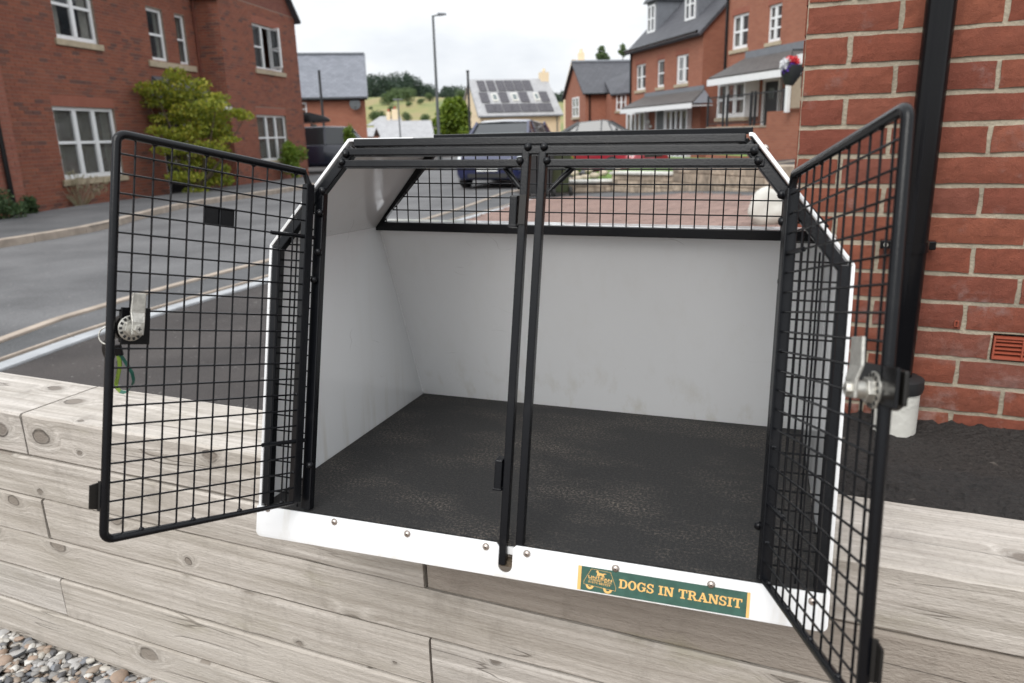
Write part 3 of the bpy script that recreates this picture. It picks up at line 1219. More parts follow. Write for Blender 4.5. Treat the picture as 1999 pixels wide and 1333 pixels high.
# ================================================================== TIMBER WALL
WALLM = frame(wall_pt(0, WD, 0), WU)          # x along the wall, y into it, z up
tw = thing('sleeper_wall', 'low retaining wall of weathered pale timber sleepers under the dog box', 'wall', WALLM)
rows = [([-4.0, -1.568, 0.86, 3.3], 0), ([-3.1, -0.591, 1.81, 4.2], 1), ([-4.0, -1.555, 0.86, 3.3], 0), ([-3.1, -0.591, 1.81, 4.2], 1), ([-4.0, -1.552, 0.86, 3.3], 0), ([-3.1, -0.591, 1.81, 4.2], 1), ([-4.0, -1.55, 0.86, 3.3], 0)]
for r, (js, k) in enumerate(rows):
    z1 = WZ - 0.1 * r - 0.0012
    z0 = WZ - 0.1 * (r + 1) + 0.0012
    for a, b in zip(js, js[1:]):
        me = MB()
        nst = int((b - a) / 0.03)
        c = 0.004
        ring = [(0, z0 + c), (0, (z0 + z1) / 2), (0, z1 - c), (c, z1), (WTOP / 2, z1), (WTOP - c, z1), (WTOP, z1 - c), (WTOP, z0 + c), (WTOP - c, z0), (c, z0)]
        sd = uni(0, 50)
        for i in range(nst + 1):
            xx = a + 0.002 + (b - a - 0.004) * i / nst
            for q, (yy, zz) in enumerate(ring):
                e = mnoise.noise(Vector((xx * 9, sd, q * 3.1))) * 0.0016 + mnoise.noise(Vector((xx * 40, sd, q * 5.1))) * 0.0009
                dy = -e if q in (0, 1, 2, 3, 9) else 0
                dz = -abs(e) * 1.2 if q in (2, 3, 4, 5) else (abs(e) * 1.2 if q in (0, 9, 8) else 0)
                me.v.append(Vector((xx + (uni(0, 0.003) if i == 0 else 0), yy + dy, zz + dz)))
        k_ = len(ring)
        for i in range(nst):
            for q in range(k_):
                me.f.append((i * k_ + q, i * k_ + (q + 1) % k_, (i + 1) * k_ + (q + 1) % k_, (i + 1) * k_ + q))
        me.f.append(tuple(range(k_)))
        me.f.append(tuple(reversed(range(nst * k_, nst * k_ + k_))))
        o = link('sleeper', me.mesh('sleeper', 'timber_grey' if (r == 1 and a > -1) or (r == 0 and b > 3) else 'timber', True, ang=24), tw)
        o.location = (0, uni(-0.002, 0.002), 0)
# cracks: thin dark splits set into the faces
# ------------------------------------------------------------------ gravel at its foot
mb = MB()
cnt = 0
base_p = wall_pt(0, WD)
for i in range(11000):
    s = uni(-3.6, 0.6) if i % 3 == 0 else uni(-2.1, -0.6)
    t = WD - 0.008 - (rnd() ** 1.3) * (1.0 if i % 3 == 0 else 0.55)
    if s > -0.2 and t > WD - 0.1 and rnd() < 0.3:
        continue
    p = wall_pt(s, t)
    big = rnd() < 0.06
    r = uni(0.005, 0.0105) * (1.7 if big else 1)
    q = Matrix.Rotation(uni(0, 6.28), 3, 'Z') @ Matrix.Rotation(uni(-0.5, 0.5), 3, 'X')
    near = s < -0.5 and t > 0.35
    if s < -2.4 and rnd() < 0.7:
        continue
    if not near and rnd() < 0.5:
        continue
    mb.ball((p.x, p.y, GZ + uni(0.0, 0.022) + r * 0.2), r, 8 if near else 5, 5 if near else 4, (1.3, uni(0.8, 1.0), uni(0.4, 0.7)), q, 0.17)
g_o = obj('gravel', mb, 'pebbles', smooth=True)
g_o['kind'] = 'stuff'
for (px, py, r) in ((135, 1303, 0.021), (178, 1272, 0.016)):
    pass

# ================================================================== NEAR BRICK HOUSE
BRM = frame(wall_pt(0, BK, 0), WU)
bh = thing('brick_house', 'red brick house corner with black downpipe close on the right behind the wall', 'house', BRM)
S0 = -0.107
Z_M = 0.222 + 0.0762 * 14
zb = 0.222 - 0.0762 * 16
pipe_air = on_pl(1941, 654, WN, BK)
pa2 = on_pl(1938, 702, WN, BK)
air_s = pipe_air.dot(WU)
row_i = round((pipe_air.z - zb) / 0.0762) - 1
air_z = zb + row_i * 0.0762
air = (air_s - 0.002, air_z + 0.002, air_s + 0.221, air_z + 0.0762)
core = holes_wall(S0 + 0.004, 3.2, zb - 0.2, Z_M, [air], 0.0065, 0.1)
obj('mortar', core, 'mortar', bh)
mb = MB()
mb.box(S0 + 0.004, 3.2, 0.105, 3.5, zb - 0.2, Z_M)
obj('inner_wall', mb, 'mortar_dark', bh)
lay_bricks(bh, Matrix(), S0, 3.2, zb, Z_M, [air], 'near_brick', course=0.0762, length=0.225, joint=0.0125, depth=0.09, nmax=300, fine=True, parity=1, x_start=S0)
lay_bricks(bh, frame(Vector((S0, 3.4, 0)), Vector((0, -1, 0))), 0, 3.39, zb, Z_M, [], 'near_brick', course=0.0762, length=0.225, joint=0.0105, depth=0.09, nmax=0, parity=0)
# air brick
ab = MB()
ax0, az0, ax1, az1 = air[0] + 0.003, air[1] + 0.006, air[2] - 0.005, air[3] - 0.008
ab.box(ax0, ax1, -0.003, 0.02, az0, az0 + 0.004)
ab.box(ax0, ax1, -0.003, 0.02, az1 - 0.004, az1)
for x in (ax0, ax0 + (ax1 - ax0) * 0.30, ax0 + (ax1 - ax0) * 0.65, ax1 - 0.004):
    ab.box(x, x + 0.004, -0.0035, 0.02, az0 + 0.004, az1 - 0.004)
abo = obj('air_brick', ab, 'terracotta_plastic', bh)
obj('backing', MB().box(ax0, ax1, 0.03, 0.034, az0, az1), 'ink', abo)
for k in range(5):
    zc = az0 + 0.008 + k * (az1 - az0 - 0.016) / 4
    obj('louvre', MB().hexa([(ax0 + 0.004, -0.001, zc - 0.004), (ax1 - 0.004, -0.001, zc - 0.004), (ax1 - 0.004, 0.018, zc + 0.001), (ax0 + 0.004, 0.018, zc + 0.001),
                             (ax0 + 0.004, -0.001, zc - 0.001), (ax1 - 0.004, -0.001, zc - 0.001), (ax1 - 0.004, 0.018, zc + 0.004), (ax0 + 0.004, 0.018, zc + 0.004)]), 'terracotta_plastic', abo)
wv_ = on_pl(1867, 632, WN, BK - 0.002)
ws = wv_.dot(WU)
wm = MB()
wm.box(ws - 0.005, ws + 0.005, -0.004, 0.01, wv_.z - 0.008, wv_.z - 0.0065)
wm.box(ws - 0.005, ws + 0.005, -0.004, 0.01, wv_.z + 0.0065, wv_.z + 0.008)
wm.box(ws - 0.005, ws - 0.0025, -0.004, 0.01, wv_.z - 0.0065, wv_.z + 0.0065)
wm.box(ws + 0.0025, ws + 0.005, -0.004, 0.01, wv_.z - 0.0065, wv_.z + 0.0065)
wo_ = obj('weep_vent', wm, 'terracotta_plastic', bh)
obj('slot', MB().box(ws - 0.0024, ws + 0.0024, 0.002, 0.006, wv_.z - 0.0064, wv_.z + 0.0064), 'ink', wo_)

# ------------------------------------------------------------------ downpipe and its gully
DPK = BK - 0.062
top_p = on_pl(1833, 0, WN, DPK)
mid_p = on_pl(1757, 735, WN, DPK)
ds = (top_p.dot(WU) + mid_p.dot(WU)) / 2
DPM = frame(wall_pt(ds, DPK, mid_p.z), WU)
dp = thing('downpipe', 'tall black plastic rainwater downpipe fixed to the near brick wall', 'downpipe', DPM)
obj('pipe', MB().tube([(0, 0, -0.06), (0, 0, 1.9)], 0.034, 24), 'black_plastic', dp, smooth=True)
br = on_pl(1788, 482, WN, DPK)
bz = br.z - mid_p.z
obj('clip', MB().tube([(0, 0, bz - 0.012), (0, 0, bz + 0.012)], 0.0375, 24), 'black_plastic', dp, smooth=True)
lug = MB()
lug.box(-0.075, -0.03, 0.02, 0.05, bz - 0.010, bz + 0.012)
lug.box(0.03, 0.055, 0.02, 0.05, bz - 0.010, bz + 0.012)
obj('lug', lug, 'black_plastic', dp, bevel=0.002)
obj('screw', MB().disc((-0.062, 0.02, bz + 0.001), (0, -1, 0), 0.006, 0.004, 12), 'zinc', dp)
gp_ = on_pl(1738, 852, WN, DPK - 0.005)
gz_t = on_pl(1752, 752, WN, DPK - 0.005).z
GPM = frame(wall_pt(gp_.dot(WU) + 0.004, DPK - 0.004, gp_.z), WU)
gu = thing('drain_pipe', 'short white drain pipe with black collar under the downpipe', 'drain pipe', GPM)
hh = gz_t - gp_.z
obj('pipe', MB().tube([(0, 0, -0.12), (0, 0, hh)], 0.056, 32), 'gull_white', gu, smooth=True)
obj('collar', MB().tube([(0, 0, hh - 0.012), (0, 0, hh + 0.002), (0, 0, hh + 0.022), (0, 0, hh + 0.028)], [0.0605, 0.0635, 0.062, 0.05], 32), 'black_rubber', gu, smooth=True)

# ================================================================== THE DOG BOX
BB = Matrix(((0.9494396546302086, 0.3132075612950219, 0.021572337919087005),
             (-0.3137831453674305, 0.9489306290380823, 0.03272306459840341),
             (-0.01022154093041591, -0.03783761119593035, 0.9992316224378579)))
BT = Vector((-0.3876849236044193, 1.0237813887601566, -0.5284887575854837))
BM = BB.to_4x4()
BM.translation = BT
W, H1, WT_, HH, LN, D0, D1 = 0.7968, 0.3823, 0.5509, 0.5336, 0.20435, 0.5892, 0.4187
MM = (W - WT_) / 2
box = thing('dog_box', 'white dog transit box with black bars and both mesh doors open on the timber wall', 'dog box', BM)


def yb(z):
    return D0 + (D1 - D0) * min(z, H1) / H1


def F(x, z, o=0.0):
    return Vector((x, LN * z + o, z))


FN = Vector((0, 1, -LN)).normalized()
prof_o = [(0, -0.016), (0, H1), (MM, HH), (W - MM, HH), (W, H1), (W, -0.016)]
TH = 0.0045


def offs(pr, d):
    out = []
    n = len(pr)
    for i, p in enumerate(pr):
        p = Vector(p)
        a = Vector(pr[i - 1]) if i else None
        b = Vector(pr[i + 1]) if i < n - 1 else None
        ns = []
        for u, v in ((a, p), (p, b)):
            if u is None or v is None:
                continue
            e = (v - u).normalized()
            ns.append(Vector((e.y, -e.x)))
        if len(ns) == 1:
            out.append(p + ns[0] * d)
        else:
            m = (ns[0] + ns[1]).normalized()
            out.append(p + m * (d / max(0.3, m.dot(ns[0]))))
    return out


prof_i = offs(prof_o, TH)
nm = ['side_panel', 'shoulder_panel', None, 'shoulder_panel', 'side_panel']
for i, n_ in enumerate(nm):
    if not n_:
        continue
    a, b, c, e = Vector(prof_o[i]), Vector(prof_o[i + 1]), Vector(prof_i[i + 1]), Vector(prof_i[i])
    front = [F(p.x, p.y) for p in (a, b, c, e)]
    back = [Vector((p.x, yb(p.y), p.y)) for p in (a, b, c, e)]
    mb = MB().add(front + back, [(0, 1, 2, 3), (7, 6, 5, 4), (0, 4, 5, 1), (1, 5, 6, 2), (2, 6, 7, 3), (3, 7, 4, 0)])
    obj(n_, mb, 'shell_white', box, bevel=0.0012, smooth=True)
# rolled roof edge flanges and front roof flange
for sgn in (0, 1):
    x0 = MM + 0.0005 if not sgn else W - MM - 0.006
    x1 = MM + 0.10 if not sgn else W - MM - 0.0005
    mb = MB().hexa([F(x0, HH - TH, 0.002), F(x1, HH - TH, 0.002), Vector((x1, yb(HH), HH - TH)), Vector((x0, yb(HH), HH - TH)),
                    F(x0, HH, 0.002), F(x1, HH, 0.002), Vector((x1, yb(HH), HH)), Vector((x0, yb(HH), HH))])
    obj('roof_flange', mb, 'shell_white', box, bevel=0.001)
bp = MB()
zt = H1 - 0.004
bp.hexa([(TH + 0.0003, yb(-0.016) - TH, -0.016), (W - TH - 0.0003, yb(-0.016) - TH, -0.016), (W - TH - 0.0003, yb(-0.016), -0.016), (TH + 0.0003, yb(-0.016), -0.016),
         (TH + 0.0003, yb(zt) - TH, zt), (W - TH - 0.0003, yb(zt) - TH, zt), (W - TH - 0.0003, yb(zt), zt), (TH + 0.0003, yb(zt), zt)])
obj('back_panel', bp, 'shell_white', box, bevel=0.001)
obj('back_ledge', MB().box(TH + 0.0006, W - TH - 0.0006, yb(zt) - TH - 0.001, yb(zt) + 0.042, zt + 0.009, zt + 0.014), 'shell_white', box, bevel=0.001)
obj('base_panel', MB().box(TH + 0.0005, W - TH - 0.0005, 0.004, yb(-0.016) - TH - 0.001, -0.017, -0.0065), 'shell_white', box)
fm = MB()
fm.hexa([(TH + 0.001, 0.006, -0.006), (W - TH - 0.001, 0.006, -0.006), (W - TH - 0.001, yb(0) - TH - 0.001, -0.006), (TH + 0.001, yb(0) - TH - 0.001, -0.006),
         (TH + 0.001, 0.006, 0), (W - TH - 0.001, 0.006, 0), (W - TH - 0.001, yb(0) - TH - 0.001, 0), (TH + 0.001, yb(0) - TH - 0.001, 0)])
obj('floor_mat', fm, 'mat_rubber', box, bevel=0.001)
# silicone seams in the inside corners
for x in (TH + 0.001, W - TH - 0.001):
    obj('seam', MB().tube([(x, yb(0.005) - TH - 0.0012, 0.004), (x, yb(H1 - 0.01) - TH - 0.0012, H1 - 0.01)], 0.0022, 8), 'shell_white', box, smooth=True)
# front lip: plate with a slot cut for the centre posts
LB = -0.0435
NX0, NX1 = 0.3835, 0.4030


def lip():
    out = []
    r = 0.008
    zt_ = 0.0015
    out.append((0.0, zt_))
    out.append((NX0 - 0.004, zt_))
    out.append((NX0, zt_ - 0.005))
    nr = (NX1 - NX0) / 2
    cx = (NX0 + NX1) / 2
    cz = -0.0365 + nr
    for k in range(0, 11):
        a = math.pi + math.pi * k / 10
        out.append((cx + nr * math.cos(a), cz + nr * math.sin(a)))
    out.append((NX1, zt_ - 0.005))
    out.append((NX1 + 0.004, zt_))
    out.append((W, zt_))
    for k in range(0, 7):
        a = -math.pi / 2 * k / 6
        out.append((W - r + r * math.cos(a), LB + r + r * math.sin(a)))
    for k in range(0, 7):
        a = -math.pi / 2 - math.pi / 2 * k / 6
        out.append((r + r * math.cos(a), LB + r + r * math.sin(a)))
    return out


lp = lip()
m_ = MB()
pts = [F(x, z, -0.004) for x, z in lp]
n = len(pts)
backp = [p + FN * 0.004 for p in pts]
m_.add(pts + backp, [tuple(range(n)), tuple(reversed(range(n, 2 * n)))] + [(i, (i + 1) % n, n + (i + 1) % n, n + i) for i in range(n)])
obj('front_lip', m_, 'shell_white', box, bevel=0.0013, smooth=True)
# underside fold of the lip
obj('slot_floor', MB().box(NX0 + 0.0005, NX1 - 0.0005, 0.0, 0.012, -0.034, -0.026), 'bark', box)
rv = []
rme = MB().tube([(0, 0, 0), (0, -0.0006, 0), (0, -0.0022, 0), (0, -0.0028, 0)], [0.0046, 0.0046, 0.0032, 0.0012], 16).mesh('rivet', 'rivet_steel', True)
pin = MB().tube([(0, -0.0024, 0), (0, -0.0031, 0)], [0.0011, 0.0010], 8).mesh('rivet_hole', 'ink')
rim = MB().tube([(0.0047 * math.cos(a * math.pi / 10), 0.0002, 0.0047 * math.sin(a * math.pi / 10)) for a in range(20)], 0.0004, 5, closed=True).mesh('rust_ring', 'bark')
leanM = frame(Vector((0, 0, 0)), Vector((1, 0, 0)), Vector((0, LN, 1)))
for x, z in ((0.0185, 0.0), (0.132, -0.004), (0.248, -0.0045), (0.365, -0.005), (0.423, -0.0055), (0.542, -0.0065), (0.661, -0.0075), (0.778, -0.008)):
    o = link('rivet', rme, box, Matrix.Translation(F(x, z - 0.001, -0.0042)) @ leanM)
    link('pin', pin, o)
    link('washer', rim, o)
# rivets on the right shoulder panel outside
se = (Vector((W, H1)) - Vector((W - MM, HH))).normalized()
sn = Vector((-se.y, 0, se.x))
if sn.z < 0:
    sn = -sn
for t in (0.12, 0.42, 0.8):
    p = Vector((W - MM, HH)).lerp(Vector((W, H1)), t)
    link('rivet', rme, box, frame(Vector((p.x, LN * p.y + 0.012, p.y)) + sn * 0.0004, Vector((0, 1, 0)), sn) @ Matrix.Rotation(math.pi / 2, 4, 'X') @ Matrix.Rotation(math.pi, 4, 'X'))

# --- black tube frame inside the front opening
TB_ = 0.0130
BKM = 'hammered_black'
fr = offs(prof_o, 0.0056 + TB_ / 2)
fr[0] = Vector((fr[0].x, 0.0015))
fr[-1] = Vector((fr[-1].x, 0.0015))


def fbar(name, a, b, w=0.0125, d=0.0125, o=0.0065, parent=None):
    A_, B_ = F(a[0], a[1], o), F(b[0], b[1], o)
    return obj(name, MB().bar(A_, B_, w, d, FN), BKM, parent or box, bevel=0.0016)


fbar('frame_bar', fr[0], (fr[1].x, fr[1].y + 0.003), TB_)
fbar('frame_bar', (fr[1].x + 0.001, fr[1].y - 0.001), (fr[2].x + 0.002, fr[2].y - 0.002), TB_, o=0.0072)
fbar('frame_bar', (fr[4].x - 0.001, fr[4].y - 0.001), (fr[3].x - 0.002, fr[3].y - 0.002), TB_, o=0.0072)
fbar('frame_bar', fr[5], (fr[4].x, fr[4].y + 0.003), TB_)
fbar('top_bar', (MM + 0.009, 0.5262), (W - MM - 0.009, 0.5262), 0.011, o=0.006)
fbar('head_bar', (0.1165, 0.5137), (W - 0.1165, 0.5137), 0.0105, o=0.005)
fbar('door_head', (0.1085, 0.4975), (0.3815, 0.4975), 0.0105, o=0.0045)
fbar('door_head', (0.4175, 0.4975), (W - 0.1085, 0.4975), 0.0105, o=0.0045)
fbar('centre_post', (0.3875, -0.03), (0.3885, 0.514), 0.0105, 0.013, 0.005)
fbar('centre_post', (0.4105, 0.0), (0.4115, 0.514), 0.0105, 0.013, 0.005)
fbar('hinge_post', (0.0795, 0.002), (0.0795, 0.462), 0.0145, 0.0125, 0.008)
fbar('hinge_post', (W - 0.0765, 0.002), (W - 0.0765, 0.462), 0.0145, 0.0125, 0.008)
# weld beads
wb = MB().ball((0, 0, 0), 0.0052, 10, 7, jit=0.10).mesh('weld', BKM, True)
for x, z in ((0.3915, 0.519), (0.4135, 0.519), (0.3815, 0.5015), (0.4185, 0.5015), (0.1215, 0.512), (0.116, 0.5005), (W - 0.1215, 0.512), (W - 0.116, 0.5005), (0.087, 0.461), (W - 0.087, 0.461),
             (0.084, 0.43), (0.084, 0.375), (0.086, 0.07), (0.079, 0.335), (W - 0.084, 0.43), (W - 0.08, 0.36), (W - 0.086, 0.07)):
    link('weld', wb, box, Matrix.Translation(F(x, z, -0.002)) @ Matrix.Rotation(uni(0, 3), 4, 'Z'))
# spring bolts between door head and centre posts
for sg, xa, xb in ((-1, 0.3545, 0.3835), (1, 0.4485, 0.4195)):
    a = F(xa, 0.4925, 0.020)
    b = F(xb, 0.462, 0.012)
    mb = MB().tube([a, a.lerp(b, 0.55), a.lerp(b, 0.56), a.lerp(b, 0.85), a.lerp(b, 0.86), b], [0.0040, 0.0040, 0.0034, 0.0034, 0.0022, 0.0022], 12)
    obj('brace', mb, BKM, box, smooth=True)
# latch keepers on the left centre post
for z0_, z1_ in ((0.4185, 0.457), (0.073, 0.112)):
    mb = MB().hexa([F(0.3715, z0_, -0.006), F(0.3818, z0_, -0.006), F(0.3818, z0_, 0.010), F(0.3715, z0_, 0.010),
                    F(0.3715, z1_, -0.006), F(0.3818, z1_, -0.006), F(0.3818, z1_, 0.010), F(0.3715, z1_, 0.010)])
    k_ = obj('latch_keeper', mb, BKM, box, bevel=0.0015)
    obj('keeper_cap', MB().bar(F(0.3705, z0_ - 0.0015, 0.001), F(0.3825, z0_ - 0.0015, 0.001), 0.003, 0.015, FN), BKM, k_, bevel=0.0006)
# recess in the centre post beside the upper keeper
obj('post_recess', MB().bar(F(0.3885, 0.42, -0.0026), F(0.389, 0.458, -0.0026), 0.009, 0.002, FN), 'dark_brown_plastic', box)

# --- wires
WR = 0.00125
wire_me = MB().tube([(0, 0, 0), (0, 0, 1)], 1.0, 7).mesh('wire', BKM, True)


def wire(p, q, parent, r=WR):
    p, q = Vector(p), Vector(q)
    d = q - p
    m = d.to_track_quat('Z', 'Y').to_matrix().to_4x4()
    m.translation = p
    m = m @ Matrix.Diagonal((r, r, d.length, 1))
    return link('wire', wire_me, parent, m)


# fixed mesh between the outer frame and the hinge posts
PITCH = 0.0228
for side in (0, 1):
    X = (lambda x: x) if not side else (lambda x: W - x)
    for x in (0.0385, 0.0585):
        zt_ = H1 + (x - 0.0146) * (HH - H1) / MM - 0.018
        wire(F(X(x), 0.0, 0.013), F(X(x), zt_, 0.013), box)
    z = 0.017
    while z < 0.45:
        xl = 0.016 if z < H1 - 0.01 else 0.016 + (z - H1 + 0.01) * MM / (HH - H1)
        if xl < 0.068:
            wire(F(X(xl), z, 0.0155), F(X(0.074), z, 0.0155), box)
        z += PITCH

# --- rear grille
zr0, zr1 = H1, HH - 0.004
rb = lambda x, z, o=0.0: Vector((x, yb(z) + o, z))
RNM = Vector((0, 1, 0))
for a, b in (((TH, zr0 + 0.001), (W - TH, zr0 + 0.001)), ((TH + 0.006, zr0 + 0.012), (MM + 0.004, zr1 - 0.008)), ((W - TH - 0.006, zr0 + 0.012), (W - MM - 0.004, zr1 - 0.008)), ((MM, zr1 - 0.006), (W - MM, zr1 - 0.006))):
    obj('grille_frame', MB().bar(rb(*a, -0.013), rb(*b, -0.013), 0.016, 0.012, RNM), BKM, box, bevel=0.0012)
x = 0.0225
while x < W - 0.01:
    zt_ = zr1 - 0.008
    if x < MM:
        zt_ = zr0 + (x - 0.004) * (HH - H1) / MM
    if x > W - MM:
        zt_ = zr0 + (W - x - 0.004) * (HH - H1) / MM
    wire(rb(x, zr0 + 0.006, -0.0085), rb(x, zt_, -0.0085), box, 0.00115)
    x += 0.02255
z = zr0 + 0.031
while z < zr1 - 0.012:
    xl = 0.004 + (z - zr0) * MM / (HH - H1)
    wire(rb(xl, z, -0.0108), rb(W - xl, z, -0.0108), box, 0.00115)
    z += 0.0243
# --- roof grille
for xa in (MM + 0.012, W - MM - 0.012):
    obj('roof_frame', MB().bar(F(xa, HH - 0.012, 0.015), rb(xa, HH - 0.012, -0.02), 0.012, 0.012, Vector((0, 0, 1))), BKM, box, bevel=0.001)
obj('roof_frame', MB().bar(rb(MM + 0.02, HH - 0.0015, -0.022), rb(W - MM - 0.02, HH - 0.0015, -0.022), 0.012, 0.012, Vector((0, 0, 1))), BKM, box, bevel=0.001)
obj('roof_frame', MB().bar(F(MM + 0.115, HH + 0.0005, 0.045), F(W - MM - 0.002, HH + 0.0035, 0.045), 0.012, 0.008, Vector((0, 0, 1))), BKM, box, bevel=0.001)
k = 0
x = MM + 0.03
while x < W - MM - 0.02:
    wire(F(x, HH - 0.0035, 0.012), rb(x, HH - 0.0035, -0.02), box)
    x += 0.0475
y = 0.16
while y < 0.33:
    wire((MM + 0.015, y, HH - 0.006), (W - MM - 0.015, y, HH - 0.006), box)
    y += 0.025


# --- doors
def door(label, xh, off, th, sg, w, h, zb_=0.0, lockp=None):
    up = Vector((0, LN, 1)).normalized()
    c, s = math.cos(th), math.sin(th)
    xx = Vector((1, 0, 0))
    yy = up.cross(xx)
    dr = xx * c + yy * s
    o = Vector((xh, LN * zb_ + off, zb_))
    m = frame(o, dr * sg, up)           # x along the door, z up, y = through the door
    R_ = 0.0052
    ch = 0.016
    r = 0.010

    def arc(cx, cz, a0, a1, n=5):
        return [(cx + r * math.cos(a0 + (a1 - a0) * i / n), 0, cz + r * math.sin(a0 + (a1 - a0) * i / n)) for i in range(n + 1)]
    pts = [(0.0, 0, 0.0)]
    pts += [(0.0, 0, h - ch), (ch * 0.55, 0, h)]
    pts += arc(w - r, h - r, math.pi / 2, 0)
    pts += arc(w - r, r, 0, -math.pi / 2)
    d = obj('door', MB().tube(pts, R_, 10, closed=True), BKM, box, smooth=True, mtx=m)
    d['label'] = label
    # square stile on the hinge side
    obj('hinge_stile', MB().bar((0, 0, 0.001), (0, 0, h - ch), 0.0125, 0.0125, (0, 1, 0)), BKM, d, bevel=0.0012)
    nv, nh = 11, 20
    for i in range(nv):
        x_ = w * (i + 1) / (nv + 1)
        wire((x_, 0.0011 * sg, 0), (x_, 0.0011 * sg, h), d)
    for i in range(nh):
        z_ = h * (i + 1) / (nh + 1)
        wire((0, -0.0012 * sg, z_), (w, -0.0012 * sg, z_), d)
    for z_ in (h * 17 / (nh + 1), h * 4 / (nh + 1)):
        wire((-0.012, -0.0012 * sg, z_), (w * 0.22, -0.0012 * sg, z_), d, 0.0030)
    for i in range(0, nv, 3):
        x_ = w * (i + 1) / (nv + 1)
        link('weld', wb, d, Matrix.Translation((x_, 0, 0.004)) @ Matrix.Diagonal((0.7, 0.6, 0.6, 1)))
        link('weld', wb, d, Matrix.Translation((x_, 0, h - 0.004)) @ Matrix.Diagonal((0.7, 0.6, 0.6, 1)))
    for i in (1, 6, 11, 16):
        link('weld', wb, d, Matrix.Translation((0.004, 0, h * (i + 1) / (nh + 1))) @ Matrix.Diagonal((0.8, 0.8, 0.6, 1)))
    return d, m


dl, ml = door('left mesh door swung open', 0.0713, -0.0143, 1.1968, -1, 0.2644, 0.4763, 0.0191)
drr, mr = door('right mesh door swung open', 0.7204, -0.0171, -1.3367, 1, 0.297, 0.4786, 0.0149)
# left door: m maps x->away from hinge. the inner (seen) face is +-y depending on the side


def inner_sign(m):
    """+1 when local +y of the door looks towards the camera"""
    Mw = BM @ m
    c = Mw.translation
    yw = Mw.to_3x3() @ Vector((0, 1, 0))
    return 1 if yw.dot(-c) > 0 else -1


def on_door(m, px, py):
    Mw = BM @ m
    nrm = Mw.to_3x3() @ Vector((0, 1, 0))
    k = nrm.dot(Mw.translation)
    p = ray(px, py) * (k / ray(px, py).dot(nrm))
    return Mw.inverted() @ p


def lock(d, m, cpx, plate, cam_px, blur=False):
    sg = inner_sign(m)
    c = on_door(m, *cpx)
    a, b = on_door(m, *plate[0]), on_door(m, *plate[1])
    x0, x1 = sorted((a.x, b.x))
    z0, z1 = sorted((a.z, b.z))
    obj('lock_plate', MB().box(x0, x1, -0.0015 + sg * 0.003, 0.0015 + sg * 0.003, z0, z1), 'black_plastic', d, bevel=0.0008)
    y0 = sg * 0.0046
    Y = Vector((0, sg, 0))
    cx, cz = c.x, c.z
    P_ = lambda dy: Vector((cx, y0 + sg * dy, cz))
    ro = 0.0152
    obj('lock_washer', MB().tube([P_(0), P_(0.0012), P_(0.002)], [ro, ro, ro * 0.93], 28), 'zinc', d, smooth=True)
    teeth = MB()
    for i in range(14):
        a_ = 2 * math.pi * i / 14
        p = Vector((cx + 0.0126 * math.cos(a_), y0 + sg * 0.00215, cz + 0.0126 * math.sin(a_)))
        t_ = Vector((-math.sin(a_), 0, math.cos(a_)))
        teeth.bar(p - t_ * 0.0015, p + t_ * 0.0015, 0.0034, 0.0006, Y)
    obj('washer_notches', teeth, 'ink', d)
    nut = MB().tube([P_(0.0018), P_(0.0075)], [0.0106, 0.0106], 6)
    obj('nut', nut, 'zinc', d, bevel=0.0006)
    obj('barrel', MB().tube([P_(0.007), P_(0.016)], [0.0072, 0.0072], 20), 'zinc', d, smooth=True)
    # cranked cam
    e = on_door(m, *cam_px)
    dx, dz = e.x - cx, e.z - cz
    # the tip stands proud of the door plane
    L_ = 0.040
    ax = Vector((dx, 0, dz)).normalized()
    ax = Vector((0.05 * (1 if dx > 0 else -1), 0, 1)).normalized()
    sd = Vector((-ax.z, 0, ax.x))
    prof = [(-0.007, 0.0160), (0.008, 0.0160), (0.019, 0.0128), (0.042, 0.0128)]
    wd_ = [0.0070, 0.0074, 0.0084, 0.0078] if not blur else [0.010, 0.011, 0.0125, 0.0115]
    mb = MB()
    th_ = 0.0028
    vs = []
    for (l, y_), w_ in zip(prof, wd_):
        for s_, t_ in ((-1, 0), (1, 0), (1, 1), (-1, 1)):
            q = Vector((cx, y0, cz)) + ax * l + sd * (s_ * w_) + Y * (y_ + t_ * th_)
            vs.append(q)
    fs = [(0, 1, 2, 3), (15, 14, 13, 12)]
    for i in range(3):
        for k in range(4):
            fs.append((i * 4 + k, i * 4 + (k + 1) % 4, (i + 1) * 4 + (k + 1) % 4, (i + 1) * 4 + k))
    mb.add(vs, fs)
    obj('cam_lever', mb, 'zinc', d, bevel=0.0009, seg=3)
    obj('bolt_head', MB().tube([P_(0.018), P_(0.0225)], [0.0060, 0.0056], 6), 'zinc', d, bevel=0.0005)
    cr_ = MB()
    cr_.bar(P_(0.0226) - sd * 0.0022, P_(0.0226) + sd * 0.0022, 0.0009, 0.0005, Y)
    cr_.bar(P_(0.0227) - ax * 0.0022, P_(0.0227) + ax * 0.0022, 0.0009, 0.0005, Y)
    obj('cross_slot', cr_, 'ink', d)
    # lock body on the outer face
    obj('lock_body', MB().tube([Vector((cx, -sg * 0.001, cz)), Vector((cx, -sg * 0.014, cz)), Vector((cx, -sg * 0.017, cz))], [0.016, 0.0155, 0.013], 28), 'dark_brown_plastic', d, smooth=True)
    obj('lock_housing', MB().box(x0 + 0.002, x1 - 0.001, *sorted((-sg * 0.002, -sg * 0.006)), z0 + 0.002, z1 - 0.002), 'dark_brown_plastic', d, bevel=0.002)
    return cx, cz, sg


lcx, lcz, lsg = lock(dl, ml, (252, 640), ((291, 601), (232, 672)), (263, 576))
rcx, rcz, rsg = lock(drr, mr, (1717, 762), ((1690, 706), (1757, 800)), (1690, 670), True)
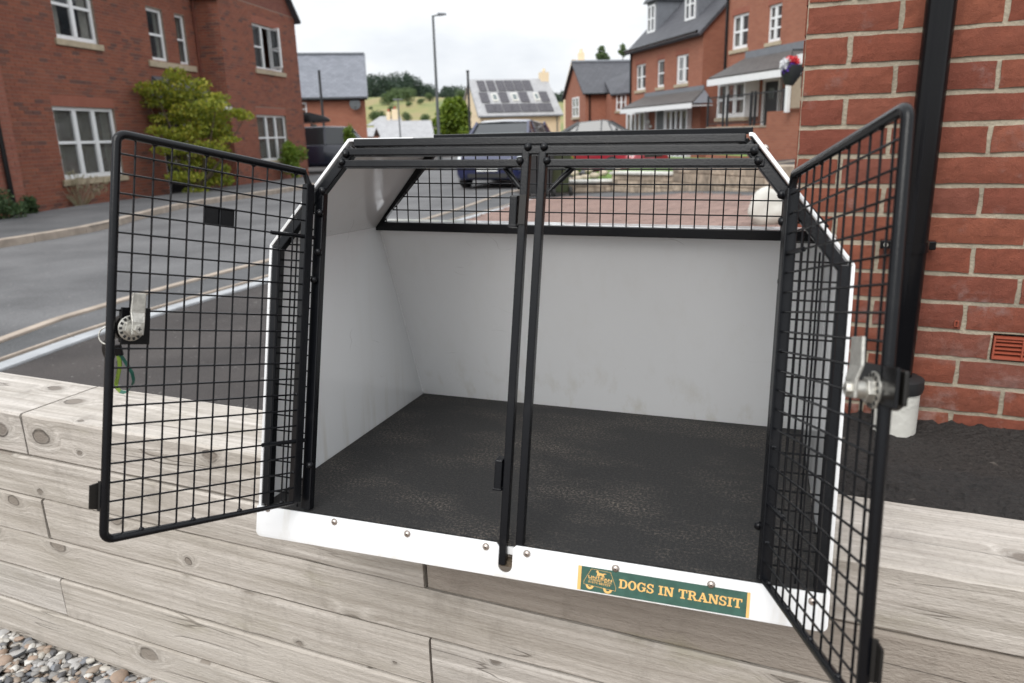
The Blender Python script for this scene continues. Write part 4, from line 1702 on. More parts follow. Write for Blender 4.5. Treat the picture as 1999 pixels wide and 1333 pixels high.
# name tag plate on the left door
a, b = on_door(ml, 402, 402), on_door(ml, 459, 442)
x0, x1 = sorted((a.x, b.x))
z0, z1 = sorted((a.z, b.z))
obj('tag_plate', MB().box(x0, x1, -0.0008 - lsg * 0.0034, 0.0008 - lsg * 0.0034, z0, z1), 'black_plastic', dl, bevel=0.0004)
for d_, w_, sg in ((dl, 0.2644, lsg), (drr, 0.297, rsg)):
    zc = 0.052 if d_ is dl else 0.044
    mb = MB().hexa([(w_ - 0.001, 0.002 * sg, zc - 0.018), (w_ + 0.0055, -0.006 * sg, zc - 0.018), (w_ + 0.0055, -0.008 * sg, zc - 0.018), (w_ - 0.001, -0.001 * sg, zc - 0.018),
                    (w_ - 0.001, 0.002 * sg, zc + 0.018), (w_ + 0.0055, -0.006 * sg, zc + 0.018), (w_ + 0.0055, -0.008 * sg, zc + 0.018), (w_ - 0.001, -0.001 * sg, zc + 0.018)])
    mb.hexa([(w_ + 0.0055, -0.006 * sg, zc - 0.016), (w_ + 0.015, -0.006 * sg, zc - 0.014), (w_ + 0.015, -0.0082 * sg, zc - 0.014), (w_ + 0.0055, -0.008 * sg, zc - 0.016),
             (w_ + 0.0055, -0.006 * sg, zc + 0.016), (w_ + 0.015, -0.006 * sg, zc + 0.014), (w_ + 0.015, -0.0082 * sg, zc + 0.014), (w_ + 0.0055, -0.008 * sg, zc + 0.016)])
    obj('latch_tab', mb, 'dark_brown_plastic', d_, bevel=0.0005)

# --- sticker with its lettering
st = obj('sticker', MB().add([F(0.4935, -0.0105, -0.0044), F(0.7075, -0.0105, -0.0044), F(0.7075, -0.0413, -0.0044), F(0.4935, -0.0413, -0.0044)], [(0, 3, 2, 1)]), 'sign_green', box)
STM = frame(F(0.4935, -0.0413, -0.0044), Vector((1, 0, 0)), Vector((0, LN, 1)))   # x right, z up, -y to the front
SH = 0.0308 * math.sqrt(1 + LN * LN)
zf = [0.00006]


def flat(mb, pts):
    zf[0] += 0.0000012
    mb.poly([(x, -zf[0], z) for x, z in pts])


def stroke(mb, pts, w):
    for a, b in zip(pts, pts[1:]):
        a, b = Vector(a), Vector(b)
        d = (b - a).normalized()
        n_ = Vector((-d.y, d.x)) * (w / 2)
        flat(mb, [a - n_, b - n_, b + n_, a + n_])


def arcpts(cx, cy, rx, ry, a0, a1, n=14):
    return [(cx + rx * math.cos(math.radians(a0 + (a1 - a0) * i / n)), cy + ry * math.sin(math.radians(a0 + (a1 - a0) * i / n))) for i in range(n + 1)]


def ringseg(mb, cx, cy, rx, ry, tx, ty, a0, a1, n=16):
    for i in range(n):
        t0, t1 = (math.radians(a0 + (a1 - a0) * k / n) for k in (i, i + 1))
        flat(mb, [(cx + rx * math.cos(t0), cy + ry * math.sin(t0)), (cx + rx * math.cos(t1), cy + ry * math.sin(t1)),
                  (cx + (rx - tx) * math.cos(t1), cy + (ry - ty) * math.sin(t1)), (cx + (rx - tx) * math.cos(t0), cy + (ry - ty) * math.sin(t0))])


def slab(ch):
    """slab serif capitals in a unit-high box; returns (polygons function, advance)"""
    S, T = 0.22, 0.13       # stem and serif thickness
    mb = MB()

    def R(x0, y0, x1, y1):
        flat(mb, [(x0, y0), (x1, y0), (x1, y1), (x0, y1)])
    if ch == 'I':
        R(0.13, T, 0.35, 1 - T); R(0, 0, 0.48, T); R(0, 1 - T, 0.48, 1); adv = 0.56
    elif ch == 'T':
        R(0.33, T, 0.55, 1 - T); R(0.2, 0, 0.68, T); R(0, 1 - T, 0.88, 1); R(0, 0.66, 0.12, 1 - T); R(0.76, 0.66, 0.88, 1 - T); adv = 0.95
    elif ch == 'D':
        R(0.1, T, 0.32, 1 - T); R(0, 0, 0.5, T); R(0, 1 - T, 0.5, 1); ringseg(mb, 0.48, 0.5, 0.42, 0.5, 0.22, 0.13, -90, 90); adv = 0.97
    elif ch == 'O':
        ringseg(mb, 0.44, 0.5, 0.44, 0.52, 0.22, 0.12, 0, 360, 30); adv = 0.95
    elif ch == 'G':
        ringseg(mb, 0.44, 0.5, 0.44, 0.52, 0.22, 0.12, 42, 325, 26); R(0.66, 0.1, 0.86, 0.42); R(0.5, 0.4, 0.94, 0.52); R(0.72, 0.68, 0.84, 0.98); adv = 1.0
    elif ch == 'S':
        ringseg(mb, 0.36, 0.73, 0.34, 0.29, 0.2, 0.12, 20, 270, 18); ringseg(mb, 0.36, 0.27, 0.36, 0.29, 0.2, 0.12, 90, -160, 18)
        R(0.58, 0.66, 0.7, 0.98); R(0.0, 0.02, 0.12, 0.34); adv = 0.80
    elif ch == 'N':
        R(0.1, T, 0.24, 1 - T); R(0.74, 0.05, 0.9, 1 - T); R(0, 0, 0.36, T); R(0.62, 1 - T, 1.0, 1); R(0, 1 - T, 0.24, 1)
        flat(mb, [(0.08, 1), (0.34, 1), (0.9, 0), (0.66, 0)]); adv = 1.06
    elif ch == 'R':
        R(0.1, T, 0.32, 1 - T); R(0, 0, 0.44, T); R(0, 1 - T, 0.5, 1); R(0.3, 0.44, 0.5, 0.56); ringseg(mb, 0.48, 0.72, 0.32, 0.28, 0.2, 0.13, -90, 90)
        flat(mb, [(0.42, 0.5), (0.62, 0.5), (0.86, T), (0.62, T)]); R(0.64, 0, 0.98, T); adv = 1.0
    elif ch == 'A':
        flat(mb, [(0.1, T), (0.24, T), (0.52, 0.9), (0.44, 1)]); flat(mb, [(0.36, 1), (0.58, 1), (0.92, T), (0.66, T)]); R(0.26, 0.3, 0.7, 0.41)
        R(0, 0, 0.36, T); R(0.56, 0, 1.02, T); adv = 1.05
    return mb, adv


text = 'DOGS IN TRANSIT'
tot = 0
adv_l = []
for ch in text:
    if ch == ' ':
        adv_l.append((None, 0.42))
    else:
        adv_l.append(slab(ch))
    tot += adv_l[-1][1]
tx0, tx1 = 0.252 * 0.214, 0.963 * 0.214
capH = 0.0116
sx_ = (tx1 - tx0) / (tot * capH)
x = tx0
zbase = 0.0104
for ch, (mbl, adv) in zip(text, adv_l):
    if mbl:
        mb = MB()
        mb.v = [Vector((v.x * capH * sx_, v.y, v.z * capH)) for v in mbl.v]
        mb.f = mbl.f
        me = bpy.data.meshes.new('letter')
        me.from_pydata([tuple(v) for v in mb.v], [], mb.f)
        me.materials.append(MATS['sign_yellow'])
        link('letter', me, st, STM @ Matrix.Translation((x, 0, zbase)))
    x += adv * capH * sx_


def raw(name, mb, mat, parent, m):
    me = bpy.data.meshes.new(name)
    me.from_pydata([tuple(v) for v in mb.v], [], mb.f)
    me.materials.append(MATS[mat])
    return link(name, me, parent, m)


mb = MB()
flat(mb, [(0, 0), (0.0045, 0), (0.0045, SH), (0, SH)])
flat(mb, [(0.214 - 0.0035, 0), (0.214, 0), (0.214, SH), (0.214 - 0.0035, SH)])
raw('end_band', mb, 'sign_yellow', st, STM)
# emblem: van outline with two wheels and a dog
mb = MB()
ol = [(0.0175, 0.0295), (0.0085, 0.0125), (0.0085, 0.0085), (0.0500, 0.0055), (0.0505, 0.0098), (0.0425, 0.0285)]
stroke(mb, ol, 0.0004)
stroke(mb, [(0.0175, 0.0295), (0.0425, 0.0285)], 0.0003)
ringseg(mb, 0.0165, 0.0082, 0.0052, 0.0056, 0.0028, 0.0030, 180, 355, 14)
ringseg(mb, 0.0400, 0.0065, 0.0058, 0.0058, 0.0030, 0.0030, 175, 355, 14)
dog = [(0.0235, 0.0262), (0.0245, 0.0282), (0.0256, 0.0287), (0.0268, 0.0276), (0.0272, 0.0262), (0.0300, 0.0256), (0.0325, 0.0254), (0.0350, 0.0260), (0.0373, 0.0256), (0.0352, 0.0246), (0.0338, 0.0242),
       (0.0345, 0.0222), (0.0350, 0.0196), (0.0342, 0.0196), (0.0335, 0.0216), (0.0328, 0.0226), (0.0324, 0.0200), (0.0316, 0.0200), (0.0316, 0.0228), (0.0285, 0.0224), (0.0278, 0.0200), (0.0270, 0.0200), (0.0272, 0.0224), (0.0262, 0.0226), (0.0256, 0.0205), (0.0248, 0.0205), (0.0252, 0.0240), (0.0250, 0.0258)]
flat(mb, dog)
raw('emblem', mb, 'sign_yellow', st, STM)


def small_text(s, x0, z0, w, h, mat, parent, m, name='lettering', slant=0.0, bold=0.0):
    cu_ = bpy.data.curves.new('t', 'FONT')
    cu_.body = s
    cu_.size = 1
    cu_.offset = bold
    o = bpy.data.objects.new('t', cu_)
    me = bpy.data.meshes.new_from_object(o)
    xs = [v.co.x for v in me.vertices]
    ys = [v.co.y for v in me.vertices]
    ax, bx_, ay, by = min(xs), max(xs), min(ys), max(ys)
    zf[0] += 0.000002
    for v in me.vertices:
        u = (v.co.x - ax) / (bx_ - ax)
        q = (v.co.y - ay) / (by - ay)
        v.co = (x0 + u * w, -zf[0], z0 + q * h + slant * u)
    me.materials.clear()
    me.materials.append(MATS[mat])
    bpy.data.objects.remove(o)
    bpy.data.curves.remove(cu_)
    return link(name, me, parent, m)


small_text('LINTRAN', 0.0140, 0.0178, 0.0310, 0.0030, 'sign_yellow', st, STM, slant=-0.0012, bold=0.02)
small_text('TRANSIT BOX', 0.0140, 0.0146, 0.0310, 0.0030, 'sign_yellow', st, STM, slant=-0.0012, bold=0.005)
small_text('01673 885959', 0.0140, 0.0112, 0.0290, 0.0028, 'sign_yellow', st, STM, slant=-0.0012)

# --- keys hanging from the left lock
kr = ml @ Vector((lcx + 0.004, -lsg * 0.022, lcz))
KM = BM @ Matrix.Translation(kr)
kw = KM.translation
key = thing('key_ring', 'steel key ring with black fob and yellow green strap hanging from the left door lock', 'keys', Matrix.Translation(kw))
kp = at_y(209, 655, kw.y)
rp = kp - kw
obj('ring', MB().tube([rp + Vector((0.010 * math.cos(a * math.pi / 12), 0.003 * math.sin(a * math.pi / 12), 0.010 * math.sin(a * math.pi / 12))) for a in range(24)], 0.0009, 8, closed=True), 'zinc', key, smooth=True)
kf = at_y(212, 684, kw.y) - kw
obj('key_head', MB().ball(kf, 0.011, 16, 10, (0.75, 0.25, 1.25)), 'dark_brown_plastic', key, smooth=True)
k1 = at_y(231, 686, kw.y) - kw
obj('strap_clip', MB().bar(k1 + Vector((0, 0, 0.009)), k1 + Vector((0.001, 0, -0.005)), 0.009, 0.004, (0, 1, 0)), 'black_plastic', key, bevel=0.001)
sp = [(231, 692), (233, 702), (234, 715), (231, 730), (227, 748), (228, 757), (235, 764), (243, 766), (252, 762), (259, 750), (261, 742), (258, 728), (251, 716), (243, 704), (235, 692)]
sp3 = [at_y(a, b, kw.y) - kw for a, b in sp]
for nm_, seg, mt in (('strap', sp3[:7], 'strap_yellow'), ('strap', sp3[6:], 'strap_green')):
    mb = MB()
    n = len(seg)
    for i, p in enumerate(seg):
        wv = Vector((0.0018, 0.0010, 0.0)) if mt == 'strap_yellow' else Vector((0.0004, 0.0024, 0.0))
        if mt == 'strap_green' and i < 3:
            wv = Vector((0.0004, 0.0016, 0.0014))
        if mt == 'strap_yellow' and i > n - 3:
            wv = Vector((0.0004, 0.0016, 0.0014))
        mb.v += [p - wv, p + wv]
    for i in range(n - 1):
        mb.f.append((2 * i, 2 * i + 1, 2 * i + 3, 2 * i + 2))
    b0 = list(mb.v)
    m2 = MB()
    tck = Vector((0.0002, 0.0005, 0))
    k = len(b0)
    m2.v = [v - tck for v in b0] + [v + tck for v in b0]
    m2.f = mb.f + [tuple(reversed([i + k for i in f])) for f in mb.f]
    m2.f += [(2 * i, 2 * i + 2, k + 2 * i + 2, k + 2 * i) for i in range(n - 1)] + [(2 * i + 1, k + 2 * i + 1, k + 2 * i + 3, 2 * i + 3) for i in range(n - 1)]
    so = obj(nm_, m2, mt, key)
# lettering running down the strap
tm = frame(sp3[4] + Vector((0.0012, -0.0022, -0.001)), (sp3[1] - sp3[4]), Vector((-1, -0.4, 0.05)))
small_text('HOUND DOG TEAMS', 0, -0.0010, (sp3[1] - sp3[4]).length, 0.0020, 'ink', key, tm, name='strap_lettering')

# ================================================================== HOUSES
class House:
    def __init__(self, name, label, o, az, group=None, cat='house'):
        """az: direction (degrees from +Y towards +X) in which the front runs from left to right"""
        a = math.radians(az)
        self.M = frame(o, Vector((math.sin(a), math.cos(a), 0)))
        self.inv = self.M.inverted()
        self.root = thing(name, label, cat, self.M, group)
        self.fronts = {}

    def pl(self, px, py, y=0.0):
        n = self.M.to_3x3() @ Vector((0, 1, 0))
        k = n.dot(self.M @ Vector((0, y, 0)))
        v = ray(px, py)
        return self.inv @ (v * (k / v.dot(n)))

    def rect(self, p, y=0.0):
        """p: four corner pixels tl, tr, br, bl -> (x0, z0, x1, z1)"""
        q = [self.pl(a, b, y) for a, b in p]
        return ((q[0].x + q[3].x) / 2, (q[2].z + q[3].z) / 2, (q[1].x + q[2].x) / 2, (q[0].z + q[1].z) / 2)

    def part(self, name, mb, mat, parent=None, **k):
        return obj(name, mb, mat, parent or self.root, **k)

    def window(self, r, cols=2, rows=2, y=0.0, sill=True, fw=0.06, inset=0.06, curtain='curtain', blinds=False, open_=None, sill_mat='stone_sill', name='window', shallow=0.0, solid_low=0):
        x0, z0, x1, z1 = r
        ya, yb_ = y + inset, y + inset + 0.06
        mb = MB()
        mb.box(x0, x1, ya, yb_, z0, z0 + fw * 1.3)
        mb.box(x0, x1, ya, yb_, z1 - fw, z1)
        mb.box(x0, x0 + fw, ya, yb_, z0 + fw * 1.3, z1 - fw)
        mb.box(x1 - fw, x1, ya, yb_, z0 + fw * 1.3, z1 - fw)
        ix0, ix1, iz0, iz1 = x0 + fw, x1 - fw, z0 + fw * 1.3, z1 - fw
        cw = (ix1 - ix0) / cols
        for c in range(1, cols):
            xc = ix0 + c * cw
            mb.box(xc - fw * 0.75, xc + fw * 0.75, ya - 0.01, yb_, iz0, iz1)
        f = self.part(name, mb, 'white_upvc')
        rh = (iz1 - iz0) / rows
        for c in range(cols):
            a, b = ix0 + c * cw + (fw * 0.75 if c else 0), ix0 + (c + 1) * cw - (fw * 0.75 if c < cols - 1 else 0)
            if open_ == c:
                hx = b
                m = Matrix.Translation((hx, ya - 0.01, 0)) @ Matrix.Rotation(math.radians(62), 4, 'Z')
                w_ = b - a
                sm = MB()
                sm.box(-w_, 0, -0.02, 0.02, iz0, iz0 + 0.05)
                sm.box(-w_, 0, -0.02, 0.02, iz1 - 0.05, iz1)
                sm.box(-w_, -w_ + 0.05, -0.02, 0.02, iz0 + 0.05, iz1 - 0.05)
                sm.box(-0.05, 0, -0.02, 0.02, iz0 + 0.05, iz1 - 0.05)
                sm.box(-w_ + 0.05, -0.05, -0.02, 0.02, (iz0 + iz1) / 2 - 0.02, (iz0 + iz1) / 2 + 0.02)
                obj('open_sash', sm, 'white_upvc', f, mtx=m)
                obj('pane', MB().box(-w_ + 0.05, -0.05, -0.004, 0.004, iz0 + 0.05, iz1 - 0.05), 'window_glass', f, mtx=m)
                continue
            sb = MB()
            for r_ in range(1, rows):
                zc = iz0 + r_ * rh
                sb.box(a, b, ya + 0.004, yb_ - 0.004, zc - fw * 0.4, zc + fw * 0.4)
            if rows > 1:
                obj('glazing_bar', sb, 'white_upvc', f)
            for r_ in range(rows):
                zz0 = iz0 + r_ * rh + (fw * 0.4 if r_ else 0)
                zz1 = iz0 + (r_ + 1) * rh - (fw * 0.4 if r_ < rows - 1 else 0)
                obj('pane', MB().box(a, b, ya + 0.03, ya + 0.036, zz0, zz1), 'window_glass', f)
        if blinds:
            bm_ = MB()
            z = iz0 + 0.02
            while z < iz1:
                bm_.hexa([(ix0, yb_ + 0.004, z), (ix1, yb_ + 0.004, z), (ix1, yb_ + 0.03, z + 0.018), (ix0, yb_ + 0.03, z + 0.018),
                          (ix0, yb_ + 0.004, z + 0.003), (ix1, yb_ + 0.004, z + 0.003), (ix1, yb_ + 0.03, z + 0.021), (ix0, yb_ + 0.03, z + 0.021)])
                z += 0.045
            obj('blind', bm_, 'curtain', f)
        if curtain:
            cm = MB()
            k = 14
            for sgn in (0, 1):
                wd2 = (ix1 - ix0) * (0.22 if not blinds else 0.12)
                xa = ix0 if not sgn else ix1 - wd2
                for i in range(k):
                    xx0, xx1 = xa + wd2 * i / k, xa + wd2 * (i + 1) / k
                    y0_, y1_ = yb_ + 0.04 + 0.03 * (i % 2), yb_ + 0.04 + 0.03 * ((i + 1) % 2)
                    cm.quad((xx0, y0_, iz0), (xx1, y1_, iz0), (xx1, y1_, iz1), (xx0, y0_, iz1))
            obj('curtain', cm, curtain, f)
        if sill:
            obj('sill', MB().box(x0 - 0.09, x1 + 0.09, y - 0.05, y + 0.12, z0 - 0.13, z0 - 0.002), sill_mat, f, bevel=0.008)
        return f

    def arch(self, r, mat='arch_brick', h=0.225, y=0.0, joined=False):
        """soldier course over an opening"""
        x0, z0, x1, z1 = r
        n = max(4, int((x1 - x0 + 0.1) / 0.075))
        mb = MB()
        xa = (x0 + x1) / 2 - n * 0.075 / 2
        me = MB().box(-0.0325, 0.0325, 0, 0.08, 0, h - 0.008).mesh('brick', mat)
        for i in range(n):
            if joined:
                mb.box(xa + i * 0.075 + 0.005, xa + (i + 1) * 0.075 - 0.005, y - 0.004, y + 0.06, z1 + 0.004, z1 + h - 0.004)
            else:
                link('brick', me, self.root, Matrix.Translation((xa + (i + 0.5) * 0.075, y - 0.004, z1 + 0.004)))
        if joined:
            self.part('brick_arch', mb, mat)
        return (xa, z1, xa + n * 0.075, z1 + h)


def roof_slab(h, pts, mat, th=0.06, uvx=(1, 0, 0), uvz=(0, 0, 1), name='roof'):
    """sloping roof plane (4 local corners) with thickness and a uv laid along it"""
    p = [Vector(q) for q in pts]
    n = (p[1] - p[0]).cross(p[3] - p[0]).normalized()
    if n.z < 0:
        n = -n
    mb = MB()
    k = len(p)
    mb.add([q - n * th for q in p] + p, [tuple(reversed(range(k))), tuple(range(k, 2 * k))] + [(i, (i + 1) % k, k + (i + 1) % k, k + i) for i in range(k)])
    me = mb.mesh(name, mat)
    ux = (p[1] - p[0]).normalized()
    uy = n.cross(ux).normalized()
    uv_planar(me, ux, uy)
    return link(name, me, h.root)


def solid_wall(h, pts, y0, y1, mat, name='wall'):
    """wall of outline pts (x, z) between y0 and y1"""
    return h.part(name, MB().prism([(x, y0, z) for x, z in pts], (0, y1 - y0, 0)), mat)


# ---------------------------------------------------------------- the big brick house on the left
base_l = on_g(150, 403)
LH = House('brick_house', 'large red brick house across the road at left, yellow green tree by its door', base_l, 9.0)
LH.root.location.z = base_l.z
LH.inv = LH.M.inverted()
L = LH
GY = -0.05                        # the gable bay stands forward: its near corner is seen at px 441
while L.pl(441, 150, GY).x > L.pl(393, 150, 0).x and GY > -3:
    GY -= 0.01
yw = -0.45                        # wing at the far left stands forward
zb_ = -0.25
z_top = 6.3
w_low = L.rect([(103, 207), (227, 212), (238, 343), (126, 349)])
w_up = L.rect([(93, -70), (177, -40), (190, 88), (105, 72)])
w_s1 = L.rect([(285, 14), (316, 19), (329, 122), (298, 117)])
w_s2 = L.rect([(340, 27), (359, 31), (371, 128), (353, 125)])
g_left = L.pl(441, 150, GY).x
g_right = L.pl(583, 130, GY).x
w_g1 = L.rect([(493, 47), (524, 50), (528, 137), (500, 135)], GY)
w_g2 = L.rect([(501, 224), (559, 226), (565, 312), (510, 314)], GY)
w_g1 = (w_g1[0], w_g1[1], w_g1[0] + (w_g2[2] - w_g2[0]) * 0.92, w_g1[3])
x_wing = L.pl(28, 270, yw).x
door_r = (L.pl(322, 300).x, zb_ + 0.05, L.pl(372, 300).x, 2.05)
x_l = x_wing - 8
# walls
holes_m = [w_low, w_up, w_s1, w_s2, (door_r[0], door_r[1], door_r[2], door_r[3])]
obj('mortar', holes_wall(x_wing - 0.3, g_left + 0.2, zb_, z_top, holes_m, 0.006, 0.24), 'mortar_dark', L.root)
hg = [w_g1, w_g2]
gz = 5.25
gm = holes_wall(g_left + 0.004, g_right - 0.004, zb_, gz, hg, GY + 0.006, GY + 0.24)
obj('mortar', gm, 'mortar_dark', L.root)
gw = g_right - g_left
gx = (g_left + g_right) / 2
apex = gz + gw * 0.5 * 0.95
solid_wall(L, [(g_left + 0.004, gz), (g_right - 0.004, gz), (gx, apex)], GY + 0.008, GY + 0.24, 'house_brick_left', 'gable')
L.part('wall', MB().box(g_left + 0.006, g_left + 0.2, GY + 0.241, 0.3, zb_, gz), 'mortar_dark')
lay_bricks(L.root, frame(Vector((g_left, 0.3, 0)), Vector((0, -1, 0))), 0.3, 0.3 - GY, zb_, gz, [], 'street_brick', nmax=40, depth=0.05)
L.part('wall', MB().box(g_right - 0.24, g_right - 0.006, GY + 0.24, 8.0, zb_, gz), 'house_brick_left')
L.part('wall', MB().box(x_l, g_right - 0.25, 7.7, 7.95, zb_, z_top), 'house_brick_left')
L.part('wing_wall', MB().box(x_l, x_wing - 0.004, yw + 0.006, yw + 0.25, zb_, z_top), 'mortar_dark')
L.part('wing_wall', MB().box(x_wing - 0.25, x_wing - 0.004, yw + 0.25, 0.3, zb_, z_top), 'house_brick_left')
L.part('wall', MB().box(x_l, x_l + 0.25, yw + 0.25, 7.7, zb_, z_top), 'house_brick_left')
arches = []
for r_, y_ in ((w_low, 0), (w_up, 0), (w_g1, GY), (w_g2, GY)):
    arches.append(L.arch(r_, y=y_))
print('LEFT', [tuple(round(v, 2) for v in r) for r in (w_low, w_up, w_s1, w_s2, w_g1, w_g2)], g_left, g_right, x_wing)
lay_bricks(L.root, Matrix(), x_wing, g_left, zb_, z_top, holes_m + arches[:2], 'street_brick', nmax=170, depth=0.08)
lay_bricks(L.root, Matrix.Translation((0, GY, 0)), g_left, g_right, zb_, gz, hg + arches[2:], 'street_brick', nmax=70, depth=0.08)
lay_bricks(L.root, Matrix.Translation((0, yw, 0)), x_wing - 1.8, x_wing, zb_, z_top, [], 'pink_brick', nmax=60, depth=0.08)
L.window(w_low, 3, 2, blinds=True, fw=0.075)
L.window(w_up, 2, 2, fw=0.075, curtain='curtain')
f_s = L.window(w_s1, 1, 2, sill=False, fw=0.07)
L.window(w_s2, 1, 2, sill=False, fw=0.06)
L.part('long_sill', MB().box(w_s1[0] - 0.22, w_s2[2] + 0.25, -0.05, 0.12, w_s1[1] - 0.16, w_s1[1] - 0.01), 'stone_sill', bevel=0.01)
L.window(w_g1, 3, 2, y=GY, fw=0.06, open_=1, curtain='curtain_dark')
L.window(w_g2, 3, 2, y=GY, fw=0.06, blinds=True)
# gable roof and main roof
ov = 0.18
for sx1, x1_ in ((g_left - ov, gx), (g_right + ov, gx)):
    zz = gz - ov * 0.95
    roof_slab(L, [(sx1, GY - 0.16, zz + 0.05), (x1_, GY - 0.16, apex + 0.10), (x1_, 7.9, apex + 0.10), (sx1, 7.9, zz + 0.05)], 'grey_tiles', 0.10)
roof_slab(L, [(x_l, -0.35, z_top - 0.12), (g_left - 0.3, -0.35, z_top - 0.12), (g_left - 0.3, 4, z_top + 3.4), (x_l, 4, z_top + 3.4)], 'grey_tiles', 0.08)
roof_slab(L, [(x_l, 8.2, z_top - 0.12), (g_left - 0.3, 8.2, z_top - 0.12), (g_left - 0.3, 4, z_top + 3.4), (x_l, 4, z_top + 3.4)], 'grey_tiles', 0.08)
gt = L.pl(380, 1)
L.part('gutter', MB().tube([(x_wing, -0.42, gt.z + 0.15), (g_left - 0.05, -0.42, gt.z + 0.1)], 0.06, 10), 'lead_grey')
# downpipes: one in the corner of the gable bay, one on the left wing
xd = L.pl(392, 150, -0.06).x
L.part('downpipe', MB().tube([(g_left - 0.05, -0.05, 0.0), (g_left - 0.05, -0.05, 5.6)], 0.025, 10), 'house_brick_left')
dpa, dpb = L.pl(2, 262, yw - 0.06), L.pl(20, 378, yw - 0.06)
xdp = (dpa.x + dpb.x) / 2
L.part('downpipe', MB().tube([(xdp, yw - 0.06, zb_), (xdp, yw - 0.06, z_top)], 0.045, 10), 'black_plastic')
# porch: canopy roof on brackets over the front door
cz = L.pl(330, 190, -0.5).z
c0, c1 = L.pl(296, 200, 0).x, L.pl(447, 200, -0.9).x
print('LH GY', GY, 'canopy', c0, c1, px_of(L.M @ Vector((c0, -0.95, 2.28))), 'corner', L.M @ Vector((g_right, GY, 0)), 'base', base_l)
zc0, zc1 = 2.28, 2.95
roof_slab(L, [(c0, -0.95, zc0), (c1, -0.95, zc0), (c1 - 0.2, 0.0, zc1), (c0 + 0.15, 0.0, zc1)], 'grey_tiles', 0.06, name='canopy')
L.part('canopy_cheek', MB().prism([(c0, -0.95, zc0 - 0.058), (c0, -0.003, zc0 - 0.058), (c0 + 0.14, -0.003, zc1 - 0.07)], (0.05, 0, 0)), 'slate_roof_edge')
L.part('canopy', MB().add([(c1, -0.95, zc0), (c1, 0, zc0), (c1 - 0.35, 0, zc1)], [(0, 1, 2)]), 'slate_roof_edge')
L.part('canopy_trim', MB().box(c0, c1, -0.97, -0.93, zc0 - 0.16, zc0 - 0.061), 'stone_white')
L.part('canopy_soffit', MB().box(c0 + 0.01, c1 - 0.01, -0.92, -0.005, zc0 - 0.10, zc0 - 0.07), 'white_upvc')
dfm = MB()
dx0, dz0, dx1, dz1 = door_r
dfm.box(dx0, dx0 + 0.07, 0.04, 0.12, dz0, dz1)
dfm.box(dx1 - 0.07, dx1, 0.04, 0.12, dz0, dz1)
dfm.box(dx0 + 0.07, dx1 - 0.07, 0.04, 0.12, dz1 - 0.07, dz1)
dfo = L.part('door_frame', dfm, 'white_upvc')
dpo = L.part('door', MB().box(dx0 + 0.075, dx1 - 0.075, 0.06, 0.10, dz0 + 0.02, dz1 - 0.075), 'black_plastic', bevel=0.004)
for zc in (0.3, 1.15):
    obj('door_panel', MB().box(dx0 + 0.2, dx1 - 0.2, 0.05, 0.059, dz0 + zc, dz0 + zc + 0.6), 'black_plastic', dpo, bevel=0.006)
obj('letter_plate', MB().box((dx0 + dx1) / 2 - 0.12, (dx0 + dx1) / 2 + 0.12, 0.045, 0.0585, dz0 + 0.98, dz0 + 1.04), 'zinc', dpo)
L.part('door_step', MB().box(dx0 - 0.3, dx1 + 0.3, -0.5, 0.03, zb_ - 0.05, zb_ + 0.12), 'sand_stone', bevel=0.01)
L.part('wall_base', MB().box(x_wing - 0.001, g_left, -0.001, 0.005, zb_ - 0.3, zb_), 'mortar_dark')


# ---------------------------------------------------------------- foliage helpers
def leaves(name, clumps, n, size, mat, parent=None, seed=1, flat=0.0, joined=True):
    """many small leaf faces scattered through ellipsoid clumps (centre, radii)"""
    random.seed(seed)
    mb = MB()
    vols = [c[1][0] * c[1][1] * c[1][2] for c in clumps]
    tot = sum(v ** 0.75 for v in vols)
    for (c, r), v in zip(clumps, vols):
        k = int(n * (v ** 0.75) / tot)
        for _ in range(k):
            d = Vector((random.gauss(0, 1), random.gauss(0, 1), random.gauss(0, 1))).normalized()
            rr = random.random() ** 0.45
            p = Vector(c) + Vector((d.x * r[0] * rr, d.y * r[1] * rr, d.z * r[2] * rr))
            a = Vector((random.gauss(0, 1), random.gauss(0, 1), random.gauss(0, 1) * (1 - flat))).normalized()
            b = a.orthogonal().normalized()
            q = Matrix.Rotation(uni(0, 6.28), 3, a)
            b = q @ b
            s = size * uni(0.6, 1.3)
            cc = a.cross(b)
            mb.add([p - b * s * 0.5, p + cc * s * 0.32, p + b * s * 0.6, p - cc * s * 0.32], [(0, 1, 2, 3)])
    me = bpy.data.meshes.new(name)
    me.from_pydata([tuple(v) for v in mb.v], [], mb.f)
    me.materials.append(MATS[mat])
    return link(name, me, parent)


def limbs(pairs, mat, parent, name='trunk'):
    mb = MB()
    for pts, r0, r1 in pairs:
        n = len(pts)
        mb.tube(pts, [r0 + (r1 - r0) * i / (n - 1) for i in range(n)], 7)
    return obj(name, mb, mat, parent, smooth=True)


# the yellow green acer in front of the porch: layered sprays
tb = L.M @ Vector((L.pl(385, 330, -1.3).x, -1.3, zb_))
ac = thing('acer_tree', 'spreading yellow green acer in front of the left house porch', 'tree', Matrix.Translation(tb))
Yt = tb.y


def A3(px, py, dy=0.0):
    return at_y(px, py, Yt + dy) - tb


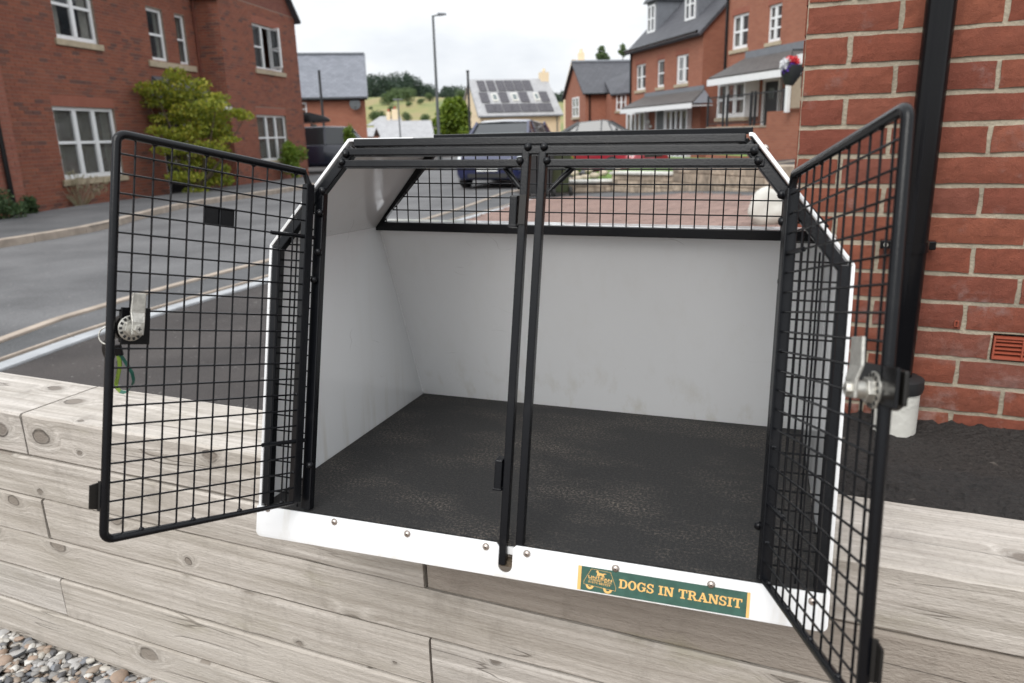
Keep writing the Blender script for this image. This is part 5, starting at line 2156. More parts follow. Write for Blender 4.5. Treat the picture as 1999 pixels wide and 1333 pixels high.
cl = []
for px, py, rx, rz in ((300, 172, 34, 14), (345, 152, 26, 20), (365, 185, 42, 16), (320, 200, 40, 14), (278, 185, 16, 9), (385, 215, 48, 20), (335, 232, 42, 13), (415, 205, 30, 13), (425, 190, 22, 10),
                       (460, 220, 24, 9), (478, 228, 18, 8), (400, 250, 46, 18), (310, 255, 22, 10), (360, 262, 44, 16), (425, 262, 30, 12), (340, 290, 40, 14), (400, 290, 42, 16), (448, 272, 20, 6), (375, 318, 42, 15),
                       (420, 330, 28, 14), (360, 345, 34, 12), (400, 352, 36, 14), (440, 352, 18, 12), (390, 165, 20, 14), (412, 232, 36, 12), (385, 372, 24, 10), (436, 300, 20, 9)):
    c = A3(px, py, uni(-0.5, 0.5))
    k = Yt / 1519
    cl.append((c, (rx * k * 1.02, rx * k * 0.9, rz * k * 0.85)))
leaves('crown', [(c_, (r_[0] * 1.12, r_[1] * 1.1, r_[2] * 1.15)) for c_, r_ in cl], 11500, 0.082, 'acer_leaf', ac, 5, flat=0.6)
tr = [([Vector((0, 0, 0)), Vector((0.02, 0, 0.4)), Vector((-0.05, 0, 0.8))], 0.07, 0.05)]
for c, r in cl[::2]:
    st_ = Vector((0, 0, 0.45))
    mid = st_.lerp(c, 0.5) + Vector((0, 0, -0.12))
    tr.append(([st_, mid, c], 0.035, 0.008))
limbs(tr, 'bark', ac)


def shrub(name, label, cat, px, py, wpx, hpx, mat, Y=None, leaf=0.07, n=1500, seed=2, group=None, base=None, part='foliage', stems=True):
    """bush whose foot is seen at px, py"""
    b = on_g(px, py) if base is None else base
    k = b.length / 1519
    t = thing(name, label, cat, Matrix.Translation(b), group)
    w, h = wpx * k / 2, hpx * k
    random.seed(seed)
    cl = []
    for i in range(9):
        a = uni(0, 6.28)
        rr = uni(0.1, 0.6)
        cl.append((Vector((math.cos(a) * w * rr, math.sin(a) * w * rr, h * uni(0.25, 0.8))), (w * uni(0.3, 0.5), w * uni(0.3, 0.5), h * uni(0.18, 0.32))))
    leaves(part, cl, n, leaf, mat, t, seed)
    if stems:
        limbs([([Vector((0, 0, 0)), c[0] * 0.5, c[0]], 0.02, 0.005) for c in cl], 'bark', t, 'stem')
    return t


shrub('shrub', 'low dark green shrub at the foot of the left house black downpipe', 'shrub', 10, 437, 90, 58, 'shrub_leaf', leaf=0.05, n=2400, seed=3)
shrub('shrub', 'small dark green shrub just right of the low shrub at the house wing corner', 'shrub', 60, 427, 44, 40, 'shrub_leaf', leaf=0.05, n=1300, seed=4)


def plume(label, px, py, wpx, hpx, n, seed, mat, head):
    b = on_g(px, py)
    k = b.length / 1519
    t = thing('flowering_plant', label, 'plant', Matrix.Translation(b))
    random.seed(seed)
    mb = MB()
    hd = []
    for i in range(n):
        a = uni(-1, 1)
        tip = Vector((a * wpx * k * 0.5, uni(-0.25, 0.25), hpx * k * (uni(0.65, 1.0) - 0.25 * abs(a))))
        f0 = Vector((a * 0.08, uni(-0.06, 0.06), 0))
        mid = f0.lerp(tip, 0.5) + Vector((0, 0, 0.06))
        mb.tube([f0, mid, tip], [0.006, 0.005, 0.004], 4)
        hd.append((tip, (0.035, 0.035, 0.07)))
        hd.append((f0.lerp(tip, 0.7), (0.03, 0.03, 0.06)))
    obj('stems', mb, mat, t)
    leaves('flower_heads', hd, n * 26, 0.035, head, t, seed)
    return t


plume('tall thin plant with pinkish seed heads under the left house lower window', 158, 404, 90, 62, 46, 11, 'pale_leaf', 'pale_leaf')
plume('thin brownish plant against brickwork between the wing corner and lower window', 103, 402, 36, 62, 24, 12, 'bark', 'bright_leaf')
shrub('shrub', 'bright green shrub at the right corner of the left house', 'shrub', 577, 352, 66, 72, 'bright_leaf', leaf=0.09, n=2200, seed=6)
hb = on_g(690, 338)
shrub('shrub', 'rounded yellow green shrub between dark van and dog box top left corner', 'shrub', 692, 336, 56, 84, 'bright_leaf', leaf=0.10, n=2600, seed=7)

# ---------------------------------------------------------------- garage house with slate roof
GB = at_y(583, 330, 44)
gb0 = Vector((GB.x, GB.y, -1.5))
H = House('brick_house', 'red brick house end with long grey slate roof and satellite dish', gb0, 78)
e0, e1 = H.pl(560, 191), H.pl(716, 189)
r0, r1 = H.pl(560, 107, 4.2), H.pl(711, 106, 4.2)
ez = (e0.z + e1.z) / 2
rz = (r0.z + r1.z) / 2
xw0, xw1 = e0.x - 1.5, e1.x
H.part('wall', MB().box(xw0, xw1 - 0.12, 0, 8.4, 0, ez + 0.02), 'house_brick')
roof_slab(H, [(xw0, -0.25, ez), (xw1, -0.25, ez), (r1.x, 4.2, rz), (xw0, 4.2, rz)], 'slate_tiles', 0.12)
roof_slab(H, [(xw0, 8.65, ez), (xw1, 8.65, ez), (r1.x, 4.2, rz), (xw0, 4.2, rz)], 'slate_tiles', 0.12)
H.part('gable', MB().prism([(xw1 - 0.12, 0, ez), (xw1 - 0.12, 8.4, ez), (r1.x - 0.1, 4.2, rz - 0.15)], (-0.2, 0, 0)), 'house_brick')
H.part('ridge', MB().tube([(xw0, 4.2, rz + 0.02), (r1.x, 4.2, rz + 0.02)], 0.10, 8), 'slate_roof_edge')
H.part('gutter', MB().tube([(xw0, -0.32, ez - 0.12), (xw1, -0.32, ez - 0.12)], 0.07, 8), 'black_plastic')
H.part('verge', MB().bar((xw1 + 0.02, -0.28, ez - 0.06), (r1.x + 0.02, 4.2, rz - 0.06), 0.06, 0.18, (0, 0, 1)), 'lead_grey')
dc = H.pl(693, 203, -0.3)
dish = H.part('satellite_dish', MB().tube([(dc.x, dc.y + 0.10, dc.z), (dc.x, dc.y + 0.06, dc.z), (dc.x, dc.y - 0.02, dc.z)], [0.05, 0.2, 0.31], 24), 'lamp_grey', smooth=True)
obj('dish_arm', MB().tube([(dc.x, 0, dc.z - 0.1), (dc.x, dc.y + 0.08, dc.z)], 0.03, 8).tube([(dc.x, dc.y, dc.z - 0.28), (dc.x, dc.y - 0.4, dc.z - 0.1)], 0.02, 6), 'lamp_grey', dish)
wr = H.rect([(588, 200), (598, 201), (600, 226), (589, 226)])
H.window((wr[0] - 0.4, wr[1], wr[2], wr[3]), 2, 2, sill=False, inset=-0.03)
# black post beside it
pb = at_y(637, 300, 37)
pb = Vector((pb.x, pb.y, -1.34))
pt = at_y(631.5, 138, 37)
pp = thing('black_post', 'plain black post standing behind the dark van with the roof box', 'post', Matrix.Translation(pb))
obj('pole', MB().tube([(0, 0, 0), (0, 0, pt.z - pb.z)], 0.058, 12), 'dark_post', pp, smooth=True)
obj('cap', MB().tube([(0, 0, pt.z - pb.z), (0, 0, pt.z - pb.z + 0.03)], 0.066, 12), 'dark_post', pp)
obj('base_collar', MB().tube([(0, 0, 0), (0, 0, 1.1)], 0.085, 12), 'dark_post', pp, smooth=True)


# ---------------------------------------------------------------- street furniture
def lamp(label, bx, by, tx, ty, Y, r, arm, head, grp):
    t_ = at_y(tx, ty, Y)
    b = Vector((t_.x, t_.y, -1.34 if Y < 50 else -3.0))
    t = thing('street_lamp', label, 'street lamp', Matrix.Translation(b), grp)
    h = t_.z - b.z
    obj('column', MB().tube([(0, 0, 0), (0, 0, h * 0.5), (0, 0, h)], [r * 1.25, r, r * 0.75], 12), 'lamp_grey', t, smooth=True)
    obj('base', MB().tube([(0, 0, 0), (0, 0, min(1.4, h * 0.25))], r * 1.7, 12), 'lamp_grey', t, smooth=True)
    a = Vector((arm, 0, 0.03))
    o = obj('arm', MB().tube([(0, 0, h - 0.03), tuple(Vector((0, 0, h)) + a * 0.5)], r * 0.5, 8), 'lamp_grey', t)
    hx = Vector((0, 0, h)) + a
    obj('lantern', MB().hexa([(hx.x - head, -0.12, hx.z - 0.05), (hx.x + head, -0.09, hx.z - 0.02), (hx.x + head, 0.09, hx.z - 0.02), (hx.x - head, 0.12, hx.z - 0.05),
                              (hx.x - head, -0.12, hx.z + 0.05), (hx.x + head, -0.08, hx.z + 0.03), (hx.x + head, 0.08, hx.z + 0.03), (hx.x - head, 0.12, hx.z + 0.05)]), 'lead_grey', t, bevel=0.02)
    return t


lamp('tall grey street lamp column rising above the hill, lantern arm pointing right', 850, 260, 845, 30, 30, 0.055, 0.34, 0.16, 'street lamps')
lamp('distant short street lamp in front of the pale grey roof', 777, 265, 777, 195, 60, 0.06, 0.0, 0.36, 'street lamps')
t_ = at_y(913, 140, 36)
pp = thing('black_post', 'thin dark post beside the gable of the house with solar panels', 'post', Matrix.Translation((t_.x, t_.y, -1.34)))
obj('pole', MB().tube([(0, 0, 0), (0, 0, t_.z + 1.34)], 0.055, 10), 'dark_post', pp, smooth=True)
obj('cap', MB().tube([(0, 0, t_.z + 1.34), (0, 0, t_.z + 1.40)], 0.075, 10), 'dark_post', pp)

# ---------------------------------------------------------------- pale roofed house in the dip
p0 = at_y(728, 265, 95)
H = House('stone_house', 'far house showing only its pale grey slate roof and two buff chimneys', Vector((p0.x, p0.y, -6)), 90)
a, b = H.pl(728, 262), H.pl(845, 262)
ra, rb_ = H.pl(733, 237, 4), H.pl(841, 235, 4)
ez, rz = H.pl(780, 268).z, (ra.z + rb_.z) / 2
H.part('wall', MB().box(a.x, b.x, 0, 8, 0, ez), 'cream_paint')
roof_slab(H, [(a.x - 0.3, -0.3, ez - 0.15), (b.x + 0.3, -0.3, ez - 0.15), (rb_.x, 4, rz), (ra.x, 4, rz)], 'pale_slates', 0.1)
roof_slab(H, [(a.x - 0.3, 8.3, ez - 0.15), (b.x + 0.3, 8.3, ez - 0.15), (rb_.x, 4, rz), (ra.x, 4, rz)], 'pale_slates', 0.1)
# a second roof behind, higher
q0, q1 = H.pl(742, 227, 7), H.pl(772, 227, 7)
roof_slab(H, [(q0.x - 1.5, 5, rz - 0.4), (q1.x + 1.2, 5, rz - 0.4), (q1.x + 0.6, 7, q0.z), (q0.x, 7, q0.z)], 'pale_slates', 0.1)
for pxa, pxb, pyt in ((755, 762, 218), (765, 776, 213)):
    c0_, c1_ = H.pl(pxa, pyt, 6.5), H.pl(pxb, pyt, 6.5)
    ch = H.part('chimney', MB().box(c0_.x, c1_.x, 6.1, 6.9, rz - 1.2, c0_.z), 'cream_paint')
    obj('chimney_pot', MB().tube([((c0_.x + c1_.x) / 2, 6.5, c0_.z), ((c0_.x + c1_.x) / 2, 6.5, c0_.z + 0.35)], [0.15, 0.12], 8), 'terracotta_plastic', ch)
sm = at_y(722, 268, 80)
H2 = House('outbuilding', 'tiny orange brick outbuilding with white gable left of the pale grey roof', Vector((sm.x - 0.6, sm.y, -4)), 90, cat='outbuilding')
z_ = H2.pl(724, 256).z
H2.part('wall', MB().box(-0.5, 0.9, 0, 4, 0, z_ - 0.5), 'house_brick')
roof_slab(H2, [(-0.6, -0.2, z_ - 0.5), (1.0, -0.2, z_ - 0.5), (1.0, 2, z_ + 0.4), (-0.6, 2, z_ + 0.4)], 'pale_slates', 0.08)
roof_slab(H2, [(-0.6, 4.2, z_ - 0.5), (1.0, 4.2, z_ - 0.5), (1.0, 2, z_ + 0.4), (-0.6, 2, z_ + 0.4)], 'pale_slates', 0.08)

# ---------------------------------------------------------------- big green tree behind the lamp
tp = at_y(882, 262, 62)
tb2 = Vector((tp.x, tp.y, -3.2))
tr_ = thing('leafy_tree', 'dense bright green tree between the tall street lamp and the solar panel house', 'tree', Matrix.Translation(tb2))
cl = []
k = 62 / 1519
random.seed(21)
for px, py, r in ((880, 212, 18), (896, 208, 16), (866, 222, 15), (905, 222, 14), (884, 230, 22), (858, 238, 13), (872, 246, 16), (900, 244, 18), (888, 258, 20), (862, 258, 14), (908, 258, 14), (876, 200, 10), (893, 197, 10)):
    c = at_y(px, py, 62 + uni(-1.2, 1.2)) - tb2
    cl.append((c, (r * k * 1.05, r * k * 1.0, r * k * 0.9)))
leaves('crown', cl, 12000, 0.26, 'tree_leaf', tr_, 22)
limbs([([Vector((0, 0, 0)), Vector((0, 0, 2)), Vector((0.1, 0, 4))], 0.25, 0.15)] + [([Vector((0, 0, 2)), c[0]], 0.1, 0.03) for c in cl[::2]], 'bark', tr_)

# ---------------------------------------------------------------- house with solar panels
p0 = at_y(934, 262, 72)
H = House('cream_house', 'far cream house with rows of solar panels on its grey roof', Vector((p0.x, p0.y, -4.5)), 76)
a, b = H.pl(935, 226), H.pl(1097, 223)
ra, rb_ = H.pl(917, 154, 4.5), H.pl(1080, 154, 4.5)
ez, rz = (a.z + b.z) / 2, (ra.z + rb_.z) / 2
xa, xb = a.x, b.x
H.part('wall', MB().box(xa + 0.15, xb - 0.15, 0, 9, 0, ez + 0.05), 'cream_paint')
RX0, RX1 = xa - 0.1, xb + 0.05
roof_slab(H, [(RX0, -0.3, ez), (RX1, -0.3, ez), (RX1 - 0.1, 4.5, rz), (RX0 + 0.1, 4.5, rz)], 'pale_slates', 0.12)
roof_slab(H, [(RX0, 9.3, ez), (RX1, 9.3, ez), (RX1 - 0.1, 4.5, rz), (RX0 + 0.1, 4.5, rz)], 'pale_slates', 0.12)
for x_ in (xa + 0.15, xb - 0.35):
    H.part('gable', MB().prism([(x_, 0, ez), (x_, 9, ez), (x_, 4.5, rz - 0.15)], (0.2, 0, 0)), 'cream_paint')
H.part('gutter', MB().tube([(RX0, -0.36, ez - 0.1), (RX1, -0.36, ez - 0.1)], 0.07, 8), 'lead_grey')
H.part('downpipe', MB().tube([(xb - 0.5, -0.06, 0), (xb - 0.5, -0.06, ez)], 0.05, 8), 'lamp_grey')
H.part('verge', MB().bar((RX0, -0.3, ez - 0.12), (RX0 + 0.1, 4.5, rz - 0.12), 0.06, 0.2, (0, 0, 1)), 'lead_grey')
Ns = Vector((0, -(rz - ez), 4.8)).normalized()
rp_ = lambda u, v: Vector((RX0 + (RX1 - RX0) * u, -0.3 + 4.8 * v, ez + (rz - ez) * v))
rows_s = [(0.93, 0.66, [(0.115, 0.185), (0.225, 0.30), (0.34, 0.415), (0.445, 0.525), (0.555, 0.635), (0.665, 0.745)]),
          (0.60, 0.34, [(0.095, 0.175), (0.325, 0.405), (0.565, 0.65), (0.815, 0.895)]),
          (0.28, 0.08, [(0.12, 0.195), (0.22, 0.295), (0.325, 0.40), (0.425, 0.50), (0.53, 0.605), (0.63, 0.705), (0.735, 0.80), (0.825, 0.89)])]
for v1, v0, us in rows_s:
    for u0, u1 in us:
        u0, u1, v0b, v1b = u0 - 0.010, u1 + 0.010, v0 - 0.008, v1 + 0.008
        p = [rp_(u0, v0b), rp_(u1, v0b), rp_(u1, v1b), rp_(u0, v1b)]
        mb = MB().hexa([q + Ns * 0.03 for q in p] + [q + Ns * 0.08 for q in p])
        po = H.part('solar_panel', mb, 'solar_cell')
        g = MB()
        for k_ in range(1, 4):
            g.bar(p[0].lerp(p[1], k_ / 4) + Ns * 0.083, p[3].lerp(p[2], k_ / 4) + Ns * 0.083, 0.02, 0.004, Ns)
        for k_ in range(0, 4):
            g.bar(p[0].lerp(p[3], k_ / 3) + Ns * 0.086, p[1].lerp(p[2], k_ / 3) + Ns * 0.086, 0.03, 0.004, Ns)
        obj('grid', g, 'solar_rim', po)
for u0, u1 in ((0.225, 0.29), (0.46, 0.53), (0.73, 0.79)):
    p = [rp_(u0, 0.37), rp_(u1, 0.37), rp_(u1, 0.57), rp_(u0, 0.57)]
    o = H.part('roof_window', MB().hexa([q + Ns * 0.0 for q in p] + [q + Ns * 0.10 for q in p]), 'stone_white')
    p = [rp_(u0 + 0.01, 0.40), rp_(u1 - 0.01, 0.40), rp_(u1 - 0.01, 0.54), rp_(u0 + 0.01, 0.54)]
    obj('pane', MB().hexa([q + Ns * 0.101 for q in p] + [q + Ns * 0.12 for q in p]), 'screen_glass', o)
c0_, c1_ = H.pl(1054, 138, 4.5), H.pl(1069, 138, 4.5)
ch = H.part('chimney', MB().box(c0_.x, c1_.x, 4.1, 5.0, rz - 0.6, H.pl(1060, 141, 4.5).z), 'cream_paint')
obj('chimney_pot', MB().tube([((c0_.x + c1_.x) / 2, 4.5, c0_.z - 0.1), ((c0_.x + c1_.x) / 2, 4.5, c0_.z + 0.2)], [0.17, 0.13], 8), 'cream_paint', ch)

# ---------------------------------------------------------------- cream house behind the red gable
p0 = at_y(1112, 262, 66)
H = House('cream_house', 'cream gable and chimney showing behind the small red gabled house', Vector((p0.x, p0.y, -3)), 95)
a, ap, rt = H.pl(1100, 178), H.pl(1116, 116), H.pl(1240, 120)
H.part('gable_wall', MB().prism([(a.x, 0, 0), (a.x + 5.5, 0, 0), (a.x + 5.5, 0, ap.z - 2.2), (ap.x + 0.3, 0, ap.z), (ap.x, 0, ap.z), (a.x, 0, a.z)], (0, 6, 0)), 'cream_paint')
roof_slab(H, [(ap.x - 0.1, 0.2, ap.z - 0.9), (rt.x, 0.2, ap.z - 0.9), (rt.x, 3, ap.z + 0.10), (ap.x - 0.1, 3, ap.z + 0.10)], 'pale_slates', 0.1)
roof_slab(H, [(ap.x - 0.1, 5.8, ap.z - 0.9), (rt.x, 5.8, ap.z - 0.9), (rt.x, 3, ap.z + 0.10), (ap.x - 0.1, 3, ap.z + 0.10)], 'pale_slates', 0.1)
H.part('wall', MB().box(a.x + 0.5, rt.x, 0.5, 5.6, 0, ap.z - 0.95), 'cream_paint')
c0_, c1_ = H.pl(1128, 104, 3), H.pl(1141, 104, 3)
ch = H.part('chimney', MB().box(c0_.x, c1_.x, 2.6, 3.4, ap.z - 0.5, c0_.z), 'cream_paint')
obj('chimney_pot', MB().tube([((c0_.x + c1_.x) / 2, 3, c0_.z), ((c0_.x + c1_.x) / 2, 3, c0_.z + 0.35)], [0.18, 0.13], 8), 'cream_paint', ch)
random.seed(31)
for lab, px, py, r, hgt, mt in (('round dark green tree top above the roof behind the red gabled house', 1176, 103, 15, 12, 'mid_leaf'),
                                ('thin pale tree top beside the three storey house, right of the round tree', 1216, 98, 11, 14, 'mid_leaf')):
    c_ = at_y(px, py, 85)
    b_ = Vector((c_.x, c_.y, -3))
    t = thing('leafy_tree', lab, 'tree', Matrix.Translation(b_))
    k = 85 / 1519
    cl = [(Vector((uni(-0.4, 0.4) * r * k, uni(-0.3, 0.3), c_.z + 3 + uni(-0.9, 0.5) * hgt * k)), (r * k * 0.55, r * k * 0.6, r * k * 0.5)) for _ in range(8)]
    leaves('crown', cl, 1500 if px < 1200 else 500, 0.22, mt, t, px)
    limbs([([Vector((0, 0, 0)), Vector((0, 0, c_.z + 2.5))], 0.2, 0.05)], 'bark', t)

# ---------------------------------------------------------------- small red gabled house
p0 = at_y(1143, 262, 48)
H = House('brick_house', 'small red brick gabled house with dark roof beyond the parked blue car', Vector((p0.x, p0.y, -2.4)), 82)
ez = (H.pl(1145, 182).z + H.pl(1182, 182).z) / 2
x0_, x1_ = 0.0, H.pl(1182, 200).x
x2_ = H.pl(1260, 200).x
rz = H.pl(1160, 121, 2.9).z
D_ = 5.8
back = H.inv @ at_y(1107, 262, 53.5)
Hl = H
# end wall facing left, with its gable
H.part('wall', MB().box(0, x2_, 0, D_, 0, ez), 'house_brick')
H.part('gable', MB().prism([(0.001, 0, ez), (0.001, D_, ez), (0.001, D_ / 2, rz - 0.1)], (0.22, 0, 0)), 'house_brick')
roof_slab(H, [(-0.2, -0.25, ez), (x2_, -0.25, ez), (x2_, D_ / 2, rz), (-0.2, D_ / 2, rz)], 'grey_tiles', 0.1)
roof_slab(H, [(-0.2, D_ + 0.25, ez), (x2_, D_ + 0.25, ez), (x2_, D_ / 2, rz), (-0.2, D_ / 2, rz)], 'grey_tiles', 0.1)
H.part('ridge', MB().tube([(-0.2, D_ / 2, rz + 0.03), (x2_, D_ / 2, rz + 0.03)], 0.1, 8), 'lead_grey')
H.part('wing_wall', MB().box(x1_, x2_, -1.4, -0.004, 0, ez - 0.1), 'house_brick')
roof_slab(H, [(x1_ - 0.12, -1.6, ez - 0.15), (x2_, -1.6, ez + 0.05), (x2_, 0.6, ez + 1.55), (x1_ + 0.1, 0.6, ez + 0.75)], 'grey_tiles', 0.1)
H.part('gutter', MB().tube([(-0.1, -0.3, ez - 0.05), (x1_, -0.3, ez - 0.05)], 0.06, 8), 'black_plastic')
H.part('downpipe', MB().tube([(0.25, -0.05, 0), (0.25, -0.05, ez)], 0.05, 8), 'black_plastic')
wr = H.rect([(1203, 184), (1222, 183), (1222, 214), (1203, 218)], -1.4)
H.window(wr, 2, 2, y=-1.4, inset=-0.03, fw=0.07)
# window in the gable end wall (faces left)
em = frame(Vector((0, 0, 0)), Vector((0, -1, 0)))
n_ = H.M.to_3x3() @ Vector((1, 0, 0))
k_ = n_.dot(H.M @ Vector((0, 0, 0)))
qs = [H.inv @ (ray(a, b) * (k_ / ray(a, b).dot(n_))) for a, b in ((1115, 192), (1131, 192), (1130, 228), (1115, 229))]
ys_ = [q.y for q in qs]
zs_ = [q.z for q in qs]
wm_ = MB()
ya, yb2, za, zb2 = 1.6, 3.4, min(zs_), max(zs_)
wm_.box(-0.06, -0.002, ya, yb2, za, za + 0.1).box(-0.06, -0.002, ya, yb2, zb2 - 0.08, zb2).box(-0.06, -0.002, ya, ya + 0.1, za + 0.1, zb2 - 0.08).box(-0.06, -0.002, yb2 - 0.1, yb2, za + 0.1, zb2 - 0.08)
wm_.box(-0.06, -0.002, (ya + yb2) / 2 - 0.06, (ya + yb2) / 2 + 0.06, za + 0.1, zb2 - 0.08).box(-0.055, -0.003, ya + 0.1, (ya + yb2) / 2 - 0.06, (za + zb2) / 2 - 0.03, (za + zb2) / 2 + 0.03).box(-0.055, -0.003, (ya + yb2) / 2 + 0.06, yb2 - 0.1, (za + zb2) / 2 - 0.03, (za + zb2) / 2 + 0.03)
f = H.part('window', wm_, 'white_upvc')
obj('pane', MB().box(-0.03, -0.004, ya + 0.1, yb2 - 0.1, za + 0.1, zb2 - 0.08), 'screen_glass', f)
obj('sill', MB().box(-0.12, -0.002, ya - 0.1, yb2 + 0.1, za - 0.14, za - 0.003), 'stone_sill', f)

# ---------------------------------------------------------------- three storey house
p0 = at_y(1366, 262, 33)
AZ3 = 180 - 13.5
H = House('brick_house', 'three storey red brick house with dormers and a grey canopy over white bay windows', Vector((p0.x, p0.y, -2.2)), AZ3)
# local x runs towards the camera; the corner nearest is at x = 0
xl = H.pl(1231, 150).x
ez = (H.pl(1233, 95).z + H.pl(1363, 57).z) / 2
print('3ST', xl, ez)
wins = [H.rect([(1242, 127), (1260, 124), (1260, 178), (1241, 180)]), H.rect([(1283, 119), (1297, 116), (1296, 168), (1282, 170)]), H.rect([(1320, 107), (1344, 104), (1343, 159), (1319, 163)])]
zlo = sum(w[1] for w in wins) / 3
zhi = sum(w[3] for w in wins) / 3
wins = [(w[0], zlo, w[2], zhi) for w in wins]
DEP = 8.0
H.part('wall', holes_wall(xl, 0, 0, ez, [(a_, b_, c_, d_) for a_, b_, c_, d_ in wins], 0, 0.22), 'house_brick')
obj('wall', MB().box(-0.22, 0, 0.221, DEP, 0, ez), 'house_brick', H.root)
obj('wall', MB().box(xl, xl + 0.22, 0.221, DEP, 0, ez), 'house_brick', H.root)
obj('wall', MB().box(xl, 0, DEP + 0.002, DEP + 0.2, 0, ez), 'house_brick', H.root)
H.window(wins[0], 2, 2, fw=0.08)
H.window(wins[1], 1, 2, fw=0.08)
H.window(wins[2], 3, 2, fw=0.07, open_=1, curtain='curtain_dark')
for w in wins:
    H.arch(w, joined=True)
pitch = 1.0
rz = ez + DEP / 2 * pitch
ovh = 0.3
roof_slab(H, [(xl - 0.1, -ovh, ez - ovh * pitch + 0.08), (0.12, -ovh, ez - ovh * pitch + 0.08), (0.12, DEP / 2, rz), (xl - 0.1, DEP / 2, rz)], 'grey_tiles', 0.12)
roof_slab(H, [(xl - 0.1, DEP + ovh, ez - ovh * pitch + 0.08), (0.12, DEP + ovh, ez - ovh * pitch + 0.08), (0.12, DEP / 2, rz), (xl - 0.1, DEP / 2, rz)], 'grey_tiles', 0.12)
for x_ in (-0.22, xl):
    H.part('gable', MB().prism([(x_, 0, ez), (x_, DEP, ez), (x_, DEP / 2, rz - 0.13)], (0.215, 0, 0)), 'house_brick')
H.part('gutter', MB().tube([(xl, -0.36, ez - 0.14), (0.1, -0.36, ez - 0.14)], 0.06, 8), 'black_plastic')
H.part('downpipe', MB().tube([(xl + 0.12, -0.05, 0), (xl + 0.12, -0.05, ez)], 0.05, 8), 'black_plastic')
# dormers: their fronts stand on the roof slope
yd = 0.55
for px_, w_, zt_px in (((1264, 1278), 1.35, 30), ((1337, 1356), 1.35, -5)):
    q = H.pl((px_[0] + px_[1]) / 2, 40, yd)
    wz0 = H.pl(px_[0], {1264: 66, 1337: 42}[px_[0]], yd).z
    wx0, wx1 = sorted((H.pl(px_[0], 45, yd).x, H.pl(px_[1], 45, yd).x))
    wz1 = wz0 + 1.25
    xa, xb = wx0 - 0.16, wx1 + 0.16
    dm = H.part('dormer', MB().box(xa, xb, yd + 0.05, yd + 3.0, wz0 - 0.2, wz1 + 0.15), 'lead_grey')
    rm = MB()
    xm = (xa + xb) / 2
    zr = wz1 + 0.15
    rm.prism([(xa - 0.14, yd - 0.15, zr), (xb + 0.14, yd - 0.15, zr), (xm, yd + 0.25, zr + 0.85)], (0, 3.4, 0))
    obj('dormer_roof', rm, 'slate_grey', dm)
    H.window((wx0, wz0, wx1, wz1), 2, 2, y=yd, fw=0.08, inset=-0.02, sill=False)
# grey canopy with hipped ends over the ground floor
cz0 = (H.pl(1215, 215, -0.9).z + H.pl(1354, 203, -0.9).z) / 2
cx0, cx1 = H.pl(1214, 217, -0.9).x, H.pl(1353, 208, -0.9).x
cz1 = H.pl(1335, 178, -0.0).z
roof_slab(H, [(cx0, -0.95, cz0 + 0.1), (cx1, -0.95, cz0 + 0.1), (cx1 - 0.8, -0.002, cz1), (cx0 + 0.8, -0.002, cz1)], 'brown_tiles', 0.07, name='canopy')
H.part('canopy_side', MB().prism([(cx1, -0.95, cz0 + 0.03), (cx1, -0.004, cz0 + 0.03), (cx1 - 0.8, -0.004, cz1 - 0.03)], (-0.05, 0, 0)), 'lead_grey')
H.part('canopy_flashing', MB().box(cx0 + 0.8, cx1 - 0.8, -0.06, -0.004, cz1 - 0.05, cz1 + 0.14), 'lead_grey')
H.part('canopy_trim', MB().box(cx0, cx1, -1.0, -0.955, cz0 - 0.16, cz0 + 0.04), 'white_upvc')
H.part('canopy_soffit', MB().box(cx0 + 0.02, cx1 - 0.02, -0.95, -0.01, cz0 - 0.08, cz0 - 0.04), 'white_upvc')
zt_ = cz0 - 0.09
for pxa, pxb in ((1223, 1259), (1299, 1342)):
    b0_, b1_ = H.pl(pxa, 240, -0.2).x, H.pl(pxb, 240, -0.2).x
    bay = H.window((b0_, 0.9, b1_, zt_), 4, 2, y=-0.22, inset=0.0, fw=0.11, sill=False, name='bay_window')
    obj('bay_side', MB().box(b1_ - 0.06, b1_, -0.15, -0.005, 0.9, zt_), 'white_upvc', bay)
    H.part('bay_wall', MB().box(b0_, b1_, -0.2, -0.004, 0, 0.89), 'house_brick')
d0_, d1_ = H.pl(1280, 240).x, H.pl(1299, 240).x
dfo = H.part('door_frame', MB().box(d0_, d0_ + 0.14, -0.03, -0.002, 0.3, zt_).box(d1_ - 0.14, d1_, -0.03, -0.002, 0.3, zt_), 'white_upvc')
H.part('door', MB().box(d0_ + 0.15, d1_ - 0.15, -0.02, -0.003, 0.3, zt_), 'lamp_grey')
s0 = H.pl(1266, 238, -0.05)
H.part('wall_ornament', MB().ball((s0.x, -0.06, s0.z), 0.14, 10, 6, (1.2, 0.4, 0.9)).ball((s0.x + 0.25, -0.06, s0.z - 0.22), 0.13, 10, 6, (1.2, 0.4, 0.7)), 'stone_white')

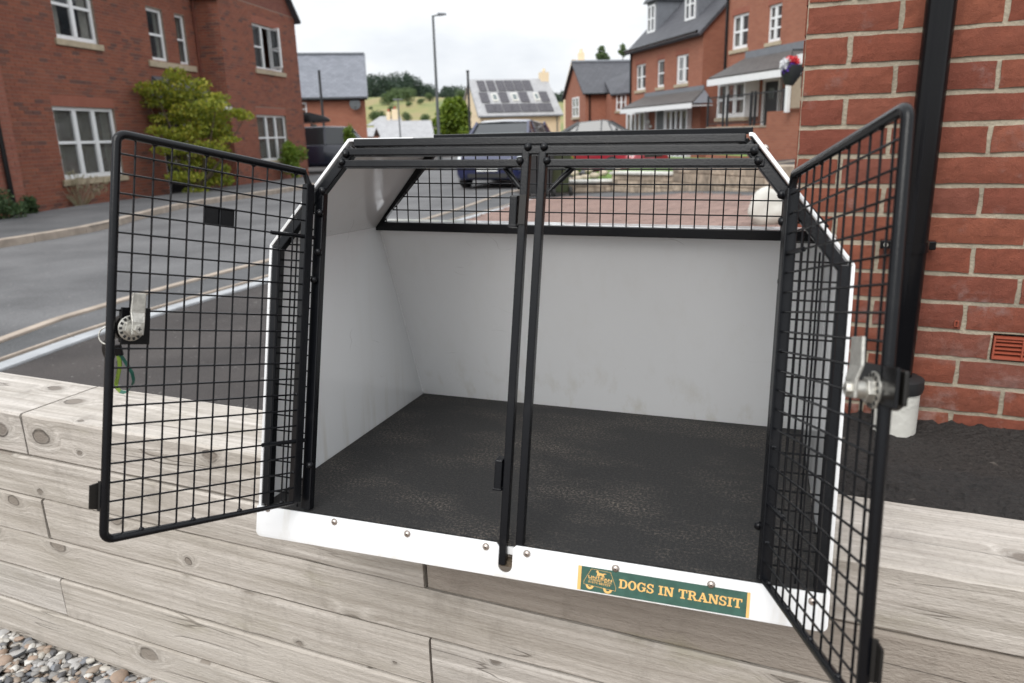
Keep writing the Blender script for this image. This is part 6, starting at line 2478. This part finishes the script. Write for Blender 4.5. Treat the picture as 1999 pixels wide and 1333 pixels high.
# ---------------------------------------------------------------- nearer right house with canopy and railings
p0 = at_y(1410, 262, 29.5)
H = House('brick_house', 'red brick house with long grey canopy, white bay window and black railings at right', Vector((p0.x, p0.y, -1.6)), 180 - 14.5)
NR = H
X1 = H.pl(1590, 200).x
zt = 9.0
w1 = H.rect([(1430, 30), (1461, 26), (1459, 94), (1428, 98)])
w2 = H.rect([(1500, 10), (1527, 4), (1523, 78), (1498, 83)])
zlo = (w1[1] + w2[1]) / 2
zhi = (w1[3] + w2[3]) / 2
w1, w2 = (w1[0], zlo, w1[2], zhi), (w2[0], zlo, w2[2], zhi)
dr_ = H.rect([(1487, 153), (1529, 151), (1523, 246), (1484, 247)])
bw = H.rect([(1405, 162), (1458, 160), (1455, 227), (1401, 231)], -0.5)
print('NR', X1, w1, w2, dr_, bw)
floor_z = dr_[1]
H.part('wall', holes_wall(0, X1 + 3, 0, zt, [w1, w2, dr_], 0, 0.22), 'house_brick')
H.part('wall', MB().box(0, 0.22, 0.221, 8, 0, zt), 'house_brick')
H.part('wall', MB().box(0, X1 + 3, 8.0, 8.2, 0, zt), 'house_brick')
H.part('wall', MB().box(X1 + 2.78, X1 + 3, 0.221, 8, 0, zt), 'house_brick')
roof_slab(H, [(-0.1, -0.3, zt - 0.2), (X1 + 3, -0.3, zt - 0.2), (X1 + 3, 4, zt + 4), (-0.1, 4, zt + 4)], 'grey_tiles', 0.12)
roof_slab(H, [(-0.1, 8.3, zt - 0.2), (X1 + 3, 8.3, zt - 0.2), (X1 + 3, 4, zt + 4), (-0.1, 4, zt + 4)], 'grey_tiles', 0.12)
H.window(w1, 2, 2, fw=0.09)
H.window(w2, 2, 3, fw=0.08)
for w in (w1, w2):
    H.arch(w, joined=True)
H.part('downpipe', MB().tube([(0.06, -0.06, 0), (0.06, -0.06, zt)], 0.05, 8), 'black_plastic')
cz0 = (H.pl(1385, 158, -0.95).z + H.pl(1530, 138, -0.95).z) / 2
cx0, cx1 = H.pl(1385, 158, -0.95).x, X1 + 2.5
cz1 = H.pl(1430, 117, 0).z
roof_slab(H, [(cx0, -1.0, cz0 + 0.1), (cx1, -1.0, cz0 + 0.1), (cx1 - 0.2, -0.002, cz1), (cx0 + 0.85, -0.002, cz1)], 'brown_tiles', 0.07, name='canopy')
H.part('canopy_flashing', MB().box(cx0 + 0.85, cx1, -0.07, -0.004, cz1 - 0.05, cz1 + 0.18), 'lead_grey')
H.part('canopy_trim', MB().box(cx0, cx1, -1.05, -1.003, cz0 - 0.18, cz0 + 0.04), 'white_upvc')
H.part('canopy_soffit', MB().box(cx0 + 0.02, cx1, -0.99, -0.01, cz0 - 0.08, cz0 - 0.04), 'white_upvc')
bw = (bw[0], bw[1], bw[2], cz0 - 0.09)
bay = H.window(bw, 3, 2, y=-0.55, inset=0.0, fw=0.11, sill=True, name='bay_window')
obj('bay_side', MB().box(bw[2] - 0.08, bw[2], -0.48, -0.005, bw[1], bw[3]), 'white_upvc', bay)
H.part('bay_wall', MB().box(bw[0], bw[2], -0.52, -0.004, 0, bw[1] - 0.14), 'house_brick')
df = H.part('door_frame', MB().box(dr_[0], dr_[0] + 0.14, 0.03, 0.1, dr_[1], dr_[3]).box(dr_[2] - 0.3, dr_[2] - 0.2, 0.03, 0.1, dr_[1], dr_[3]).box(dr_[2] - 0.06, dr_[2], 0.03, 0.1, dr_[1], dr_[3]).box(dr_[0] + 0.14, dr_[2] - 0.3, 0.03, 0.1, dr_[3] - 0.1, dr_[3]), 'white_upvc')
do = H.part('door', MB().box(dr_[0] + 0.15, dr_[2] - 0.31, 0.05, 0.09, dr_[1], dr_[3] - 0.11), 'dark_post')
obj('pane', MB().box(dr_[0] + 0.35, dr_[2] - 0.5, 0.043, 0.049, dr_[1] + 0.9, dr_[3] - 0.3), 'screen_glass', do)
# terrace wall the house stands on, with railings
tw_x0 = H.pl(1380, 247, -1.5).x
H.part('terrace', MB().box(tw_x0, X1 + 3, -1.5, -0.56, 0, floor_z - 0.02), 'house_brick')
H.part('terrace_paving', MB().box(tw_x0, X1 + 3, -1.52, -0.003, floor_z - 0.019, floor_z + 0.03), 'sand_stone')
rt = thing('railing', 'black metal railing with balusters in front of the white bay window at right', 'railing', H.M)
rz0, rz1 = floor_z + 0.03, H.pl(1405, 188, -1.45).z
xe = H.pl(1530, 200, -1.45).x
rail = MB().box(tw_x0, xe, -1.47, -1.43, rz1 - 0.04, rz1).box(tw_x0, xe, -1.465, -1.435, rz0 + 0.08, rz0 + 0.11)
obj('handrail', rail, 'dark_post', rt)
bal = MB().box(-0.008, 0.008, -0.008, 0.008, rz0 + 0.11, rz1 - 0.04).mesh('baluster', 'dark_post')
post = MB().box(-0.03, 0.03, -0.03, 0.03, rz0, rz1 + 0.05).mesh('post', 'dark_post')
x = tw_x0
while x < xe:
    link('baluster', bal, rt, Matrix.Translation((x, -1.45, 0)))
    x += 0.13
for px in (1382, 1412, 1420, 1466, 1473, 1528):
    link('post', post, rt, Matrix.Translation((H.pl(px, 220, -1.45).x, -1.45, 0)))
# dark shrub pot by the door
# porch return: beige rendered box, white post, at the far right
q0, q1 = H.pl(1541, 150, -2.2), H.pl(1570, 150, -2.2)
zA, zB = H.pl(1550, 222, -2.2).z, H.pl(1550, 150, -2.2).z
H.part('porch_post', MB().box(H.pl(1536, 150, -2.3).x, H.pl(1541, 150, -2.3).x, -2.32, -2.22, H.pl(1538, 219, -2.3).z, H.pl(1538, 148, -2.3).z), 'white_upvc')
pz = H.part('porch_panel', MB().box(q0.x, q1.x + 1.5, -2.2, -1.6, zA + 0.15, zB), 'beige_render')
H.part('porch_wall', MB().box(H.pl(1528, 240, -1.55).x, X1 + 3, -2.1, -1.503, 0, zA + 0.1), 'house_brick')
H.part('porch_roof', MB().box(H.pl(1556, 140, -2.3).x, q1.x + 1.5, -2.35, -1.5, zB + 0.3, zB + 0.55), 'white_upvc')
# hanging basket with red, white and violet flowers
fb = at_y(1538, 128, 18)
hb_ = thing('hanging_basket', 'hanging basket of red, white and violet flowers before the right house canopy', 'hanging basket', Matrix.Translation(fb))
k = 18 / 1519
obj('basket', MB().tube([(0.05, 0, -0.42), (0.08, 0, -0.2), (0.10, 0, 0.0)], [0.1, 0.22, 0.25], 14), 'dark_post', hb_, smooth=True)
obj('bracket', MB().bar((0.36, 0, -0.5), (0.36, 0, 0.35), 0.05, 0.04, (0, 1, 0)).bar((0.36, 0, 0.33), (0.08, 0, 0.33), 0.04, 0.04, (0, 1, 0)).tube([(0.08, 0, 0.3), (0.08, 0, 0.0)], 0.01, 6), 'dark_post', hb_)
random.seed(9)
for nm_, cs, mt in (('red_flowers', [(0.02, 0.12), (0.12, 0.13), (0.16, 0.06)], 'flower_red'), ('white_flowers', [(-0.15, 0.02), (-0.1, 0.1), (-0.16, -0.07)], 'flower_white'), ('violet_flowers', [(-0.04, -0.1), (0.06, -0.03), (0.14, -0.04), (-0.1, -0.15)], 'flower_violet')):
    leaves(nm_, [(Vector((cx * 0.8, -0.10, cz * 0.8 + 0.02)), (0.10, 0.12, 0.08)) for cx, cz in cs], 420, 0.05, mt, hb_, 3)

# ---------------------------------------------------------------- sandstone retaining walls, lawn
random.seed(12)


def stone_wall(label, bpx, top_z_px, courses, grp, cap=None):
    (xa, ya), (xb, yb3) = bpx
    A_, B_ = on_g(xa, ya), on_g(xb, yb3)
    M = frame(A_, (B_ - A_).normalized())
    t = thing('stone_wall', label, 'wall', M, grp)
    Lw = (B_ - A_).length
    # height from the pixel of its top edge
    n = M.to_3x3() @ Vector((0, 1, 0))
    v = ray(*top_z_px)
    topz = (v * (n.dot(A_) / v.dot(n))).z - A_.z
    h = topz / courses
    obj('mortar', MB().box(0.01, Lw - 0.01, 0.02, 0.28, -0.2, topz - 0.01), 'mortar_dark', t)
    for c in range(courses):
        x = 0.0
        while x < Lw:
            w = min(uni(0.25, 0.55), Lw - x)
            if w < 0.08:
                break
            obj('stone', MB().box(x + 0.006, x + w - 0.006, uni(0, 0.012), 0.25, c * h + 0.006, (c + 1) * h - 0.006), 'sand_stone', t, bevel=0.012)
            x += w
    if cap:
        obj('coping', MB().box(-0.02, Lw + 0.02, -0.04, 0.3, topz + 0.001, topz + 0.05), 'stone_white', t, bevel=0.01)
    return A_, B_, topz, M


g1 = stone_wall('lowest pale capped stone wall step behind the wheelie bins', ((1085, 377), (1194, 374)), (1120, 357), 2, 'stepped stone garden walls', True)
g2 = stone_wall('middle step of the stone garden wall, lawn strip on top', ((1194, 374), (1312, 373)), (1250, 345), 3, 'stepped stone garden walls', True)
g3 = stone_wall('highest stone garden wall step, running towards the brick house corner', ((1312, 373), (1600, 384)), (1400, 328), 3, 'stepped stone garden walls', None)


def lawn(poly, z, name='lawn'):
    mb = MB().poly([Vector((p.x, p.y, z)) for p in poly])
    return struct(obj(name, mb, 'grass_green'))


w2z = g2[0].z + g2[2]
w3z = g3[1].z + g3[2]
back = lambda p, d: p + Vector((0.35, 1, 0)) * d
lawn([back(g1[0], 0.25), back(g1[1], 0.25), back(g1[1], 9), back(g1[0], 9)], g1[0].z + g1[2] + 0.02)
lawn([back(g2[0], 0.25), back(g2[1], 0.25), back(g2[1], 9), back(g2[0], 9)], w2z + 0.03)
lawn([back(g3[0], 0.2), back(g3[0].lerp(g3[1], 0.6), 0.2), back(g3[0].lerp(g3[1], 0.6), 6), back(g3[0], 12)], w3z - 0.1)
# tarmac path in front of the walls
ribbon('path', [on_g(1030, 389), on_g(1142, 384), on_g(1330, 380), on_g(1520, 390), on_g(1640, 425)], [on_g(1040, 383), on_g(1194, 376), on_g(1312, 375), on_g(1600, 386), on_g(1700, 400)], 0.012, 'path_asphalt', m=3)
random.seed(15)
for i, (px, py, r) in enumerate(((1110, 352, 8), (1128, 349, 9), (1142, 346, 8), (1160, 343, 9), (1178, 338, 8), (1205, 333, 8), (1098, 343, 8), (1122, 338, 7), (1150, 333, 7))):
    p = at_y(px, py, on_g(1120, 378).y + 0.6 + 0.05 * (352 - py))
    k = p.y / 1519
    labs = ['pale garden rock above the lowest wall step, nearest the bins', 'rounded pale garden rock second from the bins', 'pale garden rock over the middle of the lowest wall step', 'broad pale garden rock near the end of the lowest step', 'pale garden rock at the corner of the lawn strip', 'pale rock lying on the lawn strip, rightmost of the garden rocks', 'small pale rock behind the rock nearest the bins', 'small pale rock in the back row, second from left', 'small pale rock in the back row, closest to the red car']
    o = obj('rock', MB().ball((0, 0, 0), r * k, 9, 6, (1.2, 1, 0.75), jit=0.14), 'light_rock', smooth=True)
    o.location = p
    tag(o, labs[i], 'rock', 'rocks in the stepped garden')
shrub('shrub', 'small leafy garden shrub above the stone walls behind the mesh, near the bins', 'shrub', 0, 0, 46, 40, 'bright_leaf', leaf=0.06, n=900, seed=31, base=at_y(1118, 345, on_g(1120, 378).y + 3.0))

# white rounded boulder on the paving
wp = on_g(1500, 441)
k = wp.length / 1519
wb_ = thing('white_boulder', 'white rounded boulder at the right end of the block paved drive', 'boulder', Matrix.Translation(wp))
mb = MB().ball((0, 0, 0.15), 0.18, 22, 14, (1.0, 0.85, 0.90))
for v in mb.v:
    n3 = mnoise.noise(v * 7.0 + Vector((3, 1, 8)))
    v += (v - Vector((0, 0, 0.125))).normalized() * n3 * 0.05
    if v.x < -0.02:
        v.z += 0.03 * max(0, (v.z - 0.2) / 0.15)
mb2 = MB()
mb2.v, mb2.f = mb.v, mb.f
obj('stone', mb2, 'gull_white', wb_, smooth=True)
mb = MB().ball((0.17, 0.03, 0.11), 0.135, 18, 12, (1, 0.9, 0.95))
for v in mb.v:
    v += Vector((1, 0, 0)) * mnoise.noise(v * 6) * 0.03
obj('stone', mb, 'gull_white', wb_, smooth=True)
tag(wb_, 'white lumpy boulder at the right end of the block paved drive', 'boulder')


# ---------------------------------------------------------------- wheelie bins
def bin_(label, px, py, mat, yaw):
    b = on_g(px, py)
    t = thing('wheelie_bin', label, 'wheelie bin', Matrix.Translation(b) @ Matrix.Rotation(yaw, 4, 'Z'), 'wheelie bins by the stone wall')
    obj('bin_body', MB().hexa([(-0.22, -0.25, 0.08), (0.22, -0.25, 0.08), (0.22, 0.22, 0.08), (-0.22, 0.22, 0.08), (-0.28, -0.33, 0.98), (0.28, -0.33, 0.98), (0.28, 0.33, 0.98), (-0.28, 0.33, 0.98)]), mat, t, bevel=0.02)
    obj('lid', MB().hexa([(-0.30, -0.36, 0.985), (0.30, -0.36, 0.985), (0.30, 0.36, 1.0), (-0.30, 0.36, 1.0), (-0.27, -0.30, 1.04), (0.27, -0.30, 1.04), (0.27, 0.34, 1.08), (-0.27, 0.34, 1.08)]), mat, t, bevel=0.015)
    for s_ in (-1, 1):
        obj('wheel', MB().tube([(s_ * 0.235, 0.24, 0.1), (s_ * 0.29, 0.24, 0.1)], 0.1, 16), 'tyre', t, smooth=True)
    obj('handle', MB().tube([(-0.22, 0.40, 0.97), (0.22, 0.40, 0.97)], 0.018, 8), mat, t)
    return t


bin_('dark grey wheelie bin behind the two centre posts', 1052, 384, 'bin_grey', 0.15 + math.pi)
bin_('dark green wheelie bin right of the centre posts, beside the grey one', 1086, 382, 'bin_green', 0.1 + math.pi)


# ---------------------------------------------------------------- vehicles
def car(name, label, cat, loc, yaw, paint, L_=4.3, Wd=1.78, Ht=1.6, style='mpv', plate=None, group=None):
    """car pointing along local -y (front), x to its left/right, built of lofted rings"""
    t = thing(name, label, cat, Matrix.Translation(loc) @ Matrix.Rotation(yaw, 4, 'Z'), group)
    hw = Wd / 2
    # body side profile: list of stations y, half width bottom, half width belt, z low, z belt
    if style == 'van':
        st_ = [(-L_ / 2, 0.80, 0.62, 0.42, 0.80), (-L_ / 2 + 0.10, 0.95, 0.84, 0.30, 0.98), (-L_ / 2 + 0.5, 1.0, 0.95, 0.26, 1.06), (-L_ / 2 + 1.1, 1.0, 0.97, 0.26, 1.12), (0.2, 1.0, 0.98, 0.26, 1.14), (L_ / 2 - 0.3, 1.0, 0.97, 0.28, 1.14), (L_ / 2, 0.92, 0.90, 0.40, 1.10)]
        cab = [(-L_ / 2 + 1.05, 0.86, 1.14), (-L_ / 2 + 1.55, 0.84, Ht - 0.04), (0.0, 0.83, Ht), (L_ / 2 - 0.35, 0.83, Ht - 0.02), (L_ / 2 - 0.02, 0.86, 1.16)]
    else:
        st_ = [(-L_ / 2, 0.62, 0.50, 0.36, 0.62), (-L_ / 2 + 0.08, 0.86, 0.72, 0.24, 0.74), (-L_ / 2 + 0.30, 0.97, 0.88, 0.20, 0.86), (-L_ / 2 + 0.95, 1.0, 0.95, 0.20, 0.98), (-0.2, 1.0, 0.97, 0.20, 1.0), (L_ / 2 - 0.6, 1.0, 0.95, 0.20, 1.02), (L_ / 2 - 0.1, 0.95, 0.86, 0.26, 1.0), (L_ / 2, 0.80, 0.7, 0.40, 0.9)]
        if style == 'mpv':
            cab = [(-L_ / 2 + 0.75, 0.86, 0.98), (-L_ / 2 + 1.55, 0.76, Ht - 0.06), (-0.2, 0.73, Ht), (L_ / 2 - 0.75, 0.72, Ht - 0.08), (L_ / 2 - 0.15, 0.82, 1.02)]
        else:
            cab = [(-L_ / 2 + 1.0, 0.86, 0.98), (-L_ / 2 + 1.8, 0.74, Ht - 0.05), (0.0, 0.72, Ht), (L_ / 2 - 1.0, 0.72, Ht - 0.08), (L_ / 2 - 0.2, 0.82, 1.0)]
    mb = MB()
    ring = 10
    for y, wb1, wt1, zl, zt1 in st_:
        pr = [(-wb1 * 0.92, zl), (-wb1, zl + 0.12), (-wb1, (zl + zt1) / 2), (-wt1 * 0.99, zt1 - 0.07), (-wt1 * 0.93, zt1), (wt1 * 0.93, zt1 + 0.0), (wt1 * 0.99, zt1 - 0.07), (wb1, (zl + zt1) / 2), (wb1, zl + 0.12), (wb1 * 0.92, zl)]
        mb.v += [Vector((x * hw, y, z)) for x, z in pr]
    n = len(st_)
    for i in range(n - 1):
        for k in range(ring):
            mb.f.append((i * ring + k, i * ring + (k + 1) % ring, (i + 1) * ring + (k + 1) % ring, (i + 1) * ring + k))
    mb.f.append(tuple(range(ring)))
    mb.f.append(tuple(reversed(range((n - 1) * ring, n * ring))))
    bo = obj('body', mb, paint, t, smooth=True, bevel=0.02)
    # cabin: glass loft, roof skin and pillars
    cb = MB()
    yA = cab[0][0]
    pts = []
    ringc = 4
    for y, w_, z in cab:
        pts.append((y, w_ * hw, z))
    zbelt = 0.99 if style != 'van' else 1.13
    lowy = [cab[0][0], cab[1][0] - 0.25, cab[2][0], cab[3][0] + 0.1, cab[4][0]]
    lo = [(ly, 0.955 * hw, zbelt) for ly in lowy]
    for (y, w_, z), (ly, lw, lz) in zip(pts, lo):
        cb.v += [Vector((-lw, ly, lz - 0.02)), Vector((-w_, y, z - 0.012)), Vector((w_, y, z - 0.012)), Vector((lw, ly, lz - 0.02))]
    m = len(pts)
    for i in range(m - 1):
        for k in range(3):
            cb.f.append((i * 4 + k, i * 4 + k + 1, (i + 1) * 4 + k + 1, (i + 1) * 4 + k))
    glass_o = obj('windows', cb, 'car_glass', t)
    rf = MB()
    for y, w_, z in pts[1:4]:
        rf.v += [Vector((-w_ - 0.01, y, z - 0.05)), Vector((-w_ * 0.92, y, z + 0.012)), Vector((0, y, z + 0.03)), Vector((w_ * 0.92, y, z + 0.012)), Vector((w_ + 0.01, y, z - 0.05))]
    for i in range(2):
        for k in range(4):
            rf.f.append((i * 5 + k, i * 5 + k + 1, (i + 1) * 5 + k + 1, (i + 1) * 5 + k))
    obj('roof', rf, paint, t, smooth=True)
    for s_ in (-1, 1):
        for i, (p, l) in enumerate(zip(pts, lo)):
            pb_ = MB()
            if i in (0,):
                a = Vector((s_ * lo[0][1] * 0.97, lo[0][0], zbelt - 0.02))
                b = Vector((s_ * pts[1][1], pts[1][0], pts[1][2]))
                pb_.bar(a, b, 0.09, 0.06, (s_, 0, 0.2))
            elif i == 4:
                a = Vector((s_ * lo[4][1] * 0.97, lo[4][0], zbelt - 0.02))
                b = Vector((s_ * pts[3][1], pts[3][0], pts[3][2]))
                pb_.bar(a, b, 0.14, 0.06, (s_, 0, 0.2))
            else:
                pb_.bar((s_ * l[1], l[0], l[2] - 0.02), (s_ * p[1], p[0], p[2]), 0.07, 0.03, (s_, 0, 0.2))
            obj('pillar', pb_, paint, t)
        obj('mirror', MB().ball((s_ * (hw + 0.10), -L_ / 2 + 1.35, zbelt + 0.06), 0.11, 10, 6, (1.0, 0.6, 0.7)), paint, t, smooth=True)
        for yw_ in (-L_ / 2 + 0.80, L_ / 2 - 0.75):
            wl_ = obj('wheel', MB().tube([(s_ * (hw - 0.20), yw_, 0.31), (s_ * (hw - 0.19), yw_, 0.31), (s_ * (hw - 0.02), yw_, 0.31), (s_ * (hw + 0.005), yw_, 0.31)], [0.30, 0.315, 0.315, 0.29], 24), 'tyre', t, smooth=True)
            obj('rim', MB().tube([(s_ * (hw + 0.006), yw_, 0.31), (s_ * (hw + 0.010), yw_, 0.31)], [0.20, 0.19], 16), 'alloy', wl_)
        # headlight swept round the corner
        y0_, z0_ = -L_ / 2, (0.66 if style != 'van' else 0.82)
        hm = MB().hexa([(s_ * hw * 0.50, y0_ + 0.055, z0_ - 0.09), (s_ * hw * 0.88, y0_ + 0.12, z0_ - 0.03), (s_ * hw * 0.82, y0_ + 0.30, z0_ - 0.02), (s_ * hw * 0.50, y0_ + 0.22, z0_ - 0.06),
                        (s_ * hw * 0.52, y0_ + 0.10, z0_ + 0.05), (s_ * hw * 0.90, y0_ + 0.26, z0_ + 0.14), (s_ * hw * 0.84, y0_ + 0.42, z0_ + 0.14), (s_ * hw * 0.52, y0_ + 0.3, z0_ + 0.08)])
        obj('headlight', hm, 'lamp_lens', t, bevel=0.015)
    # windscreen as its own pane
    w0, w1_ = pts[0], pts[1]
    obj('windscreen', MB().hexa([(-lo[0][1] * 0.86, w0[0] - 0.03, zbelt + 0.0), (lo[0][1] * 0.86, w0[0] - 0.03, zbelt + 0.0), (lo[0][1] * 0.86, w0[0] - 0.01, zbelt + 0.0), (-lo[0][1] * 0.86, w0[0] - 0.01, zbelt + 0.0),
                                 (-w1_[1] * 0.86, w1_[0] - 0.03, w1_[2] - 0.06), (w1_[1] * 0.86, w1_[0] - 0.03, w1_[2] - 0.06), (w1_[1] * 0.86, w1_[0] - 0.01, w1_[2] - 0.06), (-w1_[1] * 0.86, w1_[0] - 0.01, w1_[2] - 0.06)]), 'screen_glass', t)
    g = MB().box(-hw * 0.42, hw * 0.42, -L_ / 2 - 0.012, -L_ / 2 + 0.06, 0.57, 0.66).box(-hw * 0.55, hw * 0.55, -L_ / 2 - 0.006, -L_ / 2 + 0.05, 0.28, 0.38)
    obj('grille', g, 'ink', t)
    if plate:
        po = obj('number_plate', MB().box(-0.26, 0.26, -L_ / 2 - 0.03, -L_ / 2 - 0.014, 0.43, 0.545), 'plate_white', t)
        small_text(plate, -0.235, 0.455, 0.47, 0.07, 'ink', po, Matrix.Translation((0, -L_ / 2 - 0.0305, 0)), name='plate_lettering')
    return t


cb_ = on_g(948, 371)
lc = Vector((cb_.x, cb_.y, G(cb_.x, cb_.y) + 0.006))
yawc = math.radians(-15)
front = Vector((math.sin(yawc), -math.cos(yawc), 0))
car('parked_car', 'dark blue people carrier facing the camera on the road, seen over the dog box', 'car', lc - front * 2.15 + Vector((0.05, 0.1, 0)), yawc, 'car_blue', 4.3, 1.80, 1.62, 'mpv', plate='YG08 EVK')
vb = at_y(632, 330, 31)
car('parked_van', 'dark blue van with a black roof box beyond the left house corner', 'van', Vector((vb.x + 0.25, 31.0, -1.34)), math.radians(97), 'car_dark_blue', 4.9, 1.95, 1.78, 'van')
rbx = thing('roof_box', 'glossy black roof box carried on the dark blue van', 'roof box', Matrix.Translation((vb.x - 0.75, 31.0, -1.34 + 1.92)) @ Matrix.Rotation(math.radians(97), 4, 'Z'))
mb = MB()
sts = [(-1.15, 0.18, 0.05, 0.16), (-0.95, 0.32, 0.02, 0.28), (-0.4, 0.40, 0.0, 0.42), (0.5, 0.42, 0.0, 0.44), (1.0, 0.40, 0.0, 0.40), (1.1, 0.36, 0.04, 0.34)]
for y, w_, z0_, z1_ in sts:
    mb.v += [Vector((-w_, y, z0_ + 0.05)), Vector((-w_, y, (z0_ + z1_) / 2)), Vector((-w_ * 0.75, y, z1_)), Vector((w_ * 0.75, y, z1_)), Vector((w_, y, (z0_ + z1_) / 2)), Vector((w_, y, z0_ + 0.05)), Vector((0, y, z0_))]
for i in range(len(sts) - 1):
    for k in range(7):
        mb.f.append((i * 7 + k, i * 7 + (k + 1) % 7, (i + 1) * 7 + (k + 1) % 7, (i + 1) * 7 + k))
mb.f += [tuple(range(7)), tuple(reversed(range(35, 42)))]
obj('shell', mb, 'black_plastic', rbx, smooth=True)
for y in (-0.5, 0.6):
    obj('roof_bar', MB().box(-0.7, 0.7, y - 0.04, y + 0.04, -0.11, -0.02), 'dark_post', rbx)
rc = at_y(1196, 330, 21.5)
car('parked_car', 'red car seen low through the gap under the top bars, beyond the lawn', 'car', Vector((rc.x, 23.0, -1.30)), math.radians(35), 'car_red', 3.9, 1.68, 1.22, 'hatch')
gc = at_y(1178, 262, 38)
car('parked_car', 'grey car mostly hidden behind the dog box top below the small gabled house', 'car', Vector((gc.x, 38.0, -1.0)), math.radians(75), 'car_grey', 4.2, 1.75, 1.5, 'hatch')

# ================================================================== HILLS
random.seed(40)
mb = MB()
nx, ny = 70, 26


def hill(x, y):
    t = max(0, (y - 110) / 520)
    r = sst(min(1, t)) * 30
    u = (x + 60) / 180
    return -7 + r * (1.0 + 0.18 * math.exp(-((x + 75) / 70) ** 2) - 0.14 * sst((x + 20) / 120)) + mnoise.noise(Vector((x * 0.012, y * 0.012, 0))) * 3 * min(1, t * 2)


for j in range(ny):
    y = 100 + (j / (ny - 1)) ** 1.3 * 900
    for i in range(nx):
        x = -700 + 1400 * i / (nx - 1)
        mb.v.append(Vector((x, y, hill(x, y))))
for j in range(ny - 1):
    for i in range(nx - 1):
        mb.f.append((j * nx + i, j * nx + i + 1, (j + 1) * nx + i + 1, (j + 1) * nx + i))
struct(obj('hills', mb, 'field', smooth=True))


def hill_hit(px, py):
    v = ray(px, py)
    y = 110
    while y < 900:
        p = v * (y / v.y)
        if p.z < hill(p.x, p.y):
            return p
        y += 2
    return v * (700 / v.y)


# wooded ridge: one mass of conifers and broadleaves
cl, cl2 = [], []
trunks = MB()
prof = [(560, 150), (640, 145), (712, 143), (735, 141), (760, 142), (777, 138), (786, 142), (793, 134), (806, 146), (818, 150), (826, 162), (846, 163), (862, 170), (872, 160), (884, 164), (900, 165), (918, 166), (1000, 168), (1120, 175), (1300, 180)]


def top_at(px):
    for a, b in zip(prof, prof[1:]):
        if a[0] <= px <= b[0]:
            return a[1] + (b[1] - a[1]) * (px - a[0]) / (b[0] - a[0])
    return 170


for i in range(620):
    px = uni(560, 1300) if i % 3 else uni(700, 930)
    Y = uni(600, 720)
    base_px = 190
    k = Y / 1519
    tp_ = top_at(px) + uni(0, 6) + (uni(0, 46 if px < 838 else 18) if rnd() < 0.75 else 0)
    c_ = at_y(px, tp_, Y)
    hgt = uni(12, 19)
    if rnd() < 0.55:
        for s_ in range(4):
            f_ = s_ / 4
            cl.append((Vector((c_.x, c_.y, c_.z - hgt * (0.12 + 0.75 * f_))), (1.0 + 2.6 * f_, 1.0 + 2.6 * f_, hgt * 0.16)))
    else:
        cl.append((Vector((c_.x, c_.y, c_.z - 4)), (4.0, 4, 4.2)))
        cl.append((Vector((c_.x + uni(-3, 3), c_.y, c_.z - 9)), (4.6, 4, 4.6)))
o = leaves('woodland', cl, 85000, 1.5, 'dark_leaf', None, 41)
stuff(o)
fb_ = [('broad dark bush at the left of the hillside bushes', 757, 192, 16), ('tall bush in the middle of the hillside bushes', 776, 186, 15), ('bush right of the middle hillside bushes', 795, 186, 15), ('lower bush on the field below the hillside row', 799, 204, 6), ('small round bush on the brown field patch', 822, 198, 7), ('bush just left of the tall street lamp on the hill', 839, 190, 9),
       ('bush at the field foot beside the slate roof', 732, 227, 11), ('bush low in front of the pale slate roof', 797, 229, 10), ('last bush low on the right of the pale roof', 830, 232, 10), ('small bush high on the left of the field', 724, 211, 4), ('leafy bush between slate roof and pale roof', 744, 224, 9), ('bush behind the buff chimneys', 766, 213, 8), ('rightmost hillside bush beside the solar panel house', 903, 186, 12)]
for i, (lab, px, py, r) in enumerate(fb_):
    p = hill_hit(px, py + r * 0.8)
    k = p.y / 1519
    t = thing('hillside_bush', lab, 'bush', Matrix.Translation(p), 'bushes on the far hillside')
    random.seed(60 + i)
    R_ = r * k
    cl = [(Vector((uni(-0.6, 0.6) * R_, uni(-0.4, 0.4) * R_, R_ * uni(0.5, 1.2))), (R_ * 0.75, R_ * 0.6, R_ * 0.7)) for _ in range(7)]
    leaves('crown', cl, 1100, R_ * 0.2, 'mid_leaf', t, 60 + i)
    limbs([([Vector((0, 0, -0.5)), Vector((0, 0, R_ * 0.8))], R_ * 0.08, R_ * 0.04)], 'bark', t)
